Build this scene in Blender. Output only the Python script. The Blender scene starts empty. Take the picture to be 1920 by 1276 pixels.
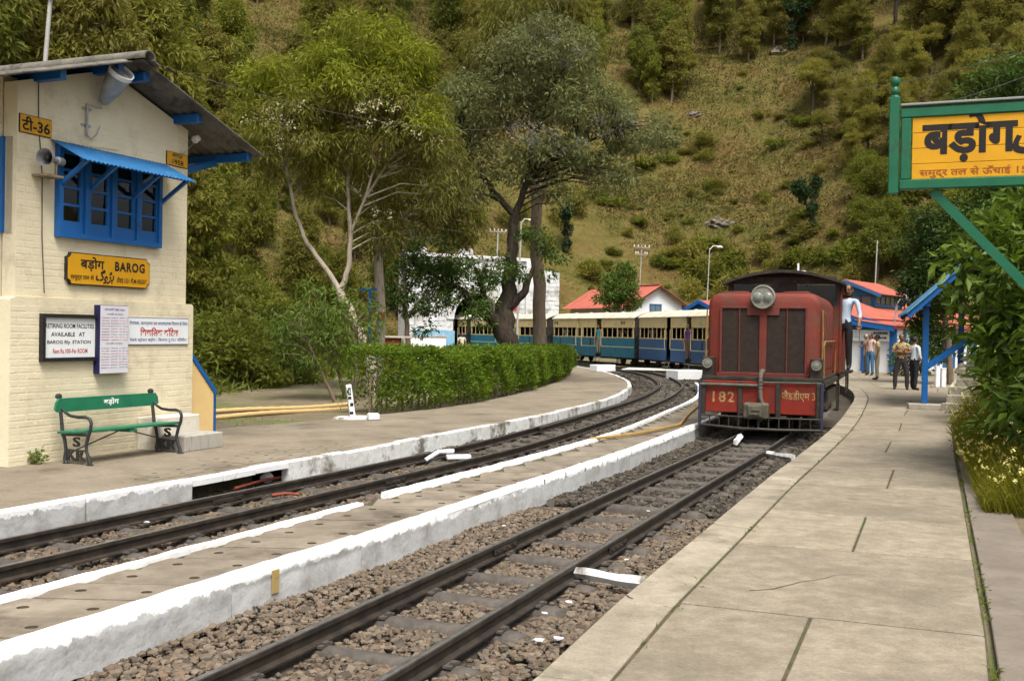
import bpy, bmesh, math, random
import numpy as np
from mathutils import Vector, Matrix
from mathutils.geometry import tessellate_polygon

sc = bpy.context.scene
COL = sc.collection
R = math.radians

# ---------------------------------------------------------------- camera
FPX, ROLL, PITCH, HCAM = 2000.0, math.atan(.017), math.atan(16.5 / 2000), 1.70
cam = bpy.data.cameras.new('camera')
cam.sensor_width = 36.0
cam.lens = FPX / 1920 * 36
cam.clip_start, cam.clip_end = .05, 2000
cam_o = bpy.data.objects.new('camera', cam)
COL.objects.link(cam_o)
CAM_M = Matrix.Rotation(math.pi / 2 - PITCH, 4, 'X') @ Matrix.Rotation(ROLL, 4, 'Z')
cam_o.matrix_world = Matrix.Translation((0, 0, HCAM)) @ CAM_M
sc.camera = cam_o

# ---------------------------------------------------------------- sky, sun, exposure (bright overcast)
SUN_EL, SUN_AZ = R(60), R(163)      # azimuth: measured clockwise from +Y
world = bpy.data.worlds.new('World')
sc.world = world
world.use_nodes = True
wn, wl = world.node_tree.nodes, world.node_tree.links
sky = wn.new('ShaderNodeTexSky')
sky.sky_type = 'NISHITA'
sky.sun_disc = False
sky.sun_elevation = SUN_EL
sky.sun_rotation = SUN_AZ
sky.air_density, sky.dust_density, sky.ozone_density = 1.0, 4.0, 1.0
hsv = wn.new('ShaderNodeHueSaturation')       # thin cloud: the dome is nearly white
hsv.inputs['Saturation'].default_value = .22
wl.new(sky.outputs[0], hsv.inputs['Color'])
wl.new(hsv.outputs[0], wn['Background'].inputs['Color'])
wn['Background'].inputs['Strength'].default_value = .108
sun = bpy.data.lights.new('sun', 'SUN')
sun.energy, sun.angle, sun.color = 2.45, R(28), (1, .945, .84)
sun_o = bpy.data.objects.new('sun', sun)
COL.objects.link(sun_o)
sd = Vector((math.sin(SUN_AZ) * math.cos(SUN_EL), math.cos(SUN_AZ) * math.cos(SUN_EL), math.sin(SUN_EL)))
sun_o.rotation_euler = (-sd).to_track_quat('-Z', 'Y').to_euler()
sc.view_settings.view_transform = 'Standard'
sc.view_settings.look = 'None'
sc.view_settings.exposure = .92
sc.view_settings.gamma = 1.0
sc.render.engine = 'CYCLES'
sc.cycles.use_denoising = True
sc.cycles.max_bounces = 4
sc.cycles.diffuse_bounces = 2
sc.cycles.glossy_bounces = 3
sc.cycles.use_adaptive_sampling = True
sc.cycles.adaptive_threshold = .03
sc.cycles.transmission_bounces = 4
sc.cycles.transparent_max_bounces = 4

# ---------------------------------------------------------------- helpers: measured pixel -> place
def ray(px, py):
    return (CAM_M.to_3x3() @ Vector(((px - 960) / FPX, (638 - py) / FPX, -1)))
def U(px, py, z=0.0):                 # the spot on the level z
    d = ray(px, py); t = (z - HCAM) / d.z
    return Vector((d.x * t, d.y * t, z))
def V(px, py, Y):                     # the spot Y metres ahead
    d = ray(px, py); t = Y / d.y
    return Vector((d.x * t, Y, HCAM + d.z * t))

# ---------------------------------------------------------------- helpers: materials
MATS = {}
def _nodes(name):
    m = bpy.data.materials.new(name); m.use_nodes = True
    return m, m.node_tree.nodes, m.node_tree.links, m.node_tree.nodes['Principled BSDF']
def mat(name, c1, c2=None, rough=.8, scale=4.0, detail=6.0, bump=0.0, bscale=None, spec=.3, metal=0.0,
        c3=None, s3=1.0, w3=(.55, .68), world=False, vary=0.0, grit=0.0, stretch=None, ramp=(.35, .65)):
    """noise-mixed colour + optional patches of a third colour + noise bump"""
    if name in MATS: return MATS[name]
    m, n, l, b = _nodes(name)
    tc = n.new('ShaderNodeNewGeometry' if world else 'ShaderNodeTexCoord')
    co = tc.outputs['Position'] if world else tc.outputs['Object']
    if stretch:
        mp = n.new('ShaderNodeMapping'); mp.inputs['Scale'].default_value = stretch
        l.new(co, mp.inputs['Vector']); co = mp.outputs[0]
    out = None
    if c2 is not None:
        t = n.new('ShaderNodeTexNoise'); t.inputs['Scale'].default_value = scale; t.inputs['Detail'].default_value = min(detail, 4)
        t.inputs['Roughness'].default_value = .65
        l.new(co, t.inputs['Vector'])
        r = n.new('ShaderNodeValToRGB'); r.color_ramp.elements[0].position, r.color_ramp.elements[1].position = ramp
        r.color_ramp.elements[0].color = (*c1, 1); r.color_ramp.elements[1].color = (*c2, 1)
        l.new(t.outputs['Fac'], r.inputs['Fac']); out = r.outputs[0]
        if c3 is not None:
            t3 = n.new('ShaderNodeTexNoise'); t3.inputs['Scale'].default_value = s3; t3.inputs['Detail'].default_value = 5
            t3.inputs['Roughness'].default_value = .7
            l.new(co, t3.inputs['Vector'])
            mr = n.new('ShaderNodeMapRange'); mr.inputs[1].default_value, mr.inputs[2].default_value = w3
            l.new(t3.outputs['Fac'], mr.inputs[0])
            mx = n.new('ShaderNodeMix'); mx.data_type = 'RGBA'; mx.inputs[7].default_value = (*c3, 1)
            l.new(mr.outputs[0], mx.inputs[0]); l.new(out, mx.inputs[6]); out = mx.outputs[2]
        if grit:
            t4 = n.new('ShaderNodeTexNoise'); t4.inputs['Scale'].default_value = 55; t4.inputs['Detail'].default_value = 3; t4.inputs['Roughness'].default_value = .8
            l.new(co, t4.inputs['Vector'])
            m4 = n.new('ShaderNodeMapRange'); m4.inputs[1].default_value, m4.inputs[2].default_value = .32, .68; m4.inputs[3].default_value, m4.inputs[4].default_value = 1 - grit, 1 + grit
            h4 = n.new('ShaderNodeHueSaturation'); l.new(t4.outputs['Fac'], m4.inputs[0]); l.new(m4.outputs[0], h4.inputs['Value']); l.new(out, h4.inputs['Color']); out = h4.outputs[0]
        if vary:
            oi = n.new('ShaderNodeObjectInfo'); mr = n.new('ShaderNodeMapRange'); mr.inputs[3].default_value, mr.inputs[4].default_value = 1 - vary, 1 + vary
            hs = n.new('ShaderNodeHueSaturation'); l.new(oi.outputs['Random'], mr.inputs[0]); l.new(mr.outputs[0], hs.inputs['Value']); l.new(out, hs.inputs['Color']); out = hs.outputs[0]
        l.new(out, b.inputs['Base Color'])
    else:
        b.inputs['Base Color'].default_value = (*c1, 1)
    b.inputs['Roughness'].default_value = rough
    b.inputs['Metallic'].default_value = metal
    b.inputs['Specular IOR Level'].default_value = spec
    if bump:
        t = n.new('ShaderNodeTexNoise'); t.inputs['Scale'].default_value = bscale or scale * 6; t.inputs['Detail'].default_value = 3
        l.new(co, t.inputs['Vector'])
        bp = n.new('ShaderNodeBump'); bp.inputs['Strength'].default_value = 1; bp.inputs['Distance'].default_value = bump
        l.new(t.outputs['Fac'], bp.inputs['Height']); l.new(bp.outputs[0], b.inputs['Normal'])
    MATS[name] = m
    return m
def leafmat(name, cols, trans=.35, rough=.55, patch=None, pscale=.5):
    """leaf colours picked per leaf; a slow noise shifts whole sprays towards `patch`"""
    m, n, l, b = _nodes(name)
    g = n.new('ShaderNodeNewGeometry')
    oi = n.new('ShaderNodeObjectInfo')
    r = n.new('ShaderNodeValToRGB'); r.color_ramp.interpolation = 'LINEAR'
    e = r.color_ramp.elements
    while len(e) < len(cols): e.new(.5)
    for i, c in enumerate(cols):
        e[i].position = i / (len(cols) - 1); e[i].color = (*c, 1)
    l.new(g.outputs['Random Per Island'], r.inputs['Fac'])
    out = r.outputs[0]
    if patch:
        t = n.new('ShaderNodeTexNoise'); t.inputs['Scale'].default_value = pscale; t.inputs['Detail'].default_value = 3
        l.new(g.outputs['Position'], t.inputs['Vector'])
        mr = n.new('ShaderNodeMapRange'); mr.inputs[1].default_value, mr.inputs[2].default_value = .45, .62
        l.new(t.outputs['Fac'], mr.inputs[0])
        mx = n.new('ShaderNodeMix'); mx.data_type = 'RGBA'; mx.inputs[7].default_value = (*patch, 1)
        ml = n.new('ShaderNodeMath'); ml.operation = 'MULTIPLY'; ml.inputs[1].default_value = .75
        l.new(mr.outputs[0], ml.inputs[0]); l.new(ml.outputs[0], mx.inputs[0]); l.new(out, mx.inputs[6]); out = mx.outputs[2]
    hs = n.new('ShaderNodeHueSaturation')
    mr2 = n.new('ShaderNodeMapRange'); mr2.inputs[3].default_value, mr2.inputs[4].default_value = .75, 1.25
    l.new(oi.outputs['Random'], mr2.inputs[0]); l.new(mr2.outputs[0], hs.inputs['Value'])
    l.new(out, hs.inputs['Color']); out = hs.outputs[0]
    l.new(out, b.inputs['Base Color'])
    b.inputs['Roughness'].default_value = rough
    b.inputs['Specular IOR Level'].default_value = .25
    if trans:
        tr = n.new('ShaderNodeBsdfTranslucent'); l.new(out, tr.inputs['Color'])
        ms = n.new('ShaderNodeMixShader'); ms.inputs[0].default_value = trans
        l.new(b.outputs[0], ms.inputs[1]); l.new(tr.outputs[0], ms.inputs[2])
        l.new(ms.outputs[0], n['Material Output'].inputs['Surface'])
    MATS[name] = m
    return m
def glassmat(name, tint=(.02, .025, .025), rough=.06):
    if name in MATS: return MATS[name]
    m, n, l, b = _nodes(name)
    b.inputs['Base Color'].default_value = (*tint, 1); b.inputs['Roughness'].default_value = rough
    b.inputs['Specular IOR Level'].default_value = .8
    MATS[name] = m
    return m

# ---------------------------------------------------------------- helpers: objects
def link(o, parent=None):
    COL.objects.link(o)
    if parent is not None: o.parent = parent
    return o
def tag(o, label=None, cat=None, group=None, kind=None):
    if label: o['label'] = label
    if cat: o['category'] = cat
    if group: o['group'] = group
    if kind: o['kind'] = kind
    return o
def thing(name, label, cat, loc=(0, 0, 0), rz=0.0, group=None):
    o = bpy.data.objects.new(name, None); o.empty_display_size = .1
    o.location = loc; o.rotation_euler = (0, 0, rz)
    return tag(link(o), label, cat, group)
def copy_tree(o, parent=None):
    c = o.copy(); COL.objects.link(c); c.parent = parent
    for ch in o.children: copy_tree(ch, c)
    return c
def mesh_np(name, V3, faces, mats, smooth=False):
    me = bpy.data.meshes.new(name)
    V3 = np.asarray(V3, dtype=np.float32); F = np.asarray(faces, dtype=np.int32)
    k = F.shape[1]
    me.vertices.add(len(V3)); me.vertices.foreach_set('co', V3.ravel())
    me.loops.add(F.size); me.loops.foreach_set('vertex_index', F.ravel())
    me.polygons.add(len(F)); me.polygons.foreach_set('loop_start', np.arange(0, F.size, k, dtype=np.int32))
    me.polygons.foreach_set('use_smooth', np.full(len(F), smooth))
    me.update(calc_edges=True)
    for m in (mats if isinstance(mats, (list, tuple)) else [mats]): me.materials.append(m)
    return me
class MB:
    """collects boxes, tubes, prisms ... and links them as ONE mesh object"""
    def __init__(s): s.v, s.f, s.m = [], [], []
    def add(s, verts, faces, mi=0, M=None):
        k = len(s.v)
        s.v += [tuple(M @ Vector(p)) if M is not None else tuple(p) for p in verts]
        s.f += [tuple(k + i for i in f) for f in faces]; s.m += [mi] * len(faces)
        return s
    def box(s, c, d, mi=0, bev=0.0, rot=None, M=None):
        x, y, z = d[0] / 2, d[1] / 2, d[2] / 2
        T = Matrix.Translation(c) @ (rot.to_4x4() if rot is not None else Matrix.Identity(4))
        if M is not None: T = M @ T
        if bev <= 0:
            vs = [(a * x, b * y, e * z) for a in (-1, 1) for b in (-1, 1) for e in (-1, 1)]
            return s.add(vs, [(0, 1, 3, 2), (4, 6, 7, 5), (0, 4, 5, 1), (2, 3, 7, 6), (0, 2, 6, 4), (1, 5, 7, 3)], mi, T)
        bm = bmesh.new(); bmesh.ops.create_cube(bm, size=1)
        for v in bm.verts: v.co = (v.co.x * d[0], v.co.y * d[1], v.co.z * d[2])
        bmesh.ops.bevel(bm, geom=bm.edges[:], offset=min(bev, min(d) * .45), segments=1, affect='EDGES', profile=.5)
        bm.verts.index_update()
        s.add([v.co.copy() for v in bm.verts], [tuple(v.index for v in f.verts) for f in bm.faces], mi, T)
        bm.free(); return s
    def bar(s, a, b, w, h=None, mi=0, M=None):      # square bar from a to b
        a, b = Vector(a), Vector(b); d = b - a
        q = d.to_track_quat('Y', 'Z').to_matrix()
        return s.box((a + b) / 2, (w, d.length, h or w), mi, 0, q, M)
    def tube(s, pts, r, n=8, mi=0, caps=True, M=None, closed=False):
        pts = [Vector(p) for p in pts]; N = len(pts)
        rr = r if isinstance(r, (list, tuple)) else [r] * N
        vs, fs = [], []; up = None
        for i, p in enumerate(pts):
            t = (pts[min(i + 1, N - 1)] - pts[max(i - 1, 0)])
            if t.length < 1e-9: t = Vector((0, 0, 1))
            t.normalize()
            if up is None:
                up = Vector((0, 0, 1)) if abs(t.z) < .9 else Vector((1, 0, 0))
            sx = t.cross(up); sx.normalize(); up = sx.cross(t); up.normalize()
            for k in range(n):
                a = 2 * math.pi * k / n
                vs.append(p + (sx * math.cos(a) + up * math.sin(a)) * rr[i])
        for i in range(N - 1):
            for k in range(n):
                fs.append((i * n + k, i * n + (k + 1) % n, (i + 1) * n + (k + 1) % n, (i + 1) * n + k))
        if caps:
            fs.append(tuple(range(n))[::-1]); fs.append(tuple((N - 1) * n + k for k in range(n)))
        return s.add(vs, fs, mi, M)
    def lathe(s, prof, n=16, mi=0, M=None, caps=True):   # profile (r, z) about local z
        vs, fs = [], []
        for r, z in prof:
            for k in range(n):
                a = 2 * math.pi * k / n; vs.append((r * math.cos(a), r * math.sin(a), z))
        for i in range(len(prof) - 1):
            for k in range(n):
                fs.append((i * n + k, i * n + (k + 1) % n, (i + 1) * n + (k + 1) % n, (i + 1) * n + k))
        if caps:
            fs.append(tuple(range(n))[::-1]); fs.append(tuple((len(prof) - 1) * n + k for k in range(n)))
        return s.add(vs, fs, mi, M)
    def prism(s, poly, y0, y1, mi=0, M=None):            # polygon in x,z pulled along y
        n = len(poly)
        vs = [(x, y0, z) for x, z in poly] + [(x, y1, z) for x, z in poly]
        fs = [tuple(range(n)), tuple(range(n, 2 * n))[::-1]]
        fs += [(i, i + n, (i + 1) % n + n, (i + 1) % n) for i in range(n)]
        return s.add(vs, fs, mi, M)
    def slab(s, poly, z0, z1, mi=0, M=None):             # polygon in x,y pulled along z
        n = len(poly)
        vs = [(x, y, z0) for x, y in poly] + [(x, y, z1) for x, y in poly]
        fs = [tuple(range(n))[::-1], tuple(range(n, 2 * n))]
        fs += [(i, (i + 1) % n, (i + 1) % n + n, i + n) for i in range(n)]
        return s.add(vs, fs, mi, M)
    def mesh(s, name, mats, smooth=None):
        me = bpy.data.meshes.new(name)
        me.from_pydata(s.v, [], s.f)
        for m in (mats if isinstance(mats, (list, tuple)) else [mats]): me.materials.append(m)
        me.polygons.foreach_set('material_index', s.m)
        bm = bmesh.new(); bm.from_mesh(me); bmesh.ops.recalc_face_normals(bm, faces=bm.faces); bm.to_mesh(me); bm.free()
        if smooth:
            me.polygons.foreach_set('use_smooth', [True] * len(me.polygons))
            me.set_sharp_from_angle(angle=R(smooth))
        me.update()
        return me
    def build(s, name, mats, parent=None, smooth=None, loc=None, rz=0):
        o = bpy.data.objects.new(name, s.mesh(name, mats, smooth))
        if loc is not None: o.location = loc
        if rz: o.rotation_euler.z = rz
        return link(o, parent)
def inst(name, me, parent=None, loc=(0, 0, 0), rz=0.0, scale=None, rot=None):
    o = bpy.data.objects.new(name, me); o.location = loc
    o.rotation_euler = rot if rot is not None else (0, 0, rz)
    if scale is not None: o.scale = scale if isinstance(scale, (tuple, list)) else (scale,) * 3
    return link(o, parent)

TXT = {}
def text_geo(body, bold=0.0, spacing=1.0):
    key = (body, bold, spacing)
    if key in TXT: return TXT[key]
    c = bpy.data.curves.new('lettering', 'FONT'); c.body = body; c.size = 1; c.offset = bold; c.resolution_u = 3
    c.space_character = spacing
    o = bpy.data.objects.new('lettering', c); COL.objects.link(o)
    dg = bpy.context.evaluated_depsgraph_get(); dg.update()
    me = bpy.data.meshes.new_from_object(o.evaluated_get(dg))
    vs = [v.co.copy() for v in me.vertices]; fs = [tuple(p.vertices) for p in me.polygons]
    bpy.data.objects.remove(o); bpy.data.curves.remove(c); bpy.data.meshes.remove(me)
    TXT[key] = (vs, fs)
    return TXT[key]
def text_on(mb, body, x0, x1, z0, z1, y, mi=0, bold=0.0, spacing=1.0, slant=0.0, M=None):
    """flat lettering fitted into x0..x1, z0..z1 on the plane y, read from -y"""
    vs, fs = text_geo(body, bold, spacing)
    if not vs: return
    ax = [v.x for v in vs]; az = [v.y for v in vs]
    lx, hx, lz, hz = min(ax), max(ax), min(az), max(az)
    out = []
    for v in vs:
        u, w = (v.x - lx) / (hx - lx), (v.y - lz) / (hz - lz)
        out.append((x0 + u * (x1 - x0) + slant * (w - .5) * (z1 - z0), y, z0 + w * (z1 - z0)))
    mb.add(out, fs, mi, M)

# ---------------------------------------------------------------- helpers: paths
def smooth_path(pts, step=.5):
    P = [Vector((p[0], p[1])) for p in pts]
    P = [P[0] * 2 - P[1]] + P + [P[-1] * 2 - P[-2]]
    dense = []
    for i in range(1, len(P) - 2):
        p0, p1, p2, p3 = P[i - 1:i + 3]
        for k in range(24):
            t = k / 24
            dense.append(.5 * (2 * p1 + (p2 - p0) * t + (2 * p0 - 5 * p1 + 4 * p2 - p3) * t * t + (3 * p1 - p0 - 3 * p2 + p3) * t ** 3))
    dense.append(P[-2])
    out = [dense[0]]; acc = 0.0
    for a, b in zip(dense, dense[1:]):
        seg = (b - a).length
        while acc + seg >= step:
            t = (step - acc) / seg; a = a + (b - a) * t; out.append(a.copy()); seg = (b - a).length; acc = 0.0
        acc += seg
    out.append(dense[-1])
    return out
def tangents(P):
    T = []
    for i in range(len(P)):
        d = P[min(i + 1, len(P) - 1)] - P[max(i - 1, 0)]; d.normalize(); T.append(d)
    return T
def offset(P, d):                      # d > 0: to the right of the way one walks
    return [p + Vector((t.y, -t.x)) * d for p, t in zip(P, tangents(P))]
def at_len(P, s):
    for a, b in zip(P, P[1:]):
        L = (b - a).length
        if s <= L: return a + (b - a) * (s / L), (b - a).normalized()
        s -= L
    return P[-1].copy(), (P[-1] - P[-2]).normalized()
def plen(P): return sum((b - a).length for a, b in zip(P, P[1:]))
def sweep(P, prof, mb, mi=0, closed=True, z=0.0):
    """profile points (side, height) swept along the plan path P"""
    T = tangents(P); n = len(prof); vs = []
    for p, t in zip(P, T):
        for a, h in prof: vs.append((p.x + t.y * a, p.y - t.x * a, h + z))
    fs = []
    m = n if closed else n - 1
    for i in range(len(P) - 1):
        for k in range(m):
            fs.append((i * n + k, i * n + (k + 1) % n, (i + 1) * n + (k + 1) % n, (i + 1) * n + k))
    if closed:
        fs.append(tuple(range(n))); fs.append(tuple((len(P) - 1) * n + k for k in range(n))[::-1])
    mb.add(vs, fs, mi)
def strip(A, B, mb, z, mi=0):          # sheet between two plan paths of equal count
    vs = [(p.x, p.y, z) for p in A] + [(p.x, p.y, z) for p in B]; n = len(A)
    mb.add(vs, [(i, i + 1, n + i + 1, n + i) for i in range(n - 1)], mi)
def resample(P, n):
    L = plen(P); return [at_len(P, L * i / (n - 1) * .99999)[0] for i in range(n)]
rng = np.random.default_rng(7)
random.seed(7)
# ================================================================ terrain
def fbm(x, y, s, seed=0):
    o = np.zeros_like(x); a = 1.0
    r = np.random.default_rng(100 + seed)
    for k in range(5):
        ph = r.uniform(0, 6.28, 6); an = r.uniform(0, 6.28, 3)
        f = 2 ** k / s
        t = 0
        for j in range(3):
            t = t + np.sin((x * np.cos(an[j]) + y * np.sin(an[j])) * f + ph[j] + 1.3 * np.sin((x * np.sin(an[j]) - y * np.cos(an[j])) * f * .7 + ph[j + 3]))
        o += a * t / 3; a *= .5
    return o
FOOT_A = [(-120, -30), (-20, 8), (-12, 17.0), (-7.6, 21.8), (-6.8, 27), (-6.9, 40), (-8.5, 58), (-9.6, 74), (-6.5, 79.5), (1, 83.5), (4, 93), (16, 97), (26, 88), (36, 79), (50, 68), (120, 50)]
FOOT_B = [(2.2, 1), (4.05, 5.6), (5.75, 10.0), (8.3, 16.5), (10.2, 20.6), (12.6, 24), (16.5, 31), (23, 42), (30, 52), (60, 60)]
def _sdf(x, y, line, close):
    d = np.full(x.shape, 1e9); inside = np.zeros(x.shape, bool)
    poly = line + close
    for i in range(len(line) - 1):
        (ax, ay), (bx, by) = line[i], line[i + 1]
        vx, vy = bx - ax, by - ay
        t = np.clip(((x - ax) * vx + (y - ay) * vy) / (vx * vx + vy * vy), 0, 1)
        d = np.minimum(d, np.hypot(x - ax - t * vx, y - ay - t * vy))
    for i in range(len(poly)):
        (ax, ay), (bx, by) = poly[i], poly[(i + 1) % len(poly)]
        c = ((ay > y) != (by > y)) & (x < (bx - ax) * (y - ay) / (by - ay + 1e-12) + ax)
        inside ^= c
    return np.where(inside, d, -d)
def hill(x, y):
    x = np.asarray(x, float); y = np.asarray(y, float)
    dA = _sdf(x, y, FOOT_A, [(400, 40), (400, 500), (-400, 500), (-400, -30)])
    dB = _sdf(x, y, FOOT_B, [(60, 0)])
    e = np.clip(dA / 10, 0, 1)
    hA = np.where(dA > 0, .62 * dA + .16 * np.clip(dA - 20, 0, None) + e * (1.5 * fbm(x, y, 13, 1) + .5 * fbm(x, y, 4, 2)), dA * .5)
    rd = np.clip(dA - 14, 0, None)
    hA = hA + np.where(dA > 14, 1.7 * np.tanh(rd / 10) * np.sin(rd / 4.6 + 1.6 * fbm(x, y, 16, 3)), 0)
    hB = np.where(dB > 0, .62 * dB - .012 * np.clip(dB, 0, 20) ** 2 + np.clip(dB / 3, 0, 1) * .25 * fbm(x, y, 3, 4), dB * .5)
    return np.maximum(np.maximum(hA, hB), -.6) - .22
def hill1(x, y): return float(hill(np.array([x]), np.array([y]))[0])
def on_hill(px, py, y0=20):            # where the line of sight meets the slope
    d = ray(px, py); ts = np.arange(y0, 230, .25) / d.y
    X, Y, Z = d.x * ts, d.y * ts, HCAM + d.z * ts
    k = np.nonzero(hill(X, Y) > Z)[0]
    if len(k) == 0: return None
    return Vector((X[k[0]], Y[k[0]], Z[k[0]]))

m_ground = mat('yard_earth', (.12, .095, .058), (.19, .155, .10), rough=.95, scale=1.3, c3=(.10, .12, .035), s3=.6, w3=(.5, .62), world=True, bump=.02, bscale=14)
gr = MB(); gr.add([(-900, -300, -.26), (900, -300, -.26), (900, 1500, -.26), (-900, 1500, -.26)], [(0, 1, 2, 3)])
tag(gr.build('ground', m_ground), kind='structure')

xs = np.concatenate([np.arange(-75, -16, 1.5), np.arange(-16, 30, .7), np.arange(30, 112, 1.5)])
ys = np.concatenate([np.arange(0, 32, .6), np.arange(32, 100, .9), np.arange(100, 245, 1.7)])
GX, GY = np.meshgrid(xs, ys); GZ = hill(GX, GY)
GX2 = GX + np.where(GZ > .3, .15 * np.sin(GY * 2.1), 0)
nx, ny = len(xs), len(ys)
idx = np.arange(nx * ny).reshape(ny, nx)
F = np.stack([idx[:-1, :-1], idx[:-1, 1:], idx[1:, 1:], idx[1:, :-1]], -1).reshape(-1, 4)
zc = GZ.ravel()[F]; keep = zc.max(1) > -.3
# the tunnel bore: no earth inside the first metres behind the portal
PORT = Vector((-2.55, 77.4)); PDIR = Vector((-.50, .866)); PSIDE = Vector((.866, .50))
cx, cy = GX.ravel()[F].mean(1) - PORT.x, GY.ravel()[F].mean(1) - PORT.y
al, sdn = cx * PDIR.x + cy * PDIR.y, cx * PSIDE.x + cy * PSIDE.y
keep &= ~((al > -3) & (al < 9) & (np.abs(sdn) < 2.9) & (zc.min(1) < 5.4))
F = F[keep]
mh, n_, l_, b_ = _nodes('hillside_grass_and_earth')
g_ = n_.new('ShaderNodeNewGeometry')
def _noise(s, d=6, rgh=.6):
    t = n_.new('ShaderNodeTexNoise'); t.inputs['Scale'].default_value = s; t.inputs['Detail'].default_value = d
    t.inputs['Roughness'].default_value = rgh; l_.new(g_.outputs['Position'], t.inputs['Vector']); return t.outputs['Fac']
def _ramp(f, stops):
    r = n_.new('ShaderNodeValToRGB'); e = r.color_ramp.elements
    while len(e) < len(stops): e.new(.5)
    for i, (p, c) in enumerate(stops): e[i].position = p; e[i].color = (*c, 1)
    l_.new(f, r.inputs['Fac']); return r.outputs[0]
ca = _ramp(_noise(.16), [(.32, (.045, .058, .011)), (.44, (.095, .088, .02)), (.54, (.145, .108, .034)), (.64, (.12, .065, .026)), (.74, (.075, .043, .02))])
cb = _ramp(_noise(1.1, 5, .7), [(.3, (.05, .058, .012)), (.5, (.115, .095, .03)), (.68, (.17, .13, .05))])
mx_ = n_.new('ShaderNodeMix'); mx_.data_type = 'RGBA'; mx_.inputs[0].default_value = .5
l_.new(ca, mx_.inputs[6]); l_.new(cb, mx_.inputs[7])
l_.new(mx_.outputs[2], b_.inputs['Base Color']); b_.inputs['Roughness'].default_value = .95; b_.inputs['Specular IOR Level'].default_value = .1
bp_ = n_.new('ShaderNodeBump'); bp_.inputs['Distance'].default_value = .35; l_.new(_noise(2.2, 4, .75), bp_.inputs['Height']); l_.new(bp_.outputs[0], b_.inputs['Normal'])
me = mesh_np('hillside', np.stack([GX2.ravel(), GY.ravel(), GZ.ravel()], -1), F, mh, True)
tag(link(bpy.data.objects.new('hillside', me)), kind='structure')

# ================================================================ tracks
RT = smooth_path([(-4.6, -3.5), (-3.17, 0), (-1.07, 5.12), (1.6, 11.64), (4.25, 18.12), (6.5, 24.3), (8.25, 29.3), (9.5, 34), (10.1, 39.3), (10.0, 45), (9.2, 51), (7.6, 56.6), (3.2, 67.2), (-2.1, 76.6), (-8.1, 87)], .25)
LT = smooth_path([(-8.6, -3), (-7.3, 0), (-3.62, 8.27), (-1.33, 13.41), (.1, 16.85), (2.05, 22.8), (3.4, 27.2), (4.5, 31.6), (5.5, 37), (5.95, 44), (5.55, 50), (3.9, 60.5), (1.2, 67.6), (-2.9, 76.0)], .25)
m_rail = mat('rail_steel', (.018, .015, .013), (.05, .038, .028), rough=.55, scale=7, bump=.002, bscale=60, spec=.4)
m_railtop = mat('rail_running_surface', (.30, .29, .275), (.17, .16, .15), rough=.36, scale=12, metal=.7, stretch=(1, 1, 1))
m_sleeper = mat('sleeper_steel', (.06, .052, .045), (.115, .10, .088), rough=.85, scale=5, c3=(.04, .03, .022), s3=2.2, bump=.006, bscale=24)
RAIL = [(-.045, -.11), (.045, -.11), (.045, -.098), (.010, -.086), (.010, -.036), (.026, -.028), (.026, -.004), (.018, 0), (-.018, 0), (-.026, -.004), (-.026, -.028), (-.010, -.036), (-.010, -.086), (-.045, -.098)]
GA = .40
def rail(path, off, parent, name='rail', dz=0.0):
    P = offset(path, off); mb = MB()
    T = tangents(P); n = len(RAIL)
    sweep(P, RAIL, mb, 0, True, dz)
    o = mb.build(name, [m_rail, m_railtop], parent, smooth=40)
    mi = np.zeros(len(o.data.polygons), int)
    k = 0
    for p in o.data.polygons:
        if p.normal.z > .9 and p.center.z > -.01 + dz: p.material_index = 1
    return o
slp = MB()
prof = [(-.085, -.09), (-.078, -.02), (-.052, .010), (0, .022), (.052, .010), (.078, -.02), (.085, -.09)]
vs = []; fs = []
segs = [(-.70, -.09), (-.64, -.02), (-.55, .0), (-.2, .004), (.2, .004), (.55, .0), (.64, -.02), (.70, -.09)]
for xx, dz in segs:
    for yy, zz in prof: vs.append((xx, yy, zz + dz))
n = len(prof)
for i in range(len(segs) - 1):
    for k in range(n - 1): fs.append((i * n + k, (i + 1) * n + k, (i + 1) * n + k + 1, i * n + k + 1))
slp.add(vs, fs + [tuple(range(n)), tuple((len(segs) - 1) * n + k for k in range(n))])
for sx in (-1, 1):                     # rail seats
    slp.box((sx * .40, 0, .024), (.17, .13, .014)); slp.box((sx * .40 - .075, 0, .035), (.03, .05, .02)); slp.box((sx * .40 + .075, 0, .035), (.03, .05, .02))
ME_SLEEPER = slp.mesh('sleeper', m_sleeper, 50)
def track(name, label, path, y0, y1, y2):
    t = thing(name, label, 'railway track')
    P = [p for p in path if y0 <= p.y <= y1]
    rail(P, -GA, t); rail(P, GA, t)
    L = plen(P); s = .2; k = 0
    while s < L:
        p, d = at_len(P, s)
        if p.y > y2: break
        a = math.atan2(d.y, d.x) - math.pi / 2
        rj = random.Random(k); k += 1
        inst('sleeper', ME_SLEEPER, t, (p.x, p.y, -.126 + rj.uniform(-.012, .006)), a + rj.uniform(-.03, .03), (1 + rj.uniform(-.03, .05), 1 + rj.uniform(-.1, .12), 1))
        s += .72 + rj.uniform(-.06, .06)
    return t, P
t_rt, P_rt = track('railway_track', 'narrow gauge track running from the foreground under the red locomotive', RT, 1.0, 86, 27)
t_lt, P_lt = track('railway_track', 'curving narrow gauge track between the yellow cabin platform and the narrow middle platform', LT, 2.0, 75.5, 52)
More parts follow.
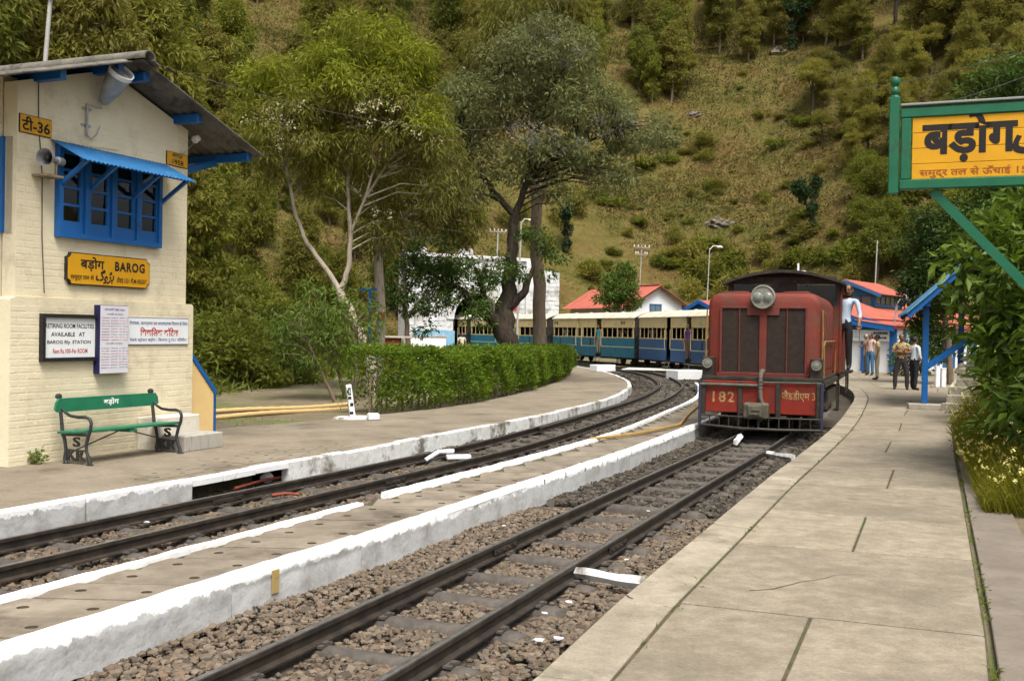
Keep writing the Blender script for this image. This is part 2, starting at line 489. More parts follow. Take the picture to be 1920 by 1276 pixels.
# check rail round the inside of the curve
rail([p for p in LT if 19 < p.y < 52], -GA + .075, t_lt, 'check_rail', -.004)
def fishplate(path, off, ypos, parent):
    for i, p in enumerate(path):
        if p.y > ypos: break
    d = tangents(path)[i]; q = p + Vector((d.y, -d.x)) * off
    mb = MB()
    for sx in (-1, 1):
        mb.box((sx * .022, 0, -.062), (.018, .46, .05), 0, .004)
        for k in range(4): mb.lathe([(.013, 0), (.013, .016)], 6, 0, Matrix.Translation((sx * .03, -.17 + k * .113, -.062)) @ Matrix.Rotation(sx * math.pi / 2, 4, 'Y'))
    mb.build('fishplate', m_rail, parent, loc=(q.x, q.y, 0), rz=math.atan2(d.y, d.x) - math.pi / 2)
fishplate(RT, -GA, 8.3, t_rt); fishplate(RT, GA, 8.9, t_rt); fishplate(LT, -GA, 10.6, t_lt); fishplate(LT, GA, 12.4, t_lt)

# ================================================================ platforms
m_conc = mat('platform_concrete', (.215, .18, .13), (.30, .258, .195), rough=.9, scale=7, c3=(.185, .155, .115), s3=1.1, w3=(.48, .66), world=True, bump=.006, bscale=48, vary=.10, grit=.16)
m_conc2 = mat('platform_concrete_edge', (.235, .203, .152), (.335, .292, .225), rough=.9, scale=2.8, c3=(.16, .137, .10), s3=1.7, w3=(.5, .68), world=True, bump=.005, bscale=38, vary=.08, grit=.16)
m_left = mat('old_paving', (.185, .152, .11), (.265, .225, .17), rough=.92, scale=2.2, c3=(.12, .097, .07), s3=1.1, w3=(.5, .68), world=True, bump=.006, bscale=40, grit=.16)
m_mid = mat('concrete_sleeper_slab', (.17, .14, .105), (.25, .212, .165), rough=.92, scale=3.1, c3=(.105, .085, .062), s3=1.5, w3=(.5, .66), world=True, bump=.006, bscale=50, vary=.12)
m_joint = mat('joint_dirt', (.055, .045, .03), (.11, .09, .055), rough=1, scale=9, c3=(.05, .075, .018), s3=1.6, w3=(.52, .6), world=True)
m_white = mat('whitewash', (.78, .79, .80), (.70, .71, .72), rough=.85, scale=2.0, c3=(.36, .35, .33), s3=2.6, w3=(.60, .74), world=True, bump=.008, bscale=11)
m_white_dull = mat('greyed_whitewash', (.40, .405, .41), (.47, .475, .48), rough=.9, scale=2.2, c3=(.24, .23, .21), s3=2.2, w3=(.56, .74), world=True, bump=.008, bscale=12)
m_white_old = mat('worn_whitewash', (.70, .71, .71), (.60, .60, .58), rough=.9, scale=2.6, c3=(.17, .15, .12), s3=1.7, w3=(.50, .62), world=True, bump=.01, bscale=12)
m_brickstrip = mat('worn_brick_paving', (.15, .125, .10), (.20, .17, .138), rough=.95, scale=3, c3=(.22, .19, .15), s3=1.2, world=True, bump=.006, bscale=30)

# fresh whitewash on the upper edge running down over older, greyer wash
m_kerb, kn, kl, kb = _nodes('layered_whitewash')
ktc = kn.new('ShaderNodeTexCoord'); kg = kn.new('ShaderNodeNewGeometry'); ksep = kn.new('ShaderNodeSeparateXYZ'); kl.new(ktc.outputs['Object'], ksep.inputs[0])
def _kn(s, d, r_):
    t = kn.new('ShaderNodeTexNoise'); t.inputs['Scale'].default_value = s; t.inputs['Detail'].default_value = d; t.inputs['Roughness'].default_value = r_
    kl.new(kg.outputs['Position'], t.inputs['Vector']); return t.outputs['Fac']
kmad = kn.new('ShaderNodeMath'); kmad.operation = 'MULTIPLY_ADD'; kl.new(_kn(9, 4, .6), kmad.inputs[0]); kmad.inputs[1].default_value = .17; kl.new(ksep.outputs['Z'], kmad.inputs[2])
kmr = kn.new('ShaderNodeMapRange'); kmr.inputs[1].default_value, kmr.inputs[2].default_value = .028, .040; kl.new(kmad.outputs[0], kmr.inputs[0])
def _kr(f, c1, c2, p):
    r = kn.new('ShaderNodeValToRGB'); r.color_ramp.elements[0].position, r.color_ramp.elements[1].position = p; r.color_ramp.elements[0].color = (*c1, 1); r.color_ramp.elements[1].color = (*c2, 1); kl.new(f, r.inputs[0]); return r.outputs[0]
kmix = kn.new('ShaderNodeMix'); kmix.data_type = 'RGBA'; kl.new(kmr.outputs[0], kmix.inputs[0])
kl.new(_kr(_kn(3.2, 5, .7), (.46, .465, .47), (.26, .25, .235), (.45, .72)), kmix.inputs[6]); kl.new(_kr(_kn(4.5, 5, .75), (.80, .81, .82), (.50, .49, .46), (.56, .74)), kmix.inputs[7])
kl.new(kmix.outputs[2], kb.inputs['Base Color']); kb.inputs['Roughness'].default_value = .88
kbp = kn.new('ShaderNodeBump'); kbp.inputs['Distance'].default_value = .008; kl.new(_kn(13, 3, .6), kbp.inputs['Height']); kl.new(kbp.outputs[0], kb.inputs['Normal'])
ZR, ZM, ZL = .12, .12, .10
# --- right platform
rpe = smooth_path([(-1.75, .5), (.1, 4.82), (.43, 5.75), (1.6, 8.7), (2.93, 12.04), (3.80, 14.13), (5.74, 18.95), (7.59, 23.97), (9.28, 28.83), (10.58, 33.7), (11.3, 39), (11.4, 45), (10.6, 51), (9.0, 57), (6.9, 62)], .3)
rpr = smooth_path([(.55, 1.0), (2.25, 4.93), (3.46, 7.95), (4.55, 10.7), (6.9, 16.6), (9.3, 22.4), (12.0, 27.5), (15.5, 34), (20, 42), (26, 50), (32, 57), (34, 62)], .3)
NR = 150
A = resample(rpe, NR); B = resample(rpr, NR)
rp = MB(); strip(A, B, rp, ZR - .012)
vs = [(p.x, p.y, ZR - .012) for p in A] + [(p.x, p.y, -.26) for p in A]
rp.add(vs, [(i, i + NR, i + NR + 1, i + 1) for i in range(NR - 1)])
rp_o = tag(rp.build('right_platform', m_joint), kind='structure')
def plank_quad(c, h=.05, gap=.008, mi=0, top=ZR, bev=.006, gy=None):
    """slab with a small chamfer from four plan corners"""
    cx = sum((p for p in c), Vector((0, 0))) / 4
    gy = gap if gy is None else gy
    def ins(g1, g2):                 # c = [a, b, c, d]: a-b runs along the platform, b-c across
        o = []
        for i in range(4):
            al = (c[i ^ 1] - c[i]).normalized(); ac = (c[3 - i] - c[i]).normalized()
            o.append(c[i] + al * g2 + ac * g1)
        return o
    q = ins(gap, gy); q2 = ins(gap + bev, gy + bev)
    mb = MB()
    vs = [(p.x - cx.x, p.y - cx.y, -h) for p in q] + [(p.x - cx.x, p.y - cx.y, -bev) for p in q] + [(p.x - cx.x, p.y - cx.y, 0) for p in q2]
    fs = [(4 * k + i, 4 * k + (i + 1) % 4, 4 * k + 4 + (i + 1) % 4, 4 * k + 4 + i) for k in (0, 1) for i in range(4)] + [(8, 9, 10, 11)]
    mb.add(vs, fs, mi)
    return mb, cx
Lr = plen(rpe); s = 0.0; k = 0
edge_in = offset(rpe, .34)
while s < Lr - 1.2:                    # edge slabs
    step = 1.45 + .3 * random.random()
    a, _ = at_len(rpe, s); b, _ = at_len(rpe, min(s + step, Lr)); c, _ = at_len(edge_in, min(s + step, Lr) * plen(edge_in) / Lr); d, _ = at_len(edge_in, s * plen(edge_in) / Lr)
    mb, cx = plank_quad([a, b, c, d], .06, .009)
    mb.build('edge_slab', m_conc2, rp_o, loc=(cx.x, cx.y, ZR + random.uniform(-.002, .002)))
    s += step
# big paving slabs, laid in courses across, some courses split in two
inner = offset(rpe, .345)
LI, LB = plen(inner), plen(rpr)
def across(p, t): return min(rpr, key=lambda q: abs((q - p).dot(t)) + (1e3 if (q - p).length > 24 else 0)).copy()
tI = [0.0]; x_ = 1.05
while x_ < LI - 1: tI.append(x_ / LI); x_ += random.uniform(1.75, 2.05) if x_ < 30 else 2.6
tI.append(1.0); n_course = len(tI) - 1
for i in range(n_course):
    a, ta = at_len(inner, LI * tI[i]); b, tb = at_len(inner, LI * tI[i + 1]); d, c = across(a, ta), across(b, tb)
    w = (d - a).length; parts = max(2, round(w / 1.2)) if i % 2 else max(1, round(w / 2.2))
    cuts = [j / parts + (random.uniform(-.1, .1) if 0 < j < parts else 0) for j in range(parts + 1)]
    for j in range(parts):
        u, v = cuts[j], cuts[j + 1]
        mb, cx = plank_quad([a.lerp(d, u), b.lerp(c, u), b.lerp(c, v), a.lerp(d, v)], .05, .010, bev=.007, gy=random.uniform(.014, .022))
        mb.build('paving_slab', m_conc, rp_o, loc=(cx.x, cx.y, ZR + random.uniform(-.003, .003)))
rc_ = random.Random(11)
for (x, y), L, a0 in (((1.5, 6.6), 1.1, .3), ((2.0, 8.6), .7, 1.9), ((3.3, 10.4), .9, -.2), ((.75, 6.35), .5, 2.4), ((4.6, 13.6), 1.2, .5)):
    pts = [Vector((0, 0))]; a = a0
    for _ in range(14): a += rc_.uniform(-.5, .5); pts.append(pts[-1] + Vector((math.cos(a), math.sin(a))) * L / 14)
    T_ = tangents(pts); mb = MB(); vs = []
    for i, (p, t) in enumerate(zip(pts, T_)): w_ = .004 * (1 - i / 16) + .001; vs += [(p.x - t.y * w_, p.y + t.x * w_, 0), (p.x + t.y * w_, p.y - t.x * w_, 0)]
    mb.add(vs, [(2 * i, 2 * i + 1, 2 * i + 3, 2 * i + 2) for i in range(14)]); mb.build('crack', m_joint, rp_o, loc=(x, y, ZR + .0045))
# brick strip and rough concrete beyond the paving, on the planting side
ro = offset(rpr, .42)
for i, (s0, s1) in enumerate([(1.5 + 1.05 * j, 1.5 + 1.05 * (j + 1)) for j in range(13)]):
    a, _ = at_len(rpr, s0); b, _ = at_len(rpr, s1); c, _ = at_len(ro, s1); d, _ = at_len(ro, s0)
    t = Vector(((b - a).y, -(b - a).x)).normalized() * .03
    mb, cx = plank_quad([a + t, b + t, c, d], .05, .007)
    mb.build('border_slab', m_brickstrip, rp_o, loc=(cx.x, cx.y, ZR - .012 + random.uniform(-.008, .004)))
bedp = MB(); strip(resample(offset(rpr, -.12), 80), resample(offset(rpr, 4.2), 80), bedp, .068)
tag(bedp.build('planting_bed', m_ground), kind='structure')
# --- left platform
lpe = smooth_path([(-9.0, -2), (-7.6, 1.2), (-4.26, 8.92), (-3.64, 10.3), (-3.2, 11.2), (-2.8, 12.2), (-2.3, 13.25), (-.75, 17.1), (1.14, 21.9), (2.35, 25.8), (3.2, 29.7), (3.8, 34), (4.0, 39.4), (3.75, 46), (2.6, 53), (.8, 60)], .3)
lpb = smooth_path([(-14, 0), (-10.5, 6), (-8.2, 12), (-5.2, 16.0), (-3.2, 18.8), (-1.25, 22.6), (-.1, 26.5), (.85, 31), (1.7, 36), (2.3, 41.6), (2.2, 47), (1.2, 53), (-.8, 60)], .3)
A = resample(lpe, NR); B = resample(lpb, NR)
lp = MB(); strip(B, A, lp, ZL)
vs = [(p.x, p.y, ZL) for p in B] + [(p.x, p.y, -.26) for p in B]
lp.add(vs, [(i, i + 1, i + NR + 1, i + NR) for i in range(NR - 1)])
lp_o = tag(lp.build('left_platform', m_left), kind='structure')
s = 0; Ll = plen(lpe); k = 0
while s < Ll - .3:
    step = min(1.15 + .35 * random.random(), Ll - s)
    for cut in (11.2, 11.75, 12.3):          # the kerb is broken out here
        sc_ = next(plen(lpe[:i + 1]) for i, q in enumerate(lpe) if q.y > cut)
        if s < sc_ - .02 < s + step: step = sc_ - s
    p0, d0 = at_len(lpe, s + .006)
    seg = [at_len(lpe, s + .012 + (step - .024) * j / 4)[0] for j in range(5)]
    mid = seg[2]
    mb = MB(); seg2 = [q - mid for q in seg]
    broken = 11.2 < mid.y < 12.3
    low = -.075 if broken else -.24
    sweep(seg2, [(-.10, low), (.02, low), (.02, -.015), (.012, 0.0), (-.092, 0.0), (-.10, -.012)], mb)
    if broken or s >= 14: km = [m_white if broken else m_white_old]
    else: km = [m_kerb]
    o = mb.build('kerb_stone', km, lp_o, loc=(mid.x, mid.y, ZL + .018 + random.uniform(-.008, .01)))
    s += step; k += 1
# wall below the kerb where it is broken out, set back in shadow
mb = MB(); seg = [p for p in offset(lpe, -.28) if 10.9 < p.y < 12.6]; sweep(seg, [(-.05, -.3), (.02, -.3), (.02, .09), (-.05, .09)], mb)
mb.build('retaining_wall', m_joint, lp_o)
# paving blocks with two pick holes, shared mesh
def holed_slab(w, d, h, r=.045, offs=.5):
    hx = w * offs / 2
    outer = [(-w / 2, -d / 2), (w / 2, -d / 2), (w / 2, d / 2), (-w / 2, d / 2)]
    N = 10
    holes = [[(sx * hx + r * math.cos(-2 * math.pi * k / N), r * .8 * math.sin(-2 * math.pi * k / N)) for k in range(N)] for sx in (-1, 1)]
    rings = [[Vector((x, y, 0)) for x, y in outer]] + [[Vector((x, y, 0)) for x, y in hh] for hh in holes]
    tri = tessellate_polygon(rings); flat = [v for rr in rings for v in rr]
    mb = MB(); mb.add(flat, [tuple(t) for t in tri])
    b = [Vector((x, y, -h)) for x, y in outer]
    mb.add(rings[0] + b, [(i, i + 4, (i + 1) % 4 + 4, (i + 1) % 4) for i in range(4)])
    for rr in rings[1:]:
        bb = [Vector((v.x, v.y, -.012)) for v in rr]
        mb.add(rr + bb, [(i, (i + 1) % N, (i + 1) % N + N, i + N) for i in range(N)] + [tuple(range(N, 2 * N))], 1)
    return mb
ME_PAVER = holed_slab(.78, .56, .05, .05).mesh('paving_block', [m_left, m_joint])
th = R(66.5)
for i in range(4):
    for j in range(5):
        if (i, j) in ((0, 0), (0, 1), (3, 4), (0, 4)): continue
        base = Vector((-4.05, 11.55)) + Vector((math.cos(th), math.sin(th))) * (j * .795 + (.25 if i % 2 else 0)) + Vector((math.sin(th), -math.cos(th))) * (i * .255 - .05)
        inst('paving_block', ME_PAVER, lp_o, (base.x, base.y, ZL + .006 + random.uniform(-.002, .003)), th + random.uniform(-.01, .01), (1, .43, 1))
# --- middle platform of crosswise concrete sleepers between two whitewashed kerbs
mpl = smooth_path([(-5.2, 1.0), (-4.05, 3.6), (-2.91, 6.1), (-1.4, 9.6), (-.62, 11.3), (1.45, 16.2), (3.2, 21.6), (4.72, 26.9), (5.72, 32.2), (6.2, 36)], .25)
mpr = smooth_path([(-4.3, .9), (-3.32, 3.1), (-2.44, 5.12), (-1.62, 7.0), (-1.05, 8.24), (.16, 11.09), (1.59, 14.37), (3.68, 19.83), (5.35, 24.6), (7.05, 29.6), (8.15, 34.4), (8.3, 36)], .25)
NM = 120
A = resample(mpl, NM); B = resample(mpr, NM)
mp = MB(); strip(A, B, mp, ZM - .024)
mp_o = tag(mp.build('middle_platform', m_joint), kind='structure')
WB = 1.0
ME_MID = holed_slab(1.0, .40, .05, .046, .52).mesh('platform_slab', [m_mid, m_joint])
ME_MID2 = holed_slab(1.0, .40, .05, .0005, .52).mesh('platform_slab', [m_mid, m_joint])
Lm = plen(mpl); s = 0; k = 0
Lmr = plen(mpr)
while s < Lm - .3:
    a, d = at_len(mpl, s); b, d2 = at_len(mpr, s * Lmr / Lm)
    t = (b - a); w = t.length; c = (a + b) / 2
    near = a.y < 11.5
    stp = .42 if near else .62
    inst('platform_slab', ME_MID if near else ME_MID2, mp_o, (c.x, c.y, ZM - .01 + random.uniform(-.006, .004)), math.atan2(t.y, t.x) + random.uniform(-.012, .012), (w - (.12 if near else .20), (stp - random.uniform(.03, .055)) / .40, 1))
    s += stp; k += 1
def kerb_run(path, prof, y0, y1, parent, material, lift=0.0, seg=1.6, name='kerb_stone', wob=.006):
    P = [p for p in path if y0 <= p.y <= y1]; L = plen(P); s = 0
    while s < L - .1:
        st = min(seg + random.uniform(-.25, .25), L - s)
        nq = 20; ph = random.uniform(0, 6)
        q = [at_len(P, s + .003 + (st - .006) * j / nq)[0] for j in range(nq + 1)]; mid = q[nq // 2]
        mb = MB(); pr = [(a + (random.uniform(-wob, wob) if h > -.1 else 0), h) for a, h in prof]
        sweep([v - mid for v in q], pr, mb)
        ph = random.uniform(0, 50)                       # hand-laid, lumpy plaster edges
        wv = [random.gauss(0, 1) for _ in range(nq + 1)]; wv = [(wv[max(0, i - 1)] + 2 * wv[i] + wv[min(nq, i + 1)]) / 4 for i in range(nq + 1)]
        mb.v = [(x + random.uniform(-.0018, .0018), y + random.uniform(-.0018, .0018), z + (.0030 * wv[i // len(pr)] + random.uniform(-.0012, .0012) if z > -.15 else .012 * wv[i // len(pr)])) for i, (x, y, z) in enumerate(mb.v)]
        o = mb.build(name, m_kerb, parent, loc=(mid.x, mid.y, ZM + lift + random.uniform(-wob, wob)), smooth=40)
        del ph
        s += st
kerb_run(mpr, [(-.075, -.06), (-.075, .008), (-.06, .018), (.0, .02), (.022, .008), (.033, -.02), (.036, -.045), (.036, -.07), (.037, -.10), (.04, -.27), (-.03, -.27)], .5, 36, mp_o, m_white)
kerb_run(mpl, [(-.03, -.22), (.05, -.22), (.062, -.02), (.055, .014), (-.015, .016), (-.03, 0)], .5, 9.72, mp_o, m_white)
kerb_run(offset(mpl, -.06), [(-.03, -.22), (.05, -.22), (.07, -.02), (.06, .014), (-.015, .016), (-.03, 0)], 9.95, 35, mp_o, m_white, .012)
# the worn ochre patch on the whitewashed wall
pt = at_len(mpr, 0)
for i, p in enumerate(mpr):
    if p.y > 7.0: break
d = tangents(mpr)[i]
m_ochre = mat('ochre_wash', (.42, .30, .09), (.36, .27, .12), rough=.95, scale=14, world=True)
mb = MB(); mb.box((0, 0, -.10), (.075, .004, .155)); mb.box((.012, -.002, -.05), (.05, .004, .05))
mb.build('ochre_patch', m_ochre, mp_o, loc=(p.x + d.y * .047, p.y - d.x * .047, ZM), rz=math.atan2(d.y, d.x))

# ================================================================ ballast
m_bed = mat('ballast_bed', (.045, .036, .027), (.095, .076, .054), rough=1, scale=16, detail=8, c3=(.035, .03, .024), s3=1.2, w3=(.48, .62), world=True, bump=.03, bscale=22)
def stone_protos(n, seed):
    bm = bmesh.new(); bmesh.ops.create_icosphere(bm, subdivisions=1, radius=1); bm.verts.index_update()
    v = np.array([x.co for x in bm.verts]); f = np.array([[q.index for q in p.verts] for p in bm.faces]); bm.free()
    r = np.random.default_rng(seed); out = []
    for _ in range(n):
        w = v * r.uniform(.62, 1.15, (len(v), 1)) * np.array([1, r.uniform(.65, .95), r.uniform(.45, .75)])
        out.append(w)
    return np.array(out), f
SP, SF = stone_protos(14, 3)
CUBE = np.array([(a, b, c) for a in (-1, 1) for b in (-1, 1) for c in (-1, 1)], float) * .72
_r = np.random.default_rng(4)
SP2 = np.array([CUBE * _r.uniform(.6, 1.2, (8, 3)) * np.array([1, _r.uniform(.65, .95), _r.uniform(.5, .8)]) for _ in range(14)])
SF2 = np.array([(0, 1, 3), (0, 3, 2), (4, 6, 7), (4, 7, 5), (0, 4, 5), (0, 5, 1), (2, 3, 7), (2, 7, 6), (0, 2, 6), (0, 6, 4), (1, 5, 7), (1, 7, 3)])
def stones(name, pos, size, material, label, kind='stuff', fine=True):
    n = len(pos); r = np.random.default_rng(n)
    SP, SF = (globals()['SP'], globals()['SF']) if fine else (SP2, SF2)
    w = SP[r.integers(0, len(SP), n)] * size[:, None, None]
    a = r.uniform(0, 6.28, n); b = r.normal(0, .35, n)
    ca, sa, cb, sb = np.cos(a), np.sin(a), np.cos(b), np.sin(b)
    x = w[..., 0] * ca[:, None] - w[..., 1] * sa[:, None]; y = w[..., 0] * sa[:, None] + w[..., 1] * ca[:, None]; z = w[..., 2]
    y, z = y * cb[:, None] - z * sb[:, None], y * sb[:, None] + z * cb[:, None]
    Vv = np.stack([x, y, z], -1) + pos[:, None, :]
    Ff = (SF[None] + (np.arange(n) * len(SP[0]))[:, None, None]).reshape(-1, 3)
    o = link(bpy.data.objects.new(name, mesh_np(name, Vv.reshape(-1, 3), Ff, material)))
    return tag(o, label, None, None, kind)
def bed(path, wl_, wr_, y0, y1, name):
    P = [p for p in path if y0 <= p.y <= y1]; mb = MB()
    T = tangents(P); n = 9; vs = []
    for i, (p, t) in enumerate(zip(P, T)):
        for j in range(n):
            a = -wl_ + (wl_ + wr_) * j / (n - 1)
            z = -.168 + .014 * math.sin(i * .9 + j * 2.1) * math.sin(i * .23 + j)
            vs.append((p.x + t.y * a, p.y - t.x * a, z))
    mb.add(vs, [(i * n + k, i * n + k + 1, (i + 1) * n + k + 1, (i + 1) * n + k) for i in range(len(P) - 1) for k in range(n - 1)])
    return tag(mb.build(name, m_bed, smooth=60), kind='structure')
bed(RT, 1.6, 1.25, .5, 60, 'ballast_bed'); bed(LT, 1.25, 1.6, .5, 74, 'ballast_bed')
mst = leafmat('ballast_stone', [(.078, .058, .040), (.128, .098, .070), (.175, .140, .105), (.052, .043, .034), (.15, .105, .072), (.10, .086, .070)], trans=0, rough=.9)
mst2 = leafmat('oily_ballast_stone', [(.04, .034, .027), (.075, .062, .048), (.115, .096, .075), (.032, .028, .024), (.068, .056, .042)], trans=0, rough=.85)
def ballast(path, wl_, wr_, y0, y1, dens, smin, smax, name, material, label, seed):
    P = [p for p in path if y0 <= p.y <= y1]; L = plen(P); r = np.random.default_rng(seed)
    N = int(L * (wl_ + wr_) * dens)
    T = tangents(P); px = np.array([p[:] for p in P]); tx = np.array([t[:] for t in T])
    i = r.integers(0, len(P) - 1, N); f = r.uniform(0, 1, N)
    c = px[i] * (1 - f)[:, None] + px[i + 1] * f[:, None]; t = tx[i]
    a = r.uniform(-wl_, wr_, N)
    ok = np.abs(np.abs(a) - GA) > .05
    c, t, a = c[ok], t[ok], a[ok]; N = len(a)
    x = c[:, 0] + t[:, 1] * a; y = c[:, 1] - t[:, 0] * a
    size = r.uniform(smin, smax, N) * (1 + .5 * (r.random(N) > .93))
    z = -.160 + .016 * np.sin(x * 5.1) * np.sin(y * 4.3) + r.uniform(-.004, .016, N) - size * .05
    near = np.abs(a) > .66; z = z + np.where(near, .022, 0)
    stones(name, np.stack([x, y, z], -1), size, material, label, fine=(y1 <= 11))
ballast(RT, 1.55, 1.1, 2.6, 11, 980, .018, .034, 'ballast', mst, 'brown crushed stone round the rails of the near track', 11)
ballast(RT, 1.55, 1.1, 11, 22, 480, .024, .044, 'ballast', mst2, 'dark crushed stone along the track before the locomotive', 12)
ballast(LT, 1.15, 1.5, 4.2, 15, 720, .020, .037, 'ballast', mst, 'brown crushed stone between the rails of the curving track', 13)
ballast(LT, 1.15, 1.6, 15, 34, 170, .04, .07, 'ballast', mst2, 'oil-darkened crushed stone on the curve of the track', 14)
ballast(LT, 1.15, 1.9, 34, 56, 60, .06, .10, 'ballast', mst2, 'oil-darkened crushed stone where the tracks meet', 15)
# ================================================================ signal cabin
m_cream = mat('cream_limewash', (.71, .635, .46), (.64, .565, .40), rough=.9, scale=1.2, c3=(.46, .39, .27), s3=1.5, w3=(.52, .74), bump=.004, bscale=30)
m_yellowwash = mat('yellow_limewash', (.70, .50, .22), (.62, .44, .19), rough=.9, scale=1.5, bump=.003, bscale=30)
m_blue = mat('blue_gloss_paint', (.006, .088, .30), (.008, .105, .34), rough=.42, scale=3, c3=(.012, .07, .20), s3=3, spec=.4)
m_blue_lt = mat('sky_blue_paint', (.020, .13, .31), (.016, .105, .27), rough=.6, scale=3, c3=(.10, .22, .32), s3=5, w3=(.58, .75))
m_roofsheet = mat('weathered_cement_sheet', (.11, .10, .085), (.18, .168, .14), rough=.95, scale=3, c3=(.05, .044, .036), s3=2.2, w3=(.5, .66), bump=.004, bscale=40)
m_dark = mat('dark_room', (.02, .018, .015), rough=.95)
m_black = mat('black_paint', (.012, .012, .013), (.022, .021, .02), rough=.5, scale=8)
m_iron = mat('cast_iron', (.016, .017, .020), (.035, .034, .036), rough=.48, scale=12, spec=.45)
m_green = mat('green_bench_paint', (.012, .135, .068), (.018, .17, .09), rough=.4, scale=5, c3=(.03, .10, .06), s3=4, spec=.4)
m_letter_w = mat('white_lettering', (.78, .80, .78), rough=.8)
m_letter_k = mat('black_lettering', (.014, .011, .012), rough=.7)
m_letter_r = mat('red_lettering', (.42, .018, .02), rough=.7)
m_letter_b = mat('blue_lettering', (.015, .05, .22), rough=.7)
m_signyel = mat('yellow_sign_paint', (.62, .31, .008), (.56, .275, .008), rough=.5, scale=4, c3=(.55, .27, .02), s3=6, w3=(.6, .8))
m_signwht = mat('white_sign_paint', (.74, .76, .78), (.69, .71, .73), rough=.55, scale=4)
m_galv = mat('galvanised_metal', (.30, .31, .32), (.42, .43, .44), rough=.5, scale=9, metal=.5)
m_porc = mat('white_porcelain', (.8, .8, .78), rough=.25)
m_wire = mat('wire', (.05, .045, .04), rough=.7)
def clearglass(name='window_glass'):
    if name in MATS: return MATS[name]
    m, n, l, b = _nodes(name)
    tr = n.new('ShaderNodeBsdfTransparent'); tr.inputs[0].default_value = (.82, .86, .84, 1)
    gl = n.new('ShaderNodeBsdfGlossy'); gl.inputs['Roughness'].default_value = .04
    fr = n.new('ShaderNodeFresnel'); fr.inputs[0].default_value = 1.5
    ms = n.new('ShaderNodeMixShader'); l.new(fr.outputs[0], ms.inputs[0]); l.new(tr.outputs[0], ms.inputs[1]); l.new(gl.outputs[0], ms.inputs[2])
    l.new(ms.outputs[0], n['Material Output'].inputs['Surface']); MATS[name] = m
    return m
m_glass = clearglass()

CB = thing('signal_cabin', 'cream painted brick railway cabin with blue window and corrugated roof', 'building', (-5.56, 11.91, .1), R(67.5))
DEP = 3.5
PK, SL = 1.43, .315                    # ridge position, roof slope
def roof_z(x): return 4.80 - SL * abs(x - PK)
def wall_with_hole(mb, x0, x1, z0, ztop, hole, y0, y1):
    """front wall slab with one opening; ztop is a function"""
    hx0, hx1, hz0, hz1 = hole
    for a, b, lo, hi in ((x0, hx0, z0, None), (hx1, x1, z0, None), (hx0, hx1, z0, hz0), (hx0, hx1, hz1, None)):
        if hi is None:
            pts = [(a, lo), (b, lo), (b, ztop(b))]
            if a < PK < b: pts.append((PK, ztop(PK)))
            pts.append((a, ztop(a)))
        else: pts = [(a, lo), (b, lo), (b, hi), (a, hi)]
        mb.prism(pts, y0, y1)
HW = (.62, 2.33, 2.63, 3.70)
w = MB()
wall_with_hole(w, .05, 2.93, 1.9, lambda x: roof_z(x) - .05, HW, .05, .25)
w.prism([(-.06, -.3), (3.03, -.3), (3.03, 1.87), (3.0, 1.90), (.02, 1.90), (-.06, 1.87)], 0, .3)       # lower storey and its ledge
w.box((2.88, DEP / 2 + .15, 1.9), (.22, DEP - .2, 4.4)); w.box((1.49, DEP, 1.15), (2.88, .2, 2.9)); w.box((.3, DEP, 3.4), (.5, .2, 1.9)); w.box((2.65, DEP, 3.4), (.5, .2, 1.9)); w.box((1.49, DEP, 4.15), (2.88, .2, .5))
# side wall towards the left, with its window opening just round the corner
w.box((.08, DEP / 2 + .15, .8), (.28, DEP - .25, 2.2)); w.box((.15, DEP / 2 + .15, 2.26), (.2, DEP - .25, .72)); w.box((.15, DEP / 2 + .15, 4.05), (.2, DEP - .25, .70)); w.box((.15, 2.6, 3.15), (.2, 1.8, 1.1)); w.box((.15, .16, 3.15), (.2, .10, 1.1))
w.box((1.49, DEP / 2 + .1, 1.85), (2.6, DEP - .4, .1))
w.build('wall', m_cream, CB)
# painted brickwork, each brick a little proud of its neighbours
bk = MB(); rb = random.Random(5)
def bricks(x0, x1, z0, z1, y, hole=None, top=None):
    row = 0; z = z0
    while z + .072 < z1:
        x = x0 - (.115 if row % 2 else 0)
        while x < x1:
            a, b = max(x, x0), min(x + .225, x1)
            ok = b - a > .04
            if hole and not (b < hole[0] - .02 or a > hole[1] + .02 or z + .07 < hole[2] - .02 or z > hole[3] + .02): ok = False
            if top and z + .08 > top((a + b) / 2) - .1: ok = False
            if ok:
                p = rb.uniform(.0005, .0028); j = .004
                q = [(a + j, z + j + rb.uniform(-.002, .002)), (b - j, z + j + rb.uniform(-.002, .002)), (b - j, z + .068 + rb.uniform(-.002, .002)), (a + j, z + .068 + rb.uniform(-.002, .002))]
                bk.add([(u, y + .001, v) for u, v in q] + [(u + (.004 if i in (0, 3) else -.004), y - p, v + (.004 if i < 2 else -.004)) for i, (u, v) in enumerate(q)],
                       [(4, 5, 6, 7), (0, 1, 5, 4), (1, 2, 6, 5), (2, 3, 7, 6), (3, 0, 4, 7)])
            x += .235
        z += .077; row += 1
bricks(-.055, 3.025, .04, 1.86, 0)
bricks(.055, 2.925, 1.92, 4.8, .05, HW, roof_z)
o = bk.build('brickwork', m_cream, CB); o['kind'] = 'stuff'
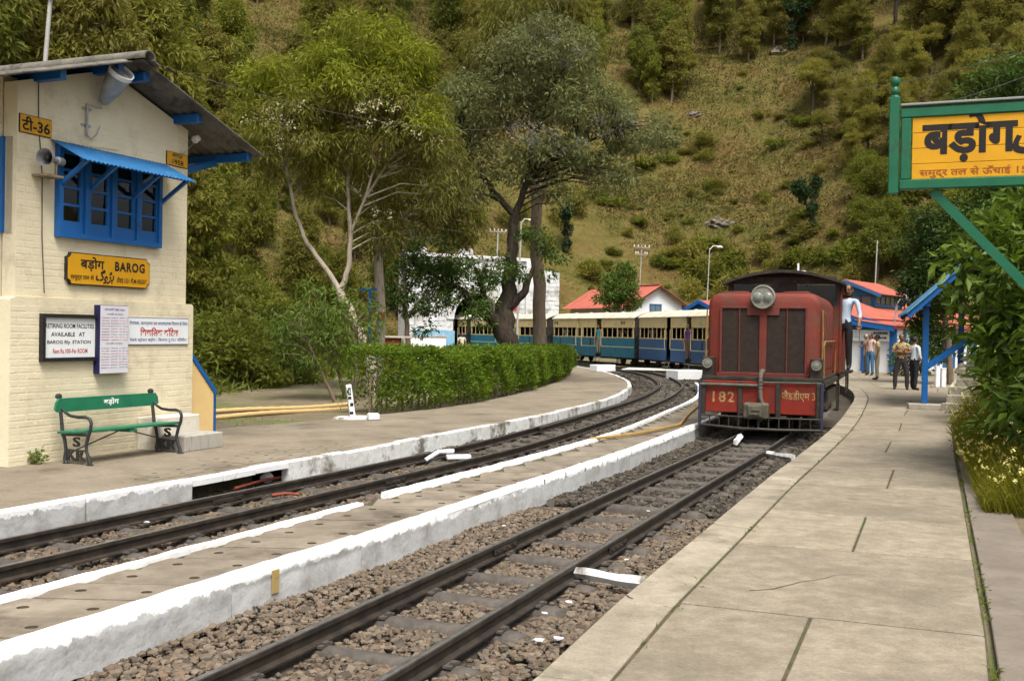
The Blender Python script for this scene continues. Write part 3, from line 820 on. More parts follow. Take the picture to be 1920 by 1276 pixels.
# ---- front window: frame, four casements of small panes
def window_unit(mb, x0, x1, z0, z1, y, bays, rows, fw=.07):
    """timber goes into mb; returns the pane rectangles"""
    mb.box(((x0 + x1) / 2, y, z0 + fw / 2), (x1 - x0, .12, fw)); mb.box(((x0 + x1) / 2, y, z1 - fw / 2), (x1 - x0, .12, fw))
    panes = []
    bw = (x1 - x0) / bays
    for i in range(bays + 1):
        mb.box((x0 + i * bw + (fw / 2 if i == 0 else -fw / 2 if i == bays else 0), y - .002, (z0 + z1) / 2), (fw, .116, z1 - z0 - 2 * fw))
    for i in range(bays):
        a, b = x0 + i * bw + fw * .55, x0 + (i + 1) * bw - fw * .55
        st = .055
        for u in (a + st / 2, b - st / 2): mb.box((u, y - .006, (z0 + z1) / 2), (st, .05, z1 - z0 - 2 * fw))
        lo, hi = z0 + fw, z1 - fw
        mb.box(((a + b) / 2, y - .006, lo + .07), (b - a - 2 * st, .05, .14))
        lo += .14
        rh = (hi - lo) / rows
        for k in range(rows):
            mb.box(((a + b) / 2, y - .006, lo + k * rh + rh - .015), (b - a - 2 * st, .045, .03))
            panes.append((a + st, b - st, lo + k * rh, lo + k * rh + rh - .03))
    return panes
wf = MB(); panes = window_unit(wf, .60, 2.35, 2.62, 3.70, .03, 4, 4, .06)
win = wf.build('window', m_blue, CB)
for a, b, c, d in panes:
    p = MB(); p.box((0, 0, 0), (b - a, .006, d - c)); p.build('pane', m_glass, win, loc=((a + b) / 2, .03, (c + d) / 2))
wf = MB(); M_side = Matrix.Rotation(-math.pi / 2, 4, 'Z')
panes = window_unit(wf, .0, 1.4, 2.62, 3.70, 0, 3, 4, .06)
win2 = wf.build('window', m_blue, CB, loc=(.07, 1.62, 0), rz=-math.pi / 2)
for a, b, c, d in panes:
    p = MB(); p.box((0, 0, 0), (b - a, .006, d - c)); p.build('pane', m_glass, win2, loc=((a + b) / 2, 0, (c + d) / 2))
# ---- awning over the window
def corrugated(mb, x0, x1, ya, za, yb, zb, pitch, amp, mi=0, nseg=4, thick=.006):
    """sheet from edge (ya,za) to edge (yb,zb), waves run across x"""
    n = int((x1 - x0) / pitch * 4) + 1
    top = []
    for k in range(n + 1):
        x = x0 + (x1 - x0) * k / n; wv = amp * math.sin(2 * math.pi * (x - x0) / pitch)
        top.append((x, wv))
    vs = [(x, ya, za + w_) for x, w_ in top] + [(x, yb, zb + w_) for x, w_ in top]
    vs += [(x, ya, za + w_ - thick) for x, w_ in top] + [(x, yb, zb + w_ - thick) for x, w_ in top]
    N = n + 1
    fs = [(k, k + 1, N + k + 1, N + k) for k in range(n)] + [(2 * N + k, 3 * N + k, 3 * N + k + 1, 2 * N + k + 1) for k in range(n)]
    fs += [(k, 2 * N + k, 2 * N + k + 1, k + 1) for k in range(n)] + [(N + k, N + k + 1, 3 * N + k + 1, 3 * N + k) for k in range(n)]
    mb.add(vs, fs, mi)
aw = MB(); corrugated(aw, .53, 2.47, .05, 3.745, -.47, 3.49, .068, .010)
awn = aw.build('awning', m_blue_lt, CB, smooth=60)
for x in (.64, 1.10, 1.85, 2.38):
    b = MB(); b.bar((x, .02, 3.22), (x, -.40, 3.50), .04, .045); b.build('bracket', m_blue, awn)
b = MB(); b.bar((.56, -.40, 3.50), (2.44, -.40, 3.50), .035, .03); b.build('batten', m_blue, awn)
# ---- roof: corrugated sheets, ridge capping, purlins
EAVE_R, EAVE_L = 3.93, -1.07
for side, xe in ((1, EAVE_R), (-1, EAVE_L)):
    y = -.50
    while y < DEP + .2:
        L = min(.74, DEP + .25 - y); mb = MB(); n = int(L / .146 * 6); N = n + 1
        rows = []
        for j in range(2):
            x = PK if j == 0 else xe
            for k in range(N):
                yy = y + L * k / n; rows.append((x, yy, roof_z(x) + .052 + .021 * math.sin(2 * math.pi * yy / .146)))
        low = [(a, b, c - .012) for a, b, c in rows]
        fs = [(k, k + 1, N + k + 1, N + k) for k in range(n)] + [(2 * N + k, 3 * N + k, 3 * N + k + 1, 2 * N + k + 1) for k in range(n)]
        fs += [(N + k, N + k + 1, 3 * N + k + 1, 3 * N + k) for k in range(n)] + [(0, N, 3 * N, 2 * N), (n, 2 * N + n, 3 * N + n, N + n)]
        mb.add(rows + low, fs); mb.build('roof_sheet', m_roofsheet, CB, smooth=50)
        y += .73
rc = MB()
arc = [(PK + .10 * math.cos(a), 4.86 + .085 * math.sin(a)) for a in np.linspace(-.35, math.pi + .35, 11)]
arc2 = [(PK + .085 * math.cos(a), 4.86 + .07 * math.sin(a)) for a in np.linspace(-.35, math.pi + .35, 11)]
rc.prism(arc + arc2[::-1], -.60, DEP + .3)
rc.box((PK + .15, DEP / 2 - .15, 4.825), (.14, DEP + .85, .015), 0, 0, Matrix.Rotation(.3, 3, 'Y')); rc.box((PK - .15, DEP / 2 - .15, 4.825), (.14, DEP + .85, .015), 0, 0, Matrix.Rotation(-.3, 3, 'Y'))
rc.build('ridge_cap', m_roofsheet, CB, smooth=40)
for x in (-.85, .32, 1.22, 1.66, 2.68, 3.78):
    p = MB(); p.box((x, DEP / 2 - .22, roof_z(x) - .035), (.10, DEP + .26, .115), 0, .008); p.build('purlin', m_blue, CB)
for yy in (.25, 2.2, 3.4):
    p = MB(); p.bar((2.98, yy, 3.72), (3.76, yy, roof_z(3.76) - .10), .07, .09); p.build('eave_brace', m_blue, CB)
p = MB(); p.bar((-.02, .6, 4.15), (-.75, .6, 4.05), .09, .09); p.build('eave_brace', m_blue, CB)
# ---- stair parapet with blue coping
p = MB(); p.prism([(2.99, -.2), (3.57, -.2), (3.57, .66), (2.99, 1.25)], .06, .22); p.build('stair_parapet', m_yellowwash, CB)
p = MB(); p.bar((2.97, .14, 1.30), (3.60, .14, .665), .20, .06); p.bar((3.59, .14, .70), (3.59, .14, -.2), .20, .065); p.build('coping', m_blue, CB)
# cables clipped to the wall
p = MB(); p.tube([(.33, .035, 4.38), (.34, .035, 3.9), (.38, .036, 3.5), (.40, .034, 3.3), (.41, .036, 2.6), (.42, -.0, 1.95)], .006, 5); p.build('cable', m_wire, CB)
p = MB(); p.tube([(.5, .035, 3.74), (1.1, .036, 3.76), (1.6, .035, 3.80)], .004, 5); p.build('cable', m_cream, CB)

def cab(x, y, z):                      # cabin frame -> world
    return Matrix.Translation((-5.56, 11.91, .1)) @ Matrix.Rotation(R(67.5), 4, 'Z') @ Vector((x, y, z))
def sign(name, label, x, y, z, cat='sign'):
    return thing(name, label, cat, cab(x, y, z), R(67.5))
# ---- station name board
s = sign('station_name_board', 'yellow notched board lettered BAROG on the cream cabin wall', 1.46, .05, 2.265)
hw, hh, nt = .70, .192, .055
def notched(hw, hh, nt, k=4):
    pts = []
    for sx, sz, a0 in ((1, 1, 180), (-1, 1, 270), (-1, -1, 0), (1, -1, 90)):
        seg = [(sx * hw + nt * math.cos(R(a0 + 90 * j / k)), sz * hh + nt * math.sin(R(a0 + 90 * j / k))) for j in range(k + 1)]
        pts += seg[::-1]
    return pts
p = MB(); p.prism(notched(hw, hh, nt), -.045, 0); p.build('board_edge', m_black, s)
p = MB(); p.prism(notched(hw - .012, hh - .012, nt), -.052, -.03); p.build('board', m_signyel, s)
for body, q, bold, spc, sl in (('\u092c\u095c\u094b\u0917', (-.50, -.11, -.02, .155), .022, 1, 0), ('BAROG', (.07, .60, .005, .125), .035, 1.15, 0), ('\ufb92\ufeed\ufb8d\ufe91', (-.245, .06, -.165, .015), .03, 1, .25),
                              ('समुद्र तल से', (-.65, -.28, -.145, -.06), .012, 1, 0), ('ऊँचाई 1531 मी.M.HEIGHT', (.10, .64, -.145, -.06), .012, 1, 0)):
    p = MB(); text_on(p, body, *q, -.055, 0, bold, spc, sl); p.build('lettering', m_letter_k, s)
# ---- small plates
s = sign('number_plate', 'small yellow plate lettered टी-36 near the cabin corner', .30, .05, 3.855)
p = MB(); p.box((0, -.008, 0), (.46, .014, .21)); p.build('plate_edge', m_black, s)
p = MB(); p.box((0, -.012, 0), (.445, .014, .195)); p.build('plate', m_signyel, s)
p = MB(); text_on(p, 'टी-36', -.20, .20, -.075, .085, -.0205, 0, .025); p.build('lettering', m_letter_k, s)
s = sign('date_plate', 'small yellow plate dated 1958 under the eave of the cabin', 2.70, .05, 3.84)
p = MB(); p.box((0, -.008, 0), (.42, .014, .185)); p.build('plate_edge', m_black, s)
p = MB(); p.box((0, -.012, 0), (.405, .014, .17)); p.build('plate', m_signyel, s)
p = MB(); text_on(p, 'अगस्त', -.11, .10, .01, .075, -.0205, 0, .02); text_on(p, '1958', -.10, .12, -.072, -.005, -.0205, 0, .02); p.build('lettering', m_letter_k, s)
# ---- notice boards
s = sign('notice_board', 'white framed notice lettered RETIRING ROOM FACILITIES AVAILABLE AT BAROG', .79, 0, 1.44)
p = MB()
for c, d in (((0, -.03, .255), (.88, .06, .045)), ((0, -.03, -.255), (.88, .06, .045)), ((-.418, -.03, 0), (.045, .06, .465)), ((.418, -.03, 0), (.045, .06, .465))): p.box(c, d)
p.build('frame', m_black, s)
p = MB(); p.box((0, -.018, 0), (.80, .02, .47)); p.build('panel', m_signwht, s)
p = MB()
text_on(p, 'RETIRING ROOM FACILITIES', -.375, .375, .11, .165, -.0295, 0, .02)
text_on(p, 'AVAILABLE   AT', -.29, .23, .015, .065, -.0295, 0, .02)
text_on(p, 'BAROG Rly. STATION', -.345, .325, -.085, -.03, -.0295, 0, .02)
p.build('lettering', m_letter_k, s)
p = MB(); text_on(p, 'Rent Rs.100/-Per ROOM', -.26, .275, -.185, -.13, -.0295, 0, .02); p.build('lettering', m_letter_r, s)
s = sign('time_table', 'tall narrow white timetable box hung between two notices', 1.43, 0, 1.42)
p = MB(); p.box((0, -.05, 0), (.48, .10, .84), 0, .004); p.build('case', mat('dark_blue_case', (.012, .012, .07), rough=.5), s)
p = MB(); p.box((0, -.102, 0), (.47, .006, .83)); p.build('sheet', mat('printed_sheet', (.58, .56, .62), (.64, .62, .66), rough=.6, scale=3), s)
p = MB()
text_on(p, 'समय सारणी TIME TABLE', -.17, .17, .355, .385, -.1065, 0, .012)
text_on(p, 'अप गाडियां  UP TRAINS', -.13, .14, .30, .325, -.1065, 0, .008)
text_on(p, 'डाउन गाडियां  DN TRAINS', -.14, .14, -.06, -.035, -.1065, 0, .008)
p.build('lettering', m_letter_b, s)
p1, p2 = MB(), MB(); rr = random.Random(2)
for k in range(19):
    zz = .265 - k * .034
    if abs(zz + .048) < .03: continue
    mbk = p2 if k % 3 == 1 else p1
    for a, b in ((-.215, -.09), (-.06, .05), (.085, .115), (.14, .175), (.195, .22)):
        x = a
        while x < b:
            l = rr.uniform(.008, .022); mbk.box((x + l / 2, -.106, zz + rr.uniform(-.002, .002)), (l, .001, rr.uniform(.006, .011))); x += l + .006
o = p1.build('printed_rows', mat('grey_print', (.16, .15, .24), rough=.8), s); o['kind'] = 'stuff'; o = p2.build('printed_rows', mat('red_print', (.45, .13, .17), rough=.8), s); o['kind'] = 'stuff'
s = sign('cottage_notice', 'flat white plate with red and blue Hindi lettering near the stair', 2.33, 0, 1.525)
p = MB(); p.box((0, -.01, 0), (1.16, .018, .35)); p.build('plate_edge', m_letter_b, s)
p = MB(); p.box((0, -.014, 0), (1.145, .018, .335)); p.build('plate', m_signwht, s)
p = MB(); text_on(p, 'रोमांचक, आनन्दमय एवं आरामदायक \u093fवशाम के \u093fलये।', -.555, .555, .065, .135, -.0245, 0, .012)
text_on(p, 'रेलवे स्टेशन बड़ोग : \u093fकराया रु.751 प\u093fत\u093fदन', -.54, .54, -.145, -.085, -.0245, 0, .008); p.build('lettering', m_letter_b, s)
p = MB(); text_on(p, '\u093fशवा\u093fलक कॉटेज', -.36, .37, -.065, .05, -.0245, 0, .025); p.build('lettering', m_letter_r, s)
# ---- horn loudspeaker, flood lamp, insulator
s = sign('loudspeaker', 'grey horn loudspeaker on a bracket beside the blue cabin window', .42, .05, 3.48, 'loudspeaker')
Mh = Matrix.Translation((.0, -.17, 0)) @ Matrix.Rotation(R(-75), 4, 'Z') @ Matrix.Rotation(R(90), 4, 'X')
p = MB(); p.lathe([(.10, .20), (.092, .17), (.06, .09), (.036, .02), (.034, -.06), (.034, -.15)], 20, 0, Mh, caps=False); p.lathe([(.034, -.06), (.048, -.065), (.048, -.17), (.03, -.18), (.001, -.18)], 16, 0, Mh, False); p.build('horn', m_galv, s, smooth=40)
p = MB(); p.lathe([(.035, .02), (.03, .16), (.012, .17), (.001, .17)], 12, 0, Mh, False); p.build('horn_throat', m_black, s, smooth=40)
p = MB(); p.bar((.03, -.17, -.04), (.03, -.17, -.17), .02, .02); p.box((-.03, -.11, -.19), (.26, .22, .025)); p.build('bracket', mat('bare_timber', (.22, .17, .10), rough=.9), s)
s = sign('flood_lamp', 'large grey bell shaped flood lamp fixed below the cabin gable', 1.12, .05, 4.0, 'lamp')
ax = Vector((-.12, -.62, .60)).normalized(); Ml = Matrix.Translation((.14, -.10, .33)) @ ax.to_track_quat('Z', 'Y').to_matrix().to_4x4()
p = MB(); p.lathe([(.03, -.04), (.06, -.02), (.085, .06), (.115, .18), (.135, .30), (.145, .42), (.15, .43), (.14, .44), (.13, .40), (.09, .2)], 22, 0, Ml, False); lampb = p.build('housing', m_galv, s, smooth=40)
p = MB(); p.lathe([(.151, .41), (.153, .47), (.146, .47), (.144, .41)], 22, 0, Ml, False); p.build('rim', m_signwht, lampb, smooth=40)
p = MB()
for k in range(6): p.lathe([(.022 + .022 * k, .452), (.027 + .022 * k, .452)], 20, 0, Ml, False)
for k in range(8):
    a = math.pi * k / 8; p.tube([Ml @ Vector((-.14 * math.cos(a), -.14 * math.sin(a), .453)), Ml @ Vector((.14 * math.cos(a), .14 * math.sin(a), .453))], .0025, 4)
p.build('guard', m_galv, lampb)
p = MB(); p.lathe([(.13, .40), (.001, .42)], 20, 0, Ml, False); p.build('lens', glassmat('lamp_lens', (.35, .33, .27), .2), lampb)
p = MB(); p.tube([(-.06, -.03, -.12), (-.06, -.03, .26), (.02, -.10, .22), (.05, -.15, .22)], .014, 8); p.bar((-.12, 0, .20), (.02, 0, .20), .03); p.bar((-.13, 0, -.0), (.02, 0, -.0), .03); p.tube([(-.06, -.03, -.12), (.0, -.04, -.15), (.10, -.03, -.08), (.16, -.02, .03)], .007, 6); p.build('bracket', m_galv, s, smooth=40)
s = sign('insulator', 'white porcelain insulator on the corner of the cabin eave', 3.06, .02, 4.18, 'insulator')
p = MB(); p.lathe([(.012, -.05), (.05, -.04), (.055, -.01), (.03, 0), (.045, .02), (.04, .05), (.01, .06)], 14, 0, Matrix.Rotation(R(70), 4, 'X')); p.build('body', m_porc, s, smooth=40)
p = MB(); p.tube([(0, 0, 0), (-.05, .1, .02)], .01, 6); p.build('pin', m_iron, s)
p = MB(); p.tube([(0, -.03, 0), (-.25, -.02, -.22), (-.62, .01, -.48)], .004, 5); p.build('wire', m_galv, s)

# ================================================================ bench
bw = cab(1.20, -.44, 0)
BN = thing('platform_bench', 'green timber bench with black cast iron ends by the cream wall', 'bench', bw, R(67.5) - R(3))
LB_ = 1.62
p = MB(); p.prism([(-LB_ / 2 + .04, .585), (LB_ / 2 - .04, .585), (LB_ / 2, .62), (LB_ / 2 - .02, .70), (LB_ / 2 - .06, .745), (-LB_ / 2 + .06, .745), (-LB_ / 2 + .02, .70), (-LB_ / 2, .62)], .185, .215)
back = p.build('backrest', m_green, BN)
p = MB(); text_on(p, '\u092c\u095c\u094b\u0917', -.10, .14, .625, .72, .1835, 0, .03); p.build('lettering', m_letter_w, back)
for k in range(2):
    p = MB(); p.box((0, -.11 + k * .205, .375 - k * .012), (LB_ - .06, .195, .032), 0, .006, Matrix.Rotation(R(-4), 3, 'X')); p.build('seat_plank', m_green, BN)
p = MB(); p.box((0, -.02, .34), (.12, .36, .03)); p.build('seat_batten', m_green, BN)
for sx in (-1, 1):
    x = sx * (LB_ / 2 - .09)
    f = MB()
    f.tube([(x, .10, .0), (x, .13, .05), (x, .11, .16), (x, .135, .28), (x, .17, .36), (x, .19, .50), (x, .215, .66), (x, .235, .76)], [.024, .02, .019, .02, .022, .021, .019, .018], 8)
    f.lathe([(.001, -.034), (.028, -.026), (.036, 0), (.028, .026), (.001, .034)], 12, 0, Matrix.Translation((x, .24, .765)) @ Matrix.Rotation(math.pi / 2, 4, 'Y'), False)
    f.tube([(x, -.27, .0), (x, -.26, .06), (x, -.215, .15), (x, -.205, .22), (x, -.235, .33), (x, -.27, .40), (x, -.28, .48), (x, -.255, .53), (x, -.19, .545), (x, -.08, .54), (x, .05, .55), (x, .13, .585), (x, .185, .63)], [.026, .021, .018, .019, .021, .019, .019, .02, .02, .019, .018, .017, .015], 8)
    f.bar((x, -.24, .345), (x, .17, .33), .04, .03); f.bar((x, -.215, .16), (x, .115, .16), .015, .02)
    f.box((x, -.27, .006), (.05, .07, .012)); f.box((x, .10, .006), (.05, .07, .012))
    fo = f.build('iron_end', m_iron, BN, smooth=50)
    l = MB(); Ml = Matrix.Translation((x, -.05, 0)) @ Matrix.Rotation(R(-90), 4, 'Z')
    for dy in (-.008, .008):
        text_on(l, 'S', -.05, .06, .20, .315, dy, 0, .03, M=Ml); text_on(l, 'KR', -.14, .14, .04, .17, dy, 0, .035, M=Ml)
    l.build('iron_letters', m_iron, fo)
    r_ = MB(); r_.tube([(x, -.03, .16), (sx * .06, -.03, .335)], .008, 6); r_.build('brace_rod', m_iron, BN)
# ---- concrete steps beside the bench
ST = thing('concrete_steps', 'two grey and white concrete step blocks behind the bench end', 'steps', cab(2.42, -.36, 0), R(67.5))
p = MB(); p.box((0, -.16, .10), (.76, .38, .205), 0, .012); p.build('step', mat('stained_concrete', (.30, .28, .24), (.42, .40, .36), rough=.9, scale=3, c3=(.2, .18, .14), s3=3, stretch=(3, 3, .6)), ST)
p = MB(); p.box((-.05, .19, .21), (.84, .32, .425), 0, .012); p.build('step', mat('whitish_concrete', (.55, .51, .43), (.65, .61, .53), rough=.9, scale=4, c3=(.4, .36, .28), s3=4), ST)
# ================================================================ red diesel locomotive
m_red = mat('locomotive_red', (.165, .026, .014), (.125, .021, .013), rough=.62, scale=2.5, c3=(.095, .046, .030), s3=2.6, w3=(.46, .68), bump=.003, bscale=14, spec=.3)
m_red2 = mat('buffer_beam_red', (.23, .020, .009), (.17, .016, .009), rough=.55, scale=4, c3=(.07, .022, .014), s3=3.4, w3=(.50, .68))
m_redfr = mat('faded_red_trim', (.15, .035, .028), (.11, .024, .02), rough=.6, scale=6)
m_grime = mat('oily_black', (.016, .014, .012), (.045, .036, .028), rough=.6, scale=5, c3=(.08, .06, .042), s3=3, w3=(.58, .75))
m_grille = mat('radiator_core', (.020, .014, .011), (.045, .028, .02), rough=.8, scale=9)
m_lampgrey = mat('lamp_housing_grey', (.17, .165, .135), (.25, .24, .20), rough=.6, scale=6, c3=(.10, .09, .075), s3=5)
m_lens = glassmat('headlamp_lens', (.16, .17, .14), .10)
m_cabglass = glassmat('cab_window_glass', (.10, .10, .095), .08)
m_stencil = mat('faded_stencil_cream', (.38, .25, .10), (.27, .12, .05), rough=.8, scale=16, ramp=(.42, .58))
for i, q in enumerate(RT):
    if q.y > 18.0: break
hd = tangents(RT)[i + 6]; la = math.atan2(hd.y, hd.x) - math.pi / 2
LO = thing('diesel_locomotive', 'red diesel locomotive numbered 182 with twin headlamp and dark grilles', 'locomotive', (q.x, q.y, 0), la)
# local: x to the viewer's right, -y towards the viewer, rails at z = 0
def round_poly(x0, x1, z0, z1, r, k=5):
    pts = [(x0, z0), (x1, z0)]
    pts += [(x1 - r + r * math.cos(a), z1 - r + r * math.sin(a)) for a in np.linspace(0, math.pi / 2, k)]
    pts += [(x0 + r + r * math.cos(a), z1 - r + r * math.sin(a)) for a in np.linspace(math.pi / 2, math.pi, k)]
    return pts
def loft(mb, sections, mi=0, cap=True):       # sections: list of (y, polygon)
    n = len(sections[0][1]); vs = []
    for y, poly in sections: vs += [(x, y, z) for x, z in poly]
    fs = [(i * n + k, i * n + (k + 1) % n, (i + 1) * n + (k + 1) % n, (i + 1) * n + k) for i in range(len(sections) - 1) for k in range(n)]
    if cap: fs += [tuple(range(n)), tuple((len(sections) - 1) * n + k for k in range(n))[::-1]]
    mb.add(vs, fs, mi)
p = MB()
loft(p, [(.24, round_poly(-.88, .88, 1.0, 2.36, .16)), (.27, round_poly(-.92, .92, 1.0, 2.41, .19)), (.34, round_poly(-.95, .95, 1.0, 2.44, .22)), (3.3, round_poly(-.95, .95, 1.0, 2.44, .22))])
hood = p.build('hood', m_red, LO, smooth=38)
# raised panels on the hood shoulders and a row of side doors
for sx in (-1, 1):
    p = MB(); p.box((sx * .52, .60, 2.452), (.42, .42, .03), 0, .012); p.build('hood_hatch', m_red, hood, smooth=38)
    for k in range(4):
        p = MB(); p.box((sx * .953, .75 + k * .66, 1.62), (.02, .60, 1.0), 0, .008); p.build('hood_door', m_red, hood, smooth=38)
# radiator grilles: recessed core, frame and slats
for sx in (-1, 1):
    x0, x1 = (.055, .70); cx = sx * (x0 + x1) / 2; w_ = x1 - x0
    g = MB(); g.box((cx, .235, 1.62), (w_, .03, 1.10)); gr_ = g.build('grille', m_grille, LO)
    f = MB()
    for c, d in (((cx, .215, 2.185), (w_ + .06, .05, .035)), ((cx, .215, 1.055), (w_ + .06, .05, .035)), ((sx * (x1 + .015), .215, 1.62), (.035, .05, 1.095)), ((sx * (x0 - .012), .215, 1.62), (.035, .05, 1.095)), ((cx + sx * .02, .213, 1.62), (.018, .04, 1.095))): f.box(c, d, 0, .004)
    f.box((sx * .15, .212, 2.11), (.24, .045, .12), 0, .004)
    f.build('grille_frame', m_redfr, gr_)
    b = MB()
    for k in range(24): b.box((cx, .222, 1.10 + k * .045), (w_ - .01, .012, .008))
    for k in range(15): b.box((cx - w_ / 2 + .02 + k * (w_ - .04) / 14, .2235, 1.62), (.005, .008, 1.08))
    o = b.build('mesh_wires', mat('grille_wire', (.03, .02, .016), rough=.7), gr_); o['kind'] = 'stuff'
p = MB(); p.box((0, .215, 1.64), (.085, .055, 1.1), 0, .006); p.box((0, .222, 1.03), (1.55, .06, .05), 0, .006); p.build('grille_post', m_red, LO)
# twin headlamp
h = thing; Mf = Matrix.Translation((0, .23, 2.36)) @ Matrix.Rotation(R(90), 4, 'X')
p = MB(); p.lathe([(.15, -.30), (.19, -.05), (.205, .06), (.205, .14), (.195, .155), (.18, .155), (.175, .14)], 30, 0, Mf, False); p.lathe([(.18, .142), (.001, .142)], 30, 0, Mf, False)
p.box((0, .35, 2.28), (.30, .3, .2)); hl = p.build('headlamp', m_lampgrey, LO, smooth=35)
for sx in (-1, 1):
    Mq = Matrix.Translation((sx * .082, .23, 2.355)) @ Matrix.Rotation(R(90), 4, 'X')
    q_ = MB(); q_.lathe([(.074, .15), (.078, .165), (.070, .168)], 20, 0, Mq, False); q_.build('lamp_rim', m_galv, hl, smooth=40)
    q_ = MB(); q_.lathe([(.069, .160), (.05, .172), (.025, .179), (.001, .181)], 20, 0, Mq, False); q_.build('lens', m_lens, hl, smooth=60)
for sx in (-1, 1):                     # marker lamps in boxes
    b = MB(); b.box((sx * .90, .16, 1.16), (.20, .20, .34), 0, .01); bo = b.build('lamp_box', m_grime, LO)
    Mq = Matrix.Translation((sx * .905, .06, 1.22)) @ Matrix.Rotation(R(90), 4, 'X')
    b = MB(); b.lathe([(.06, -.02), (.082, .03), (.085, .06), (.072, .062), (.07, .05)], 18, 0, Mq, False); b.build('lamp_rim', m_lampgrey, bo, smooth=40)
    b = MB(); b.lathe([(.071, .048), (.04, .06), (.001, .064)], 18, 0, Mq, False); b.build('lens', m_lens, bo, smooth=60)
# frame, buffer beam, lettering
p = MB(); p.box((0, 3.1, .97), (2.02, 6.1, .07), 0, .01); p.box((0, 3.2, .80), (1.5, 5.8, .28)); p.build('underframe', m_grime, LO)
p = MB(); p.box((0, .02, .66), (1.98, .05, .54), 0, .008); bb = p.build('buffer_beam', m_red2, LO)
for x in (-.33, .30, .955, -.955):
    p = MB(); p.box((x, -.02, .62), (.075, .05, .60), 0, .006); p.build('beam_post', m_grime, bb)
p = MB(); text_on(p, '182', -.80, -.43, .56, .745, -.0085, 0, .02, 1.2); p.build('stencil_number', m_stencil, bb)
p = MB(); text_on(p, 'जैडडीएम 3', .355, .90, .61, .80, -.0085, 0, .012); p.build('stencil_lettering', m_stencil, bb)
p = MB(); p.tube([(-1.02, -.05, .86), (.05, -.05, .86)], .028, 10); p.tube([(.06, -.04, .92), (1.0, -.03, .93)], .014, 8); p.build('air_pipe', mat('pipe_grey_green', (.10, .115, .085), (.06, .065, .05), rough=.6, scale=8), LO, smooth=40)
p = MB(); p.tube([(.02, .12, 1.10), (.02, .02, 1.10), (.015, -.05, 1.06), (.01, -.07, .98), (.01, -.085, .82), (.02, -.10, .66), (.06, -.115, .55), (.12, -.11, .47), (.11, -.08, .42)], [.045, .042, .04, .036, .034, .034, .036, .042, .05], 10)
for zz in (.70, .76, .82, .88, .94): p.lathe([(.037, -.012), (.042, 0), (.037, .012)], 10, 0, Matrix.Translation((.012, -.085, zz)), False)
p.build('vacuum_hose', mat('rubber_hose', (.075, .07, .06), (.12, .11, .09), rough=.7, scale=10), LO, smooth=40)
p = MB(); p.box((-.05, -.10, .44), (.42, .22, .27), 0, .03); p.box((-.06, -.22, .44), (.24, .08, .20), 0, .02); p.box((-.06, -.265, .47), (.17, .03, .03)); p.box((-.06, -.265, .40), (.17, .03, .03)); p.box((-.13, -.265, .435), (.03, .03, .07)); p.tube([(-.28, -.12, .40), (-.2, -.16, .52), (-.1, -.18, .56)], .02, 6)
p.build('coupler', mat('coupler_iron', (.06, .055, .04), (.12, .105, .075), rough=.75, scale=9), LO, smooth=30)
# guard rails (cattle guard) below the beam
p = MB()
p.tube([(-1.0, -.06, .34), (-.3, -.16, .33), (.3, -.16, .33), (1.0, -.06, .33)], .016, 6); p.tube([(-1.0, -.06, .17), (-.3, -.18, .14), (.3, -.18, .14), (1.0, -.06, .15)], .026, 6)
for k in range(13):
    x = -1.0 + k * 2.0 / 12; y = -.06 if abs(x) > .95 else (-.06 - .11 * (1 - max(0, (abs(x) - .3) / .7)))
    p.tube([(x, y, .34), (x, y - .01, .15)], .011, 5)
p.build('rail_guard', m_grime, LO, smooth=40)
for sx in (-1, 1):
    p = MB(); p.box((sx * 1.01, -.05, .53), (.05, .045, .80), 0, .006); p.build('guard_post', mat('guard_post_blue', (.03, .03, .06), rough=.5), LO)
# cab with glazed front, arched roof, side walls
CY0, CY1, CW = 3.3, 5.1, 1.07
def arch(w, z0, z1, n=11): return [(w * math.cos(a) * -1, z0 + (z1 - z0) * math.sin(a)) for a in np.linspace(.0, math.pi, n)]
roofp = [(-1.17, 2.70)] + [(x, 2.74 + .26 * (1 - (x / 1.17) ** 2)) for x in np.linspace(-1.17, 1.17, 13)] + [(1.17, 2.70)] + [(x, 2.70 + .24 * (1 - (x / 1.17) ** 2)) for x in np.linspace(1.1, -1.1, 13)]
p = MB(); p.prism(roofp, CY0 - .32, CY1 + .2); cr = p.build('cab_roof', m_grime, LO, smooth=30)
p = MB(); p.box((.1, 4.2, 3.01), (.5, .5, .05), 0, .01); p.tube([(.18, 4.2, 3.02), (.18, 4.2, 3.2)], .02, 6); p.build('roof_vent', m_signwht, cr)
p = MB()
for z0, z1 in ((1.0, 2.30),): p.box((0, CY0 + .03, (z0 + z1) / 2), (2 * CW, .06, z1 - z0))
for x, w_ in ((-1.03, .09), (1.03, .09), (0, .46)): p.box((x, CY0 + .03, 2.52), (w_, .06, .44), 1)
p.box((0, CY0 + .03, 2.80), (2.0, .06, .14), 1)
p.box((0, CY1, 1.9), (2 * CW, .06, 1.8))
for sx in (-1, 1):
    p.box((sx * CW, CY0 + .25, 1.86), (.05, .5, 1.72)); p.box((sx * CW, CY1 - .2, 1.86), (.05, .4, 1.72)); p.box((sx * CW, (CY0 + CY1) / 2, 2.64), (.05, CY1 - CY0, .16))
p.box((0, 4.2, 1.02), (2.1, 1.8, .05))
p.build('cab_body', [m_red, m_grime], LO)
p = MB(); Mq = Matrix.Translation((-.02, CY0 - .02, 2.64)) @ Matrix.Rotation(R(90), 4, 'X'); p.lathe([(.085, 0), (.085, .05), (.065, .05), (.06, .02), (.001, .02)], 18, 0, Mq, False); p.build('horn_port', m_grime, cr, smooth=40)
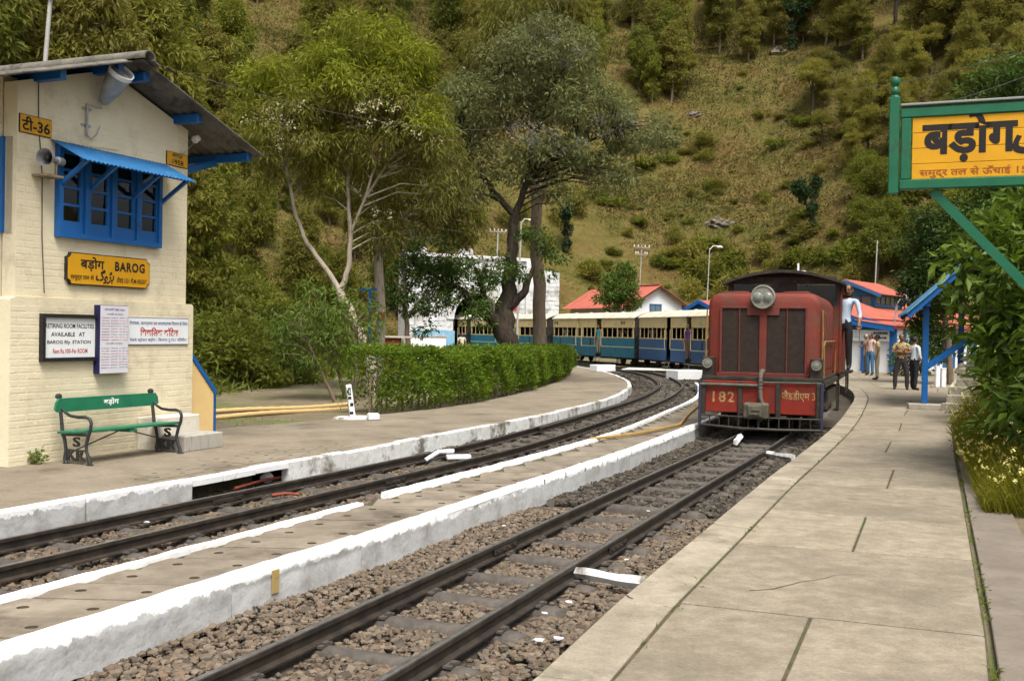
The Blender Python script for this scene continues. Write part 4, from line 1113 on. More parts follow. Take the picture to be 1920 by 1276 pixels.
for sx in (-1, 1):
    p = MB(); p.box((sx * .61, CY0 + .03, 2.515), (.74, .008, .43)); p.build('cab_window', m_glass, LO)
p = MB(); p.box((1.13, 3.72, 1.03), (.34, .8, .05), 0, .006); p.bar((1.2, 3.4, .62), (1.2, 3.4, 1.02), .03); p.bar((1.2, 4.05, .62), (1.2, 4.05, 1.02), .03); p.build('footplate', m_grime, LO)
p = MB(); p.box((.5, 4.6, 1.9), (.5, .5, 1.2), 0, .04); p.box((-.4, 4.7, 1.7), (.8, .4, .9), 0, .02); p.build('control_desk', mat('cab_grey', (.16, .17, .16), rough=.7), LO)
# walkways, steps, handrails, bogies
for sx in (-1, 1):
    p = MB(); p.box((sx * 1.0, 1.7, .90), (.10, 3.2, .10), 0, .008); p.box((sx * 1.0, 4.6, .90), (.10, 2.7, .10), 0, .008)
    p.box((sx * .98, 2.9, .62), (.08, 3.4, .26), 0, .01); p.box((sx * .98, 1.3, .48), (.06, 1.0, .08)); p.build('side_sill', m_grime, LO)
    p = MB()
    for k in range(3): p.box((sx * 1.02, 3.55, .28 + k * .22), (.10, .42, .03))
    p.bar((sx * 1.04, 3.36, .26), (sx * 1.04, 3.36, .95), .03); p.bar((sx * 1.04, 3.74, .26), (sx * 1.04, 3.74, .95), .03); p.build('cab_steps', m_grime, LO)
    p = MB(); p.tube([(sx * 1.0, .35, 1.0), (sx * 1.0, .35, 1.55), (sx * 1.0, .5, 1.62), (sx * 1.0, 3.1, 1.62), (sx * 1.0, 3.2, 1.5), (sx * 1.0, 3.2, 1.0)], .015, 6); p.tube([(sx * .97, .30, 1.2), (sx * .985, .28, 1.7), (sx * .97, .30, 2.15)], .014, 6); p.build('handrail', mat('handrail_ochre', (.28, .17, .05), (.16, .09, .04), rough=.6, scale=9), LO, smooth=40)
for yy in (1.15, 2.15, 4.0, 5.0):
    ax_ = MB(); ax_.tube([(-.62, yy, .33), (.62, yy, .33)], .05, 8); wo = ax_.build('axle', m_grime, LO)
    for sx in (-1, 1):
        b = MB(); Mw = Matrix.Translation((sx * .40, yy, .33)) @ Matrix.Rotation(sx * R(90), 4, 'Y')
        b.lathe([(.345, -.05), (.345, -.035), (.325, -.03), (.32, .04), (.28, .045), (.26, .02), (.10, .02), (.09, .06), (.001, .06)], 26, 0, Mw, False); b.build('wheel', m_grime, wo, smooth=35)
for yy in (1.65, 4.5):
    p = MB()
    for sx in (-1, 1):
        p.box((sx * .72, yy, .42), (.08, 1.75, .16), 0, .01)
        for d in (-.5, .5): p.box((sx * .75, yy + d, .33), (.16, .24, .26), 0, .02)
        p.tube([(sx * .78, yy - .2, .25), (sx * .78, yy, .20), (sx * .78, yy + .2, .25)], .03, 6)
    p.box((0, yy, .45), (1.4, .3, .2)); p.build('bogie_frame', m_grime, LO)

# ================================================================ coaches
m_ccream = mat('coach_cream', (.66, .53, .27), (.59, .47, .24), rough=.55, scale=3, c3=(.42, .32, .16), s3=3)
m_cteal = mat('coach_teal', (.014, .15, .23), (.012, .128, .20), rough=.45, scale=3, c3=(.02, .09, .13), s3=3)
m_cblue = mat('coach_blue', (.018, .085, .24), (.015, .07, .20), rough=.45, scale=3, c3=(.03, .06, .13), s3=3)
m_croof = mat('coach_roof', (.50, .46, .37), (.58, .54, .45), rough=.8, scale=2, c3=(.34, .30, .23), s3=1.6, w3=(.5, .7))
m_cstripe = mat('coach_stripe', (.42, .48, .36), rough=.6)
CL, CWD = 10.3, 1.05
def coach(label, p_left, p_right, lower, doors, numbers, lowname):
    a, b = Vector(p_left), Vector(p_right); c = (a + b) / 2; d = (b - a).normalized()
    t = thing('passenger_coach', label, 'coach', (c.x, c.y, 0), math.atan2(d.y, d.x), 'coaches of the train')
    hx = CL / 2
    # bays: list of (x0, x1, kind) along the side
    spans = []; dw = .62
    ds = sorted(x for x, _ in doors)
    edges = [-hx] + sum([[x - dw / 2, x + dw / 2] for x in ds], []) + [hx]
    segs = [(edges[i], edges[i + 1]) for i in range(0, len(edges), 2)]
    up = MB(); lo = MB(); st = MB(); wn_ = []
    for y, sy in ((-CWD, -1), (CWD, 1)):
        for x0, x1 in segs:
            L = x1 - x0
            lo.box(((x0 + x1) / 2, y, .93), (L, .05, 1.06)); up.box(((x0 + x1) / 2, y, 2.28), (L, .05, .53)); up.box(((x0 + x1) / 2, y, 1.475), (L, .055, .05))
            st.box(((x0 + x1) / 2, y + sy * .027, .97), (L - .02, .01, .05))
            n = max(1, int(round((L - .2) / .60))); ww = (L - .24) / n
            for i in range(n + 1):
                pw = .085 if i % 3 == 0 else .032
                if i in (0, n): pw = .11
                up.box((min(max(x0 + .12 + i * ww, x0 + .06), x1 - .06), y, 1.76), (pw, .03, .53))
            if sy < 0: wn_ += [(x0 + .12 + i * ww, ww) for i in range(n)]
    lo.box((0, CWD - .06, 1.75), (CL - .1, .02, .6), 1)
    for sx in (-1, 1):                 # end walls
        lo.box((sx * hx, 0, .93), (.05, 2 * CWD - .05, 1.06), 1); up.box((sx * hx, 0, 2.0), (.05, 2 * CWD - .05, 1.08), 1)
    up.build('upper_side', [m_ccream, m_grime], t); lo.build('lower_side', [lower, m_grime], t); st.build('waist_stripe', m_cstripe, t)
    rp_ = [(-1.12, 2.52)] + [(x, 2.55 + .34 * (1 - abs(x / 1.12) ** 2.3)) for x in np.linspace(-1.12, 1.12, 15)] + [(1.12, 2.52)] + [(x, 2.52 + .24 * (1 - abs(x / 1.12) ** 2.6)) for x in np.linspace(1.0, -1.0, 9)]
    r_ = MB(); r_.prism([(x, z) for x, z in rp_], -hx - .12, hx + .12)
    ro_ = r_.build('roof', m_croof, t, smooth=40); ro_.rotation_euler = (0, 0, -math.pi / 2)
    v_ = MB()
    for k in range(5):
        v_.lathe([(.07, 0), (.09, .05), (.11, .06), (.09, .10), (.001, .11)], 10, 0, Matrix.Translation((.0, -hx + 1.1 + k * 2.0, 2.82)), False)
    v_.build('roof_vents', m_croof, ro_)
    for sx in (-1, 1):
        e_ = MB(); e_.prism([(-1.05, 1.4), (1.05, 1.4), (1.05, 2.5)] + [(x * .93, 2.5 + .28 * (1 - abs(x / 1.12) ** 2.6)) for x in np.linspace(1.0, -1.0, 9)] + [(-1.05, 2.5)], sx * (hx + .03) - .02, sx * (hx + .03) + .02)
        eo = e_.build('end_panel', m_grime, t); eo.rotation_euler = (0, 0, -math.pi / 2)
    f_ = MB(); f_.box((0, 0, .42), (CL, 2.0, .08)); f_.box((0, 0, .36), (CL - .6, 1.2, .14))
    for sx in (-1, 1): f_.box((sx * (hx + .18), 0, .50), (.36, .22, .2), 0, .03); f_.box((sx * hx, 0, .50), (.10, 1.9, .24))
    f_.build('underframe', m_grime, t)
    i_ = MB(); i_.box((0, .1, .50), (CL - .1, 1.9, .06)); i_.box((0, .96, 1.0), (CL - .1, .04, .9))
    for k in range(10): i_.box((-hx + .8 + k * .95, .25, .95), (.10, 1.1, .85))
    i_.build('interior_seats', mat('coach_interior', (.035, .028, .02), rough=.9), t)
    for sx in (-1, 1):
        g_b = MB(); g_b.box((sx * 3.4, -.66, .36), (1.9, .07, .16)); g_b.box((sx * 3.4, .66, .36), (1.9, .07, .16)); g_b.box((sx * 3.4, 0, .36), (.3, 1.3, .12)); bo = g_b.build('bogie', m_grime, t)
        for dx in (-.65, .65):
            for sy in (-1, 1):
                w_ = MB(); w_.lathe([(.30, -.05), (.285, -.03), (.28, .03), (.22, .02), (.08, .03), (.001, .03)], 18, 0, Matrix.Translation((sx * 3.4 + dx, sy * .40, .29)) @ Matrix.Rotation(-sy * R(90), 4, 'X'), False); w_.build('wheel', m_grime, bo, smooth=35)
    for x, openq in doors:
        if not openq:
            d_ = MB(); d_.box((x, -CWD + .03, 1.47), (dw, .04, 2.1), 0); d_.box((x, -CWD + .005, .93), (dw - .02, .02, 1.0), 1); do = d_.build('door', [m_ccream, lower], t)
            d_ = MB(); d_.box((x, -CWD + .005, 1.76), (.36, .01, .46)); d_.build('door_window', m_dark, do)
        h_ = MB()
        for sx in (-1, 1): h_.tube([(x + sx * .37, -CWD - .03, .95), (x + sx * .37, -CWD - .07, 1.0), (x + sx * .37, -CWD - .07, 1.9), (x + sx * .37, -CWD - .03, 1.95)], .018, 6)
        h_.build('handrail', m_ccream, t)
        s_ = MB(); s_.box((x, -CWD - .08, .33), (.55, .22, .03)); s_.box((x, -CWD - .12, .12), (.5, .2, .03)); s_.bar((x - .26, -CWD - .05, .33), (x - .26, -CWD - .14, .1), .025); s_.bar((x + .26, -CWD - .05, .33), (x + .26, -CWD - .14, .1), .025); s_.build('footstep', m_lampgrey, t)
    l_t = MB()
    for body, x in numbers: text_on(l_t, body, x - .26, x + .26, 2.18, 2.38, -CWD - .027, 0, .03, 1.1)
    if numbers: l_t.build('number', m_letter_k, t)
    return t, d, c, wn_
def on_track(y):
    for i, p in enumerate(RT):
        if p.y > y: return p
sC = (-2.0, 76.4), (3.05, 67.5); sB = (3.50, 66.7), (7.50, 57.0); sA = (7.72, 56.2), (9.95, 46.2); sH = (10.02, 45.4), (9.6, 35.2)
cD = coach('dark blue coach standing inside the tunnel mouth', (-7.6, 85.9), (-2.45, 77.2), m_cblue, [(3.6, True)], [], 'blue')
cC = coach('teal and cream coach numbered 342 behind the tree trunks', *sC, m_cteal, [(-1.0, False), (1.4, False)], [('342', 3.9)], 'teal')
cB = coach('teal and cream coach numbered 343 with a passenger in its doorway', *sB, m_cteal, [(-1.45, False), (1.05, True)], [('343', 3.9), ('N', -4.7)], 'teal')
cA = coach('blue and cream coach directly behind the red locomotive', *sA, m_cblue, [(-.9, True), (1.7, True)], [], 'blue')
cH = coach('blue and cream coach mostly hidden by the red locomotive', *sH, m_cblue, [(-1.0, True)], [], 'blue')
# ================================================================ tunnel portal
m_stonew = mat('whitewashed_stone', (.66, .67, .68), (.55, .56, .56), rough=.9, scale=1.2, c3=(.28, .265, .24), s3=.8, w3=(.50, .66), bump=.02, bscale=6)
m_dirtyst = mat('stained_stone', (.38, .36, .32), (.50, .48, .44), rough=.95, scale=1.5, c3=(.25, .23, .2), s3=1.2, bump=.02, bscale=6)
m_palblue = mat('pale_blue_wash', (.16, .36, .55), (.24, .44, .60), rough=.9, scale=2, c3=(.5, .56, .6), s3=2.5, w3=(.56, .7))
TP = thing('tunnel_portal', 'whitewashed stone tunnel portal with dark arch behind the trees', 'tunnel portal', (PORT.x, PORT.y, 0), R(30))
HA, SPR = 1.95, 2.5
arch_pts = [(HA * math.cos(a), SPR + 1.95 * math.sin(a)) for a in np.linspace(math.pi, 0, 15)]
w = MB(); TOPZ = 6.9
w.prism([(-5.7, -.3), (-HA, -.3), (-HA, TOPZ), (-5.7, TOPZ)], 0, 1.2); w.prism([(HA, -.3), (7.0, -.3), (7.0, 6.3), (4.6, 6.3), (4.6, TOPZ), (HA, TOPZ)], 0, 1.2)
for (x0, z0), (x1, z1) in zip(arch_pts, arch_pts[1:]): w.prism([(x0, z0), (x1, z1), (x1, TOPZ), (x0, TOPZ)], 0, 1.2)
w.build('wall', m_stonew, TP)
# coursed blocks, each proud of the joints
bk = MB(); rb = random.Random(9); z = 0
while z < 6.2:
    x = -5.7 + rb.uniform(-.3, 0); hgt = .34
    while x < 7.0:
        L = rb.uniform(.5, .9); a, b = max(x, -5.7), min(x + L, 7.0); cx = (a + b) / 2
        inside = abs(cx) < HA + .55 and z < SPR + math.sqrt(max(0, 2.55 ** 2 - min(cx * cx, 2.55 ** 2)))
        if b - a > .15 and not inside and not (cx > 4.6 and z > 5.8):
            d = rb.uniform(.015, .06)
            bk.box((cx, -d / 2, z + hgt / 2), (b - a - .03, d, hgt - .03))
        x += L
    z += hgt
o = bk.build('stone_blocks', m_stonew, TP); o['kind'] = 'stuff'
for i in range(15):
    a0, a1 = math.pi * i / 15, math.pi * (i + 1) / 15 - .015
    v = MB(); v.prism([(r * math.cos(a) * 1.0, SPR + r * math.sin(a)) for r, a in ((1.93, a0), (2.5, a0), (2.5, a1), (1.93, a1))], -.10, .5); v.build('voussoir', m_dirtyst if 3 < i < 12 else m_stonew, TP)
for x0, x1, z0, z1, m in ((-5.9, -4.2, TOPZ, 7.55, m_stonew), (-4.2, 4.7, TOPZ, 7.15, m_stonew), (-1.2, -.5, 7.15, 7.6, m_stonew), (-4.2, 4.7, 6.0, 6.25, m_dirtyst)):
    p = MB(); p.box(((x0 + x1) / 2, .35, (z0 + z1) / 2), (x1 - x0 - .01, 1.1, z1 - z0), 0, .03); p.build('parapet', m, TP)
for x in (-4.6, 4.4):
    p = MB(); p.box((x, -.12, 3.4), (.9, .3, 7.0), 0, .03); p.build('buttress', m_stonew, TP)
p = MB(); p.box((-3.6, -.30, .75), (3.2, .14, 1.9)); p.build('blue_dado', m_palblue, TP)
p = MB(); p.box((3.0, -.08, 3.5), (.5, .06, .4)); p.build('red_marker', mat('red_marker_paint', (.55, .03, .04), rough=.6), TP)
bore = MB(); vs = []; N = 17
prof_ = [(-HA, -.4)] + arch_pts + [(HA, -.4)]; n = len(prof_)
for y in (1.19, 14.0): vs += [(x, y, z) for x, z in prof_]
bore.add(vs, [(k, k + 1, n + k + 1, n + k) for k in range(n - 1)] + [tuple(range(n, 2 * n))]); bore.build('bore', mat('dark_masonry', (.03, .027, .024), (.06, .052, .045), rough=1, scale=2), TP)  # masonry in a dark tone along the whole bore
lw = thing('low_wall', 'low white boundary wall below the pale blue dado by the tunnel', 'wall', V(798, 655, 66), R(25))
p = MB(); p.box((0, 0, .1), (2.6, .3, 1.4), 0, .03); p.build('wall', m_white, lw); p = MB(); p.box((0, 0, .83), (2.8, .4, .08)); p.build('coping', m_dirtyst, lw)

# ================================================================ houses and station
m_tile = mat('red_roof_paint', (.32, .082, .056), (.38, .105, .072), rough=.75, scale=1.5, c3=(.25, .065, .042), s3=1.2, w3=(.55, .75))
m_wallw = mat('white_wall', (.72, .73, .74), (.66, .67, .68), rough=.9, scale=.8, c3=(.55, .55, .53), s3=1.1, w3=(.6, .8))
m_paneblue = glassmat('dim_window_glass', (.10, .15, .16), .15)
def wavy_roof(x0, z0, x1, z1, ya, yb, parent, m=None, sheet=.9, amp=.02, name='roof_sheet', th=.03):
    """corrugated sheets on one slope from (x0,z0) to (x1,z1), laid side by side along y"""
    y = ya
    while y < yb - .05:
        L = min(sheet, yb - y); n = max(4, int(L / .15 * 2)); N = n + 1; vs = []
        for x, z in ((x0, z0), (x1, z1)):
            for k in range(N): vs.append((x, y + (L - .008) * k / n, z + amp * (1 if k % 2 else -1)))
        vs += [(a, b, c - th) for a, b, c in vs]
        fs = [(k, k + 1, N + k + 1, N + k) for k in range(n)] + [(2 * N + k, 3 * N + k, 3 * N + k + 1, 2 * N + k + 1) for k in range(n)] + [(N + k, N + k + 1, 3 * N + k + 1, 3 * N + k) for k in range(n)] + [(k, 2 * N + k, 2 * N + k + 1, k + 1) for k in range(n)] + [(0, N, 3 * N, 2 * N), (n, 2 * N + n, 3 * N + n, N + n)]
        mb = MB(); mb.add(vs, fs); mb.build(name, m or m_tile, parent); y += L
def small_window(parent, x, z, w_, h_, y, mframe, rz=0, bays=2):
    f = MB()
    for c, d in (((0, 0, h_ / 2), (w_ + .1, .08, .07)), ((0, 0, -h_ / 2), (w_ + .1, .08, .07)), ((-w_ / 2, 0, 0), (.07, .08, h_ - .07)), ((w_ / 2, 0, 0), (.07, .08, h_ - .07))): f.box(c, d)
    for k in range(1, bays): f.box((-w_ / 2 + w_ * k / bays, 0, 0), (.04, .05, h_ - .07))
    o = f.build('window', mframe, parent, loc=(x, y, z), rz=rz)
    for k in range(bays):
        g = MB(); g.box((-w_ / 2 + w_ * (k + .5) / bays, .01, 0), (w_ / bays - .05, .01, h_ - .07)); g.build('pane', m_paneblue, o)
    return o
# --- white house behind the train
HS = thing('white_house', 'white gabled house with red roof and one blue window behind the train', 'house', (11.1, 82, 0), R(26))
W_, D_, EV, RG = 2.3, 9.5, 4.05, 5.45
p = MB(); p.prism([(-W_, -.3), (W_, -.3), (W_, EV), (0, RG - .08), (-W_, EV)], 0, D_); p.build('wall', m_wallw, HS)
for sx in (-1, 1): wavy_roof(0, RG, sx * (W_ + .7), EV - .38, -.5, D_ + .4, HS)
p = MB(); p.bar((0, -.42, RG - .10), (W_ + .7, -.42, EV - .50), .05, .18); p.bar((0, -.42, RG - .10), (-W_ - .7, -.42, EV - .50), .05, .18); p.build('bargeboard', mat('brown_timber', (.10, .05, .03), rough=.8), HS)
p = MB(); p.box((0, D_ / 2, RG + .03), (.25, D_ + .9, .08), 0, .02); p.build('ridge_cap', m_tile, HS)
small_window(HS, -.15, 3.55, 1.0, .85, -.03, m_blue)
p = MB(); p.box((.2, -.04, .95), (.95, .08, 2.1)); p.build('door', m_blue, HS)
for yy in (2.5, 6.0): small_window(HS, -W_ - .03, 2.2, 1.0, 1.2, yy, m_blue, R(-90))
# --- small blue-gabled building left of the locomotive
HB = thing('blue_gabled_hut', 'low building with blue gable boards and red roof left of the locomotive', 'building', (10.75, 60.5, 0), R(-42))
W_, D_, EV, RG = 1.9, 7.0, 2.7, 3.62
p = MB(); p.prism([(-W_, -.3), (W_, -.3), (W_, EV), (-W_, EV)], 0, D_); p.build('wall', m_wallw, HB)
p = MB(); p.prism([(-W_, EV), (W_, EV), (0, RG - .05)], -.02, D_); p.build('gable', m_blue, HB)
for sx in (-1, 1): wavy_roof(0, RG + .04, sx * (W_ + .45), EV - .18, -.35, D_ + .3, HB)
for sx in (-1, 1):
    p = MB(); p.bar((0, -.36, RG - .04), (sx * (W_ + .45), -.36, EV - .26), .05, .2); p.build('bargeboard', m_blue, HB)
small_window(HB, 0, 1.7, 1.0, 1.1, -.03, m_blue)
# --- station building with two clerestories
SB = thing('station_building', 'white and blue station building with red roof and clerestory windows', 'building', (16.4 - .8 * 3.2, 50 + .6 * 3.2, 0), R(-36.87))
W_, D_ = 3.2, 24.0; EV, RG = 2.62, 3.85
def st_z(x): return RG - (RG - EV) * abs(x) / W_
p = MB(); p.prism([(-W_ + .3, -.2), (W_ + 1.45, -.2), (W_ + 1.45, 2.28), (W_ - .1, 2.5), (0, RG - .1), (-W_ + .3, EV - .02)], .25, D_); p.build('wall', m_wallw, SB)
for sx in (-1, 1): wavy_roof(0, RG, sx * W_, EV, -.35, D_ + .4, SB, sheet=1.1)
wavy_roof(W_ - .25, EV - .06, W_ + 1.65, EV - .33, -.35, D_ + .4, SB, sheet=1.1)
p = MB(); p.box((W_ + .02, D_ / 2, EV - .05), (.03, D_ + .7, .09)); p.build('eave_board', mat('dark_red_fascia', (.16, .02, .02), rough=.7), SB)
p = MB(); p.box((W_ + 1.6, D_ / 2, EV - .43), (.04, D_ + .7, .14)); p.build('eave_board', mat('dark_red_fascia', (.16, .02, .02), rough=.7), SB)
p = MB(); p.bar((0, -.30, RG - .12), (W_, -.30, EV - .14), .06, .24); p.bar((0, -.30, RG - .12), (-W_, -.30, EV - .14), .06, .24); p.build('bargeboard', m_blue, SB)
p = MB(); p.bar((W_ - .6, -.30, EV - .16), (W_ + 1.6, -.30, EV - .50), .06, .26); p.build('bargeboard', m_blue, SB)
p = MB(); p.prism([(-W_ + .3, 2.16), (W_ + 1.4, 2.16), (W_ + 1.4, 2.26), (0, RG - .25), (-W_ + .3, EV - .1)], .16, .24); p.build('gable_boards', m_blue, SB)
for x, w_ in ((-2.6, .2), (-.9, .2), (.6, .2), (1.85, .2), (3.2, .16), (4.6, .32)):
    p = MB(); p.box((x, .16, 1.06), (w_, .14, 2.3)); p.build('post', m_blue, SB)
p = MB(); p.box((.9, .16, 2.07), (7.2, .12, .16)); p.build('rail_beam', m_blue, SB)
p = MB(); p.box((.1, .17, 1.3), (.8, .10, 1.5)); p.build('shutter', m_blue, SB)
for k in range(8):
    p = MB(); p.box((W_ + 1.46, 1.6 + k * 2.9, 1.06), (.14, .24, 2.2)); p.build('post', m_blue, SB)
    if k % 2 == 0:
        p = MB(); p.box((W_ + 1.45, 3.0 + k * 2.9, 1.1), (.08, 1.1, 2.0)); p.build('door', m_blue, SB)
sg = thing('station_notice', 'white notice board with black and red lines on the station gable wall', 'sign', SB.matrix_basis @ Vector((3.2, .12, 1.80)), R(-36.87))
p = MB(); p.box((0, 0, 0), (2.5, .06, .52)); p.build('panel', m_signwht, sg); p = MB(); p.box((-.15, -.032, 0), (.02, .01, .52)); p.build('divider', m_letter_k, sg)
rn = random.Random(6); p = MB()
for z0, x0, x1, hh in ((.12, .50, 1.15, .11), (-.10, .42, 1.10, .10), (.15, -.85, -.25, .02), (.04, -.85, -.25, .02), (-.06, -.85, -.25, .02)):
    x = x0
    while x < x1:
        l = rn.uniform(.03, .09); p.box((x + l / 2, -.034, z0), (l, .006, hh * rn.uniform(.7, 1.1))); x += l + .02
o = p.build('printed_rows', m_letter_k, sg); o['kind'] = 'stuff'
p = MB(); p.box((-1.1, -.034, .02), (.06, .008, .2), 0, 0, Matrix.Rotation(.5, 3, 'Y')); p.box((-1.08, -.034, -.08), (.05, .008, .1), 0, 0, Matrix.Rotation(-.6, 3, 'Y')); p.build('red_mark', m_letter_r, sg)
for y0 in (7.0, 17.2):                 # clerestories astride the ridge
    L, hw, zb, ze, zr = 4.6, 1.45, 3.35, 4.12, 4.72
    c = MB(); c.prism([(-hw, zb), (hw, zb), (hw, ze - .62), (-hw, ze - .62)], y0, y0 + L); c.prism([(-hw, ze - .08), (hw, ze - .08), (0, zr - .08)], y0 + .02, y0 + L - .02)
    for x in (-hw, 0, hw): c.box((x, y0 + .08, (zb + ze) / 2), (.16, .16, ze - zb)); c.box((x, y0 + L - .08, (zb + ze) / 2), (.16, .16, ze - zb))
    c.box((0, y0 + .05, ze - .1), (2 * hw, .1, .12)); c.box((hw, y0 + L / 2, ze - .08), (.1, L, .12)); c.box((-hw, y0 + L / 2, ze - .08), (.1, L, .12))
    cl = c.build('clerestory', mat('clerestory_blue', (.02, .13, .27), (.03, .16, .30), rough=.6, scale=4), SB)
    for k in range(5):
        y = y0 + .5 + k * (L - .6) / 5 + .2
        g = MB(); g.box((hw - .02, y, 3.77), (.02, .66, .50)); g.build('pane', m_paneblue, cl)
        g = MB(); g.box((hw, y + .37, 3.77), (.05, .05, .54)); g.build('mullion', m_blue, cl)
    for sx in (-1, 1):
        for k in range(2):
            g = MB(); g.box((sx * (.42 + k * .6), y0 + .04, 3.70), (.5, .02, .46)); g.build('pane', m_paneblue, cl)
            g = MB(); g.box((sx * (.72 + k * .6), y0 + .02, 3.70), (.06, .05, .5)); g.build('mullion', m_blue, cl)
        p = MB(); p.bar((0, y0 - .42, zr - .02), (sx * (hw + .5), y0 - .42, ze - .20), .05, .2); p.build('bargeboard', m_blue_lt, cl)
        wavy_roof(0, zr + .08, sx * (hw + .52), ze - .10, y0 - .45, y0 + L + .4, SB, sheet=.95)
st_lamp = thing('station_lamp', 'gooseneck lamp with white shade on the station roof edge', 'lamp', V(1677, 606, 48.9), 0)
p = MB(); p.tube([(0, 0, -.1), (.05, 0, .6), (.1, 0, .9), (.25, 0, 1.12), (.5, 0, 1.2)], .025, 6)
p.tube([(.28, 0, -.1), (.22, 0, .3), (.10, 0, .75)], .015, 5)
for zz in (.25, .5, .7): p.bar((.0, 0, zz), (.22 - zz * .1, 0, zz), .02)
p.build('bracket', m_galv, st_lamp)
p = MB(); p.lathe([(.05, .12), (.18, .05), (.26, -.06), (.25, -.06), (.15, .03), (.001, .06)], 14, 0, Matrix.Translation((.62, 0, 1.18)) @ Matrix.Rotation(R(25), 4, 'Y'), False); p.build('shade', m_signwht, st_lamp, smooth=50)

# ================================================================ gate canopy, stairs, rubble wall
CA = Vector((9.38, 24.2, ZR))
CN = thing('gate_canopy', 'blue corrugated canopy on blue posts over the platform stairs', 'canopy', CA, R(-17.5))
for x, y in ((0, 0), (.95, 2.2), (2.3, 0), (2.3, 2.2)):
    p = MB(); p.box((x, y, 1.15), (.13, .13, 2.3), 0, .008); p.build('post', m_blue, CN)
n_s = 0
for side, xe in ((-1, -.45), (1, 2.75)):
    y = -.75
    while y < 3.0:
        mb = MB(); L = .9; n = 24; N = n + 1; vs = []
        for x, z in ((1.05, 3.55), (xe, 2.16)):
            for k in range(N): yy = y + L * k / n; vs.append((x, yy, z + .012 * math.sin(2 * math.pi * yy / .15)))
        vs += [(a, b, c - .03) for a, b, c in vs]
        mb.add(vs, [(k, k + 1, N + k + 1, N + k) for k in range(n)] + [(2 * N + k, 3 * N + k, 3 * N + k + 1, 2 * N + k + 1) for k in range(n)] + [(N + k, N + k + 1, 3 * N + k + 1, 3 * N + k) for k in range(n)] + [(0, N, 3 * N, 2 * N), (n, 2 * N + n, 3 * N + n, N + n)])
        mb.build('roof_sheet', mat('faded_blue_sheet', (.14, .34, .52), (.09, .26, .45), rough=.6, scale=3, c3=(.26, .42, .52), s3=4), CN, smooth=50); y += .89
for y in (-.68, 2.75):
    for xe, ze in ((-.41, 2.10), (2.70, 2.10)):
        p = MB(); p.bar((1.05, y, 3.45), (xe, y, ze - .03), .04, .10); p.build('bargeboard', m_blue, CN)
for x in (0.0, 2.3):
    p = MB(); p.box((x, 1.05, 2.36), (.10, 3.3, .12)); p.build('beam', m_blue, CN)
p = MB(); p.bar((.05, -.02, .95), (1.15, .9, 1.72), .07, .12); p.build('hand_rail', m_blue, CN)
p = MB(); p.box((.12, -.18, .055), (.95, .5, .12), 0, .012); p.build('plinth', mat('plinth_concrete', (.26, .235, .19), (.36, .33, .27), rough=.9, scale=5), CN)
m_stair = mat('stair_concrete', (.29, .265, .22), (.38, .35, .29), rough=.9, scale=3, c3=(.2, .18, .14), s3=2.5)
SR = thing('stone_stairs', 'grey concrete stairs climbing right beside the blue canopy post', 'stairs', (10.1, 23.75, ZR), R(-42))
for k in range(9):
    p = MB(); p.box((.9, .16 + k * .30 + .8, (.17 * (k + 1)) / 2 - .02), (2.4, 1.9, .17 * (k + 1) + .04), 0, .012)
    o = p.build('step', m_stair, SR)
    o.location.y = -.6
m_rub = mat('limewashed_rubble', (.55, .50, .36), (.66, .61, .47), rough=.9, scale=5, bump=.01, bscale=12)
RW = thing('rubble_wall', 'pale limewashed rubble wall edging the platform stairs', 'wall', (10.1, 23.75, ZR), R(-42))
rr = random.Random(4)
for k in range(46):
    y = rr.uniform(.35, 2.9); zt = .17 * (y / .30) + .42; z = rr.uniform(.1, zt)
    v = SP[k % len(SP)] * rr.uniform(.11, .18)
    mb = MB(); mb.add([tuple(q) for q in v], [tuple(int(i) for i in f) for f in SF]); mb.build('stone', m_rub, RW, loc=(-.42 + rr.uniform(-.05, .05), y, z), smooth=80)
p = MB(); p.prism([(.3, 0), (2.9, 0), (2.9, 1.7), (.3, .5)], -.08, .08, 0, Matrix.Translation((-.36, 0, 0)) @ Matrix.Rotation(R(90), 4, 'Z')); p.build('core', m_rub, RW)
for i, (px, h_) in enumerate(((1757, .66), (1768, .60))):
    b = U(px, 726, ZR); t = thing('white_post', ('taller' if i == 0 else 'shorter') + ' of two small white concrete posts left of the stairs', 'post', b, 0)
    p = MB(); p.box((0, 0, h_ / 2), (.14, .14, h_), 0, .02); p.build('shaft', m_white, t); p = MB(); p.box((0, 0, h_ + .015), (.16, .16, .04), 0, .01); p.build('cap', m_white, t)

# ================================================================ big station sign at the right
m_grnframe = mat('green_frame_paint', (.006, .095, .045), (.009, .12, .06), rough=.4, scale=5, c3=(.02, .07, .04), s3=5, spec=.4)
sd_ = Vector((1.06, -.44)).normalized(); SW = 3.3
sbase = Vector((3.90, 11.0)) + sd_ * (SW / 2)
NS = thing('platform_sign', 'large yellow station sign in green frame leaning over the platform shrubs', 'sign', (sbase.x, sbase.y, hill1(sbase.x, sbase.y)), math.atan2(sd_.y, sd_.x))
zb = -hill1(sbase.x, sbase.y); B0, B1 = 3.20 + zb, 4.07 + zb; hx = SW / 2
for x0 in (-hx, hx):
    p = MB(); p.box((x0, 0, (B0 + B1) / 2 + .04), (.10, .10, B1 - B0 + .12), 0, .008)
    Mp = Matrix.Translation((x0, 0, B1 + .10)) @ Matrix.Scale(.85, 4); p.lathe([(.058, 0), (.052, .02), (.03, .035), (.045, .055), (.05, .08), (.042, .11), (.028, .135), (.055, .165), (.062, .20), (.05, .235), (.02, .255), (.001, .258)], 16, 0, Mp); p.build('end_post', m_grnframe, NS, smooth=35)
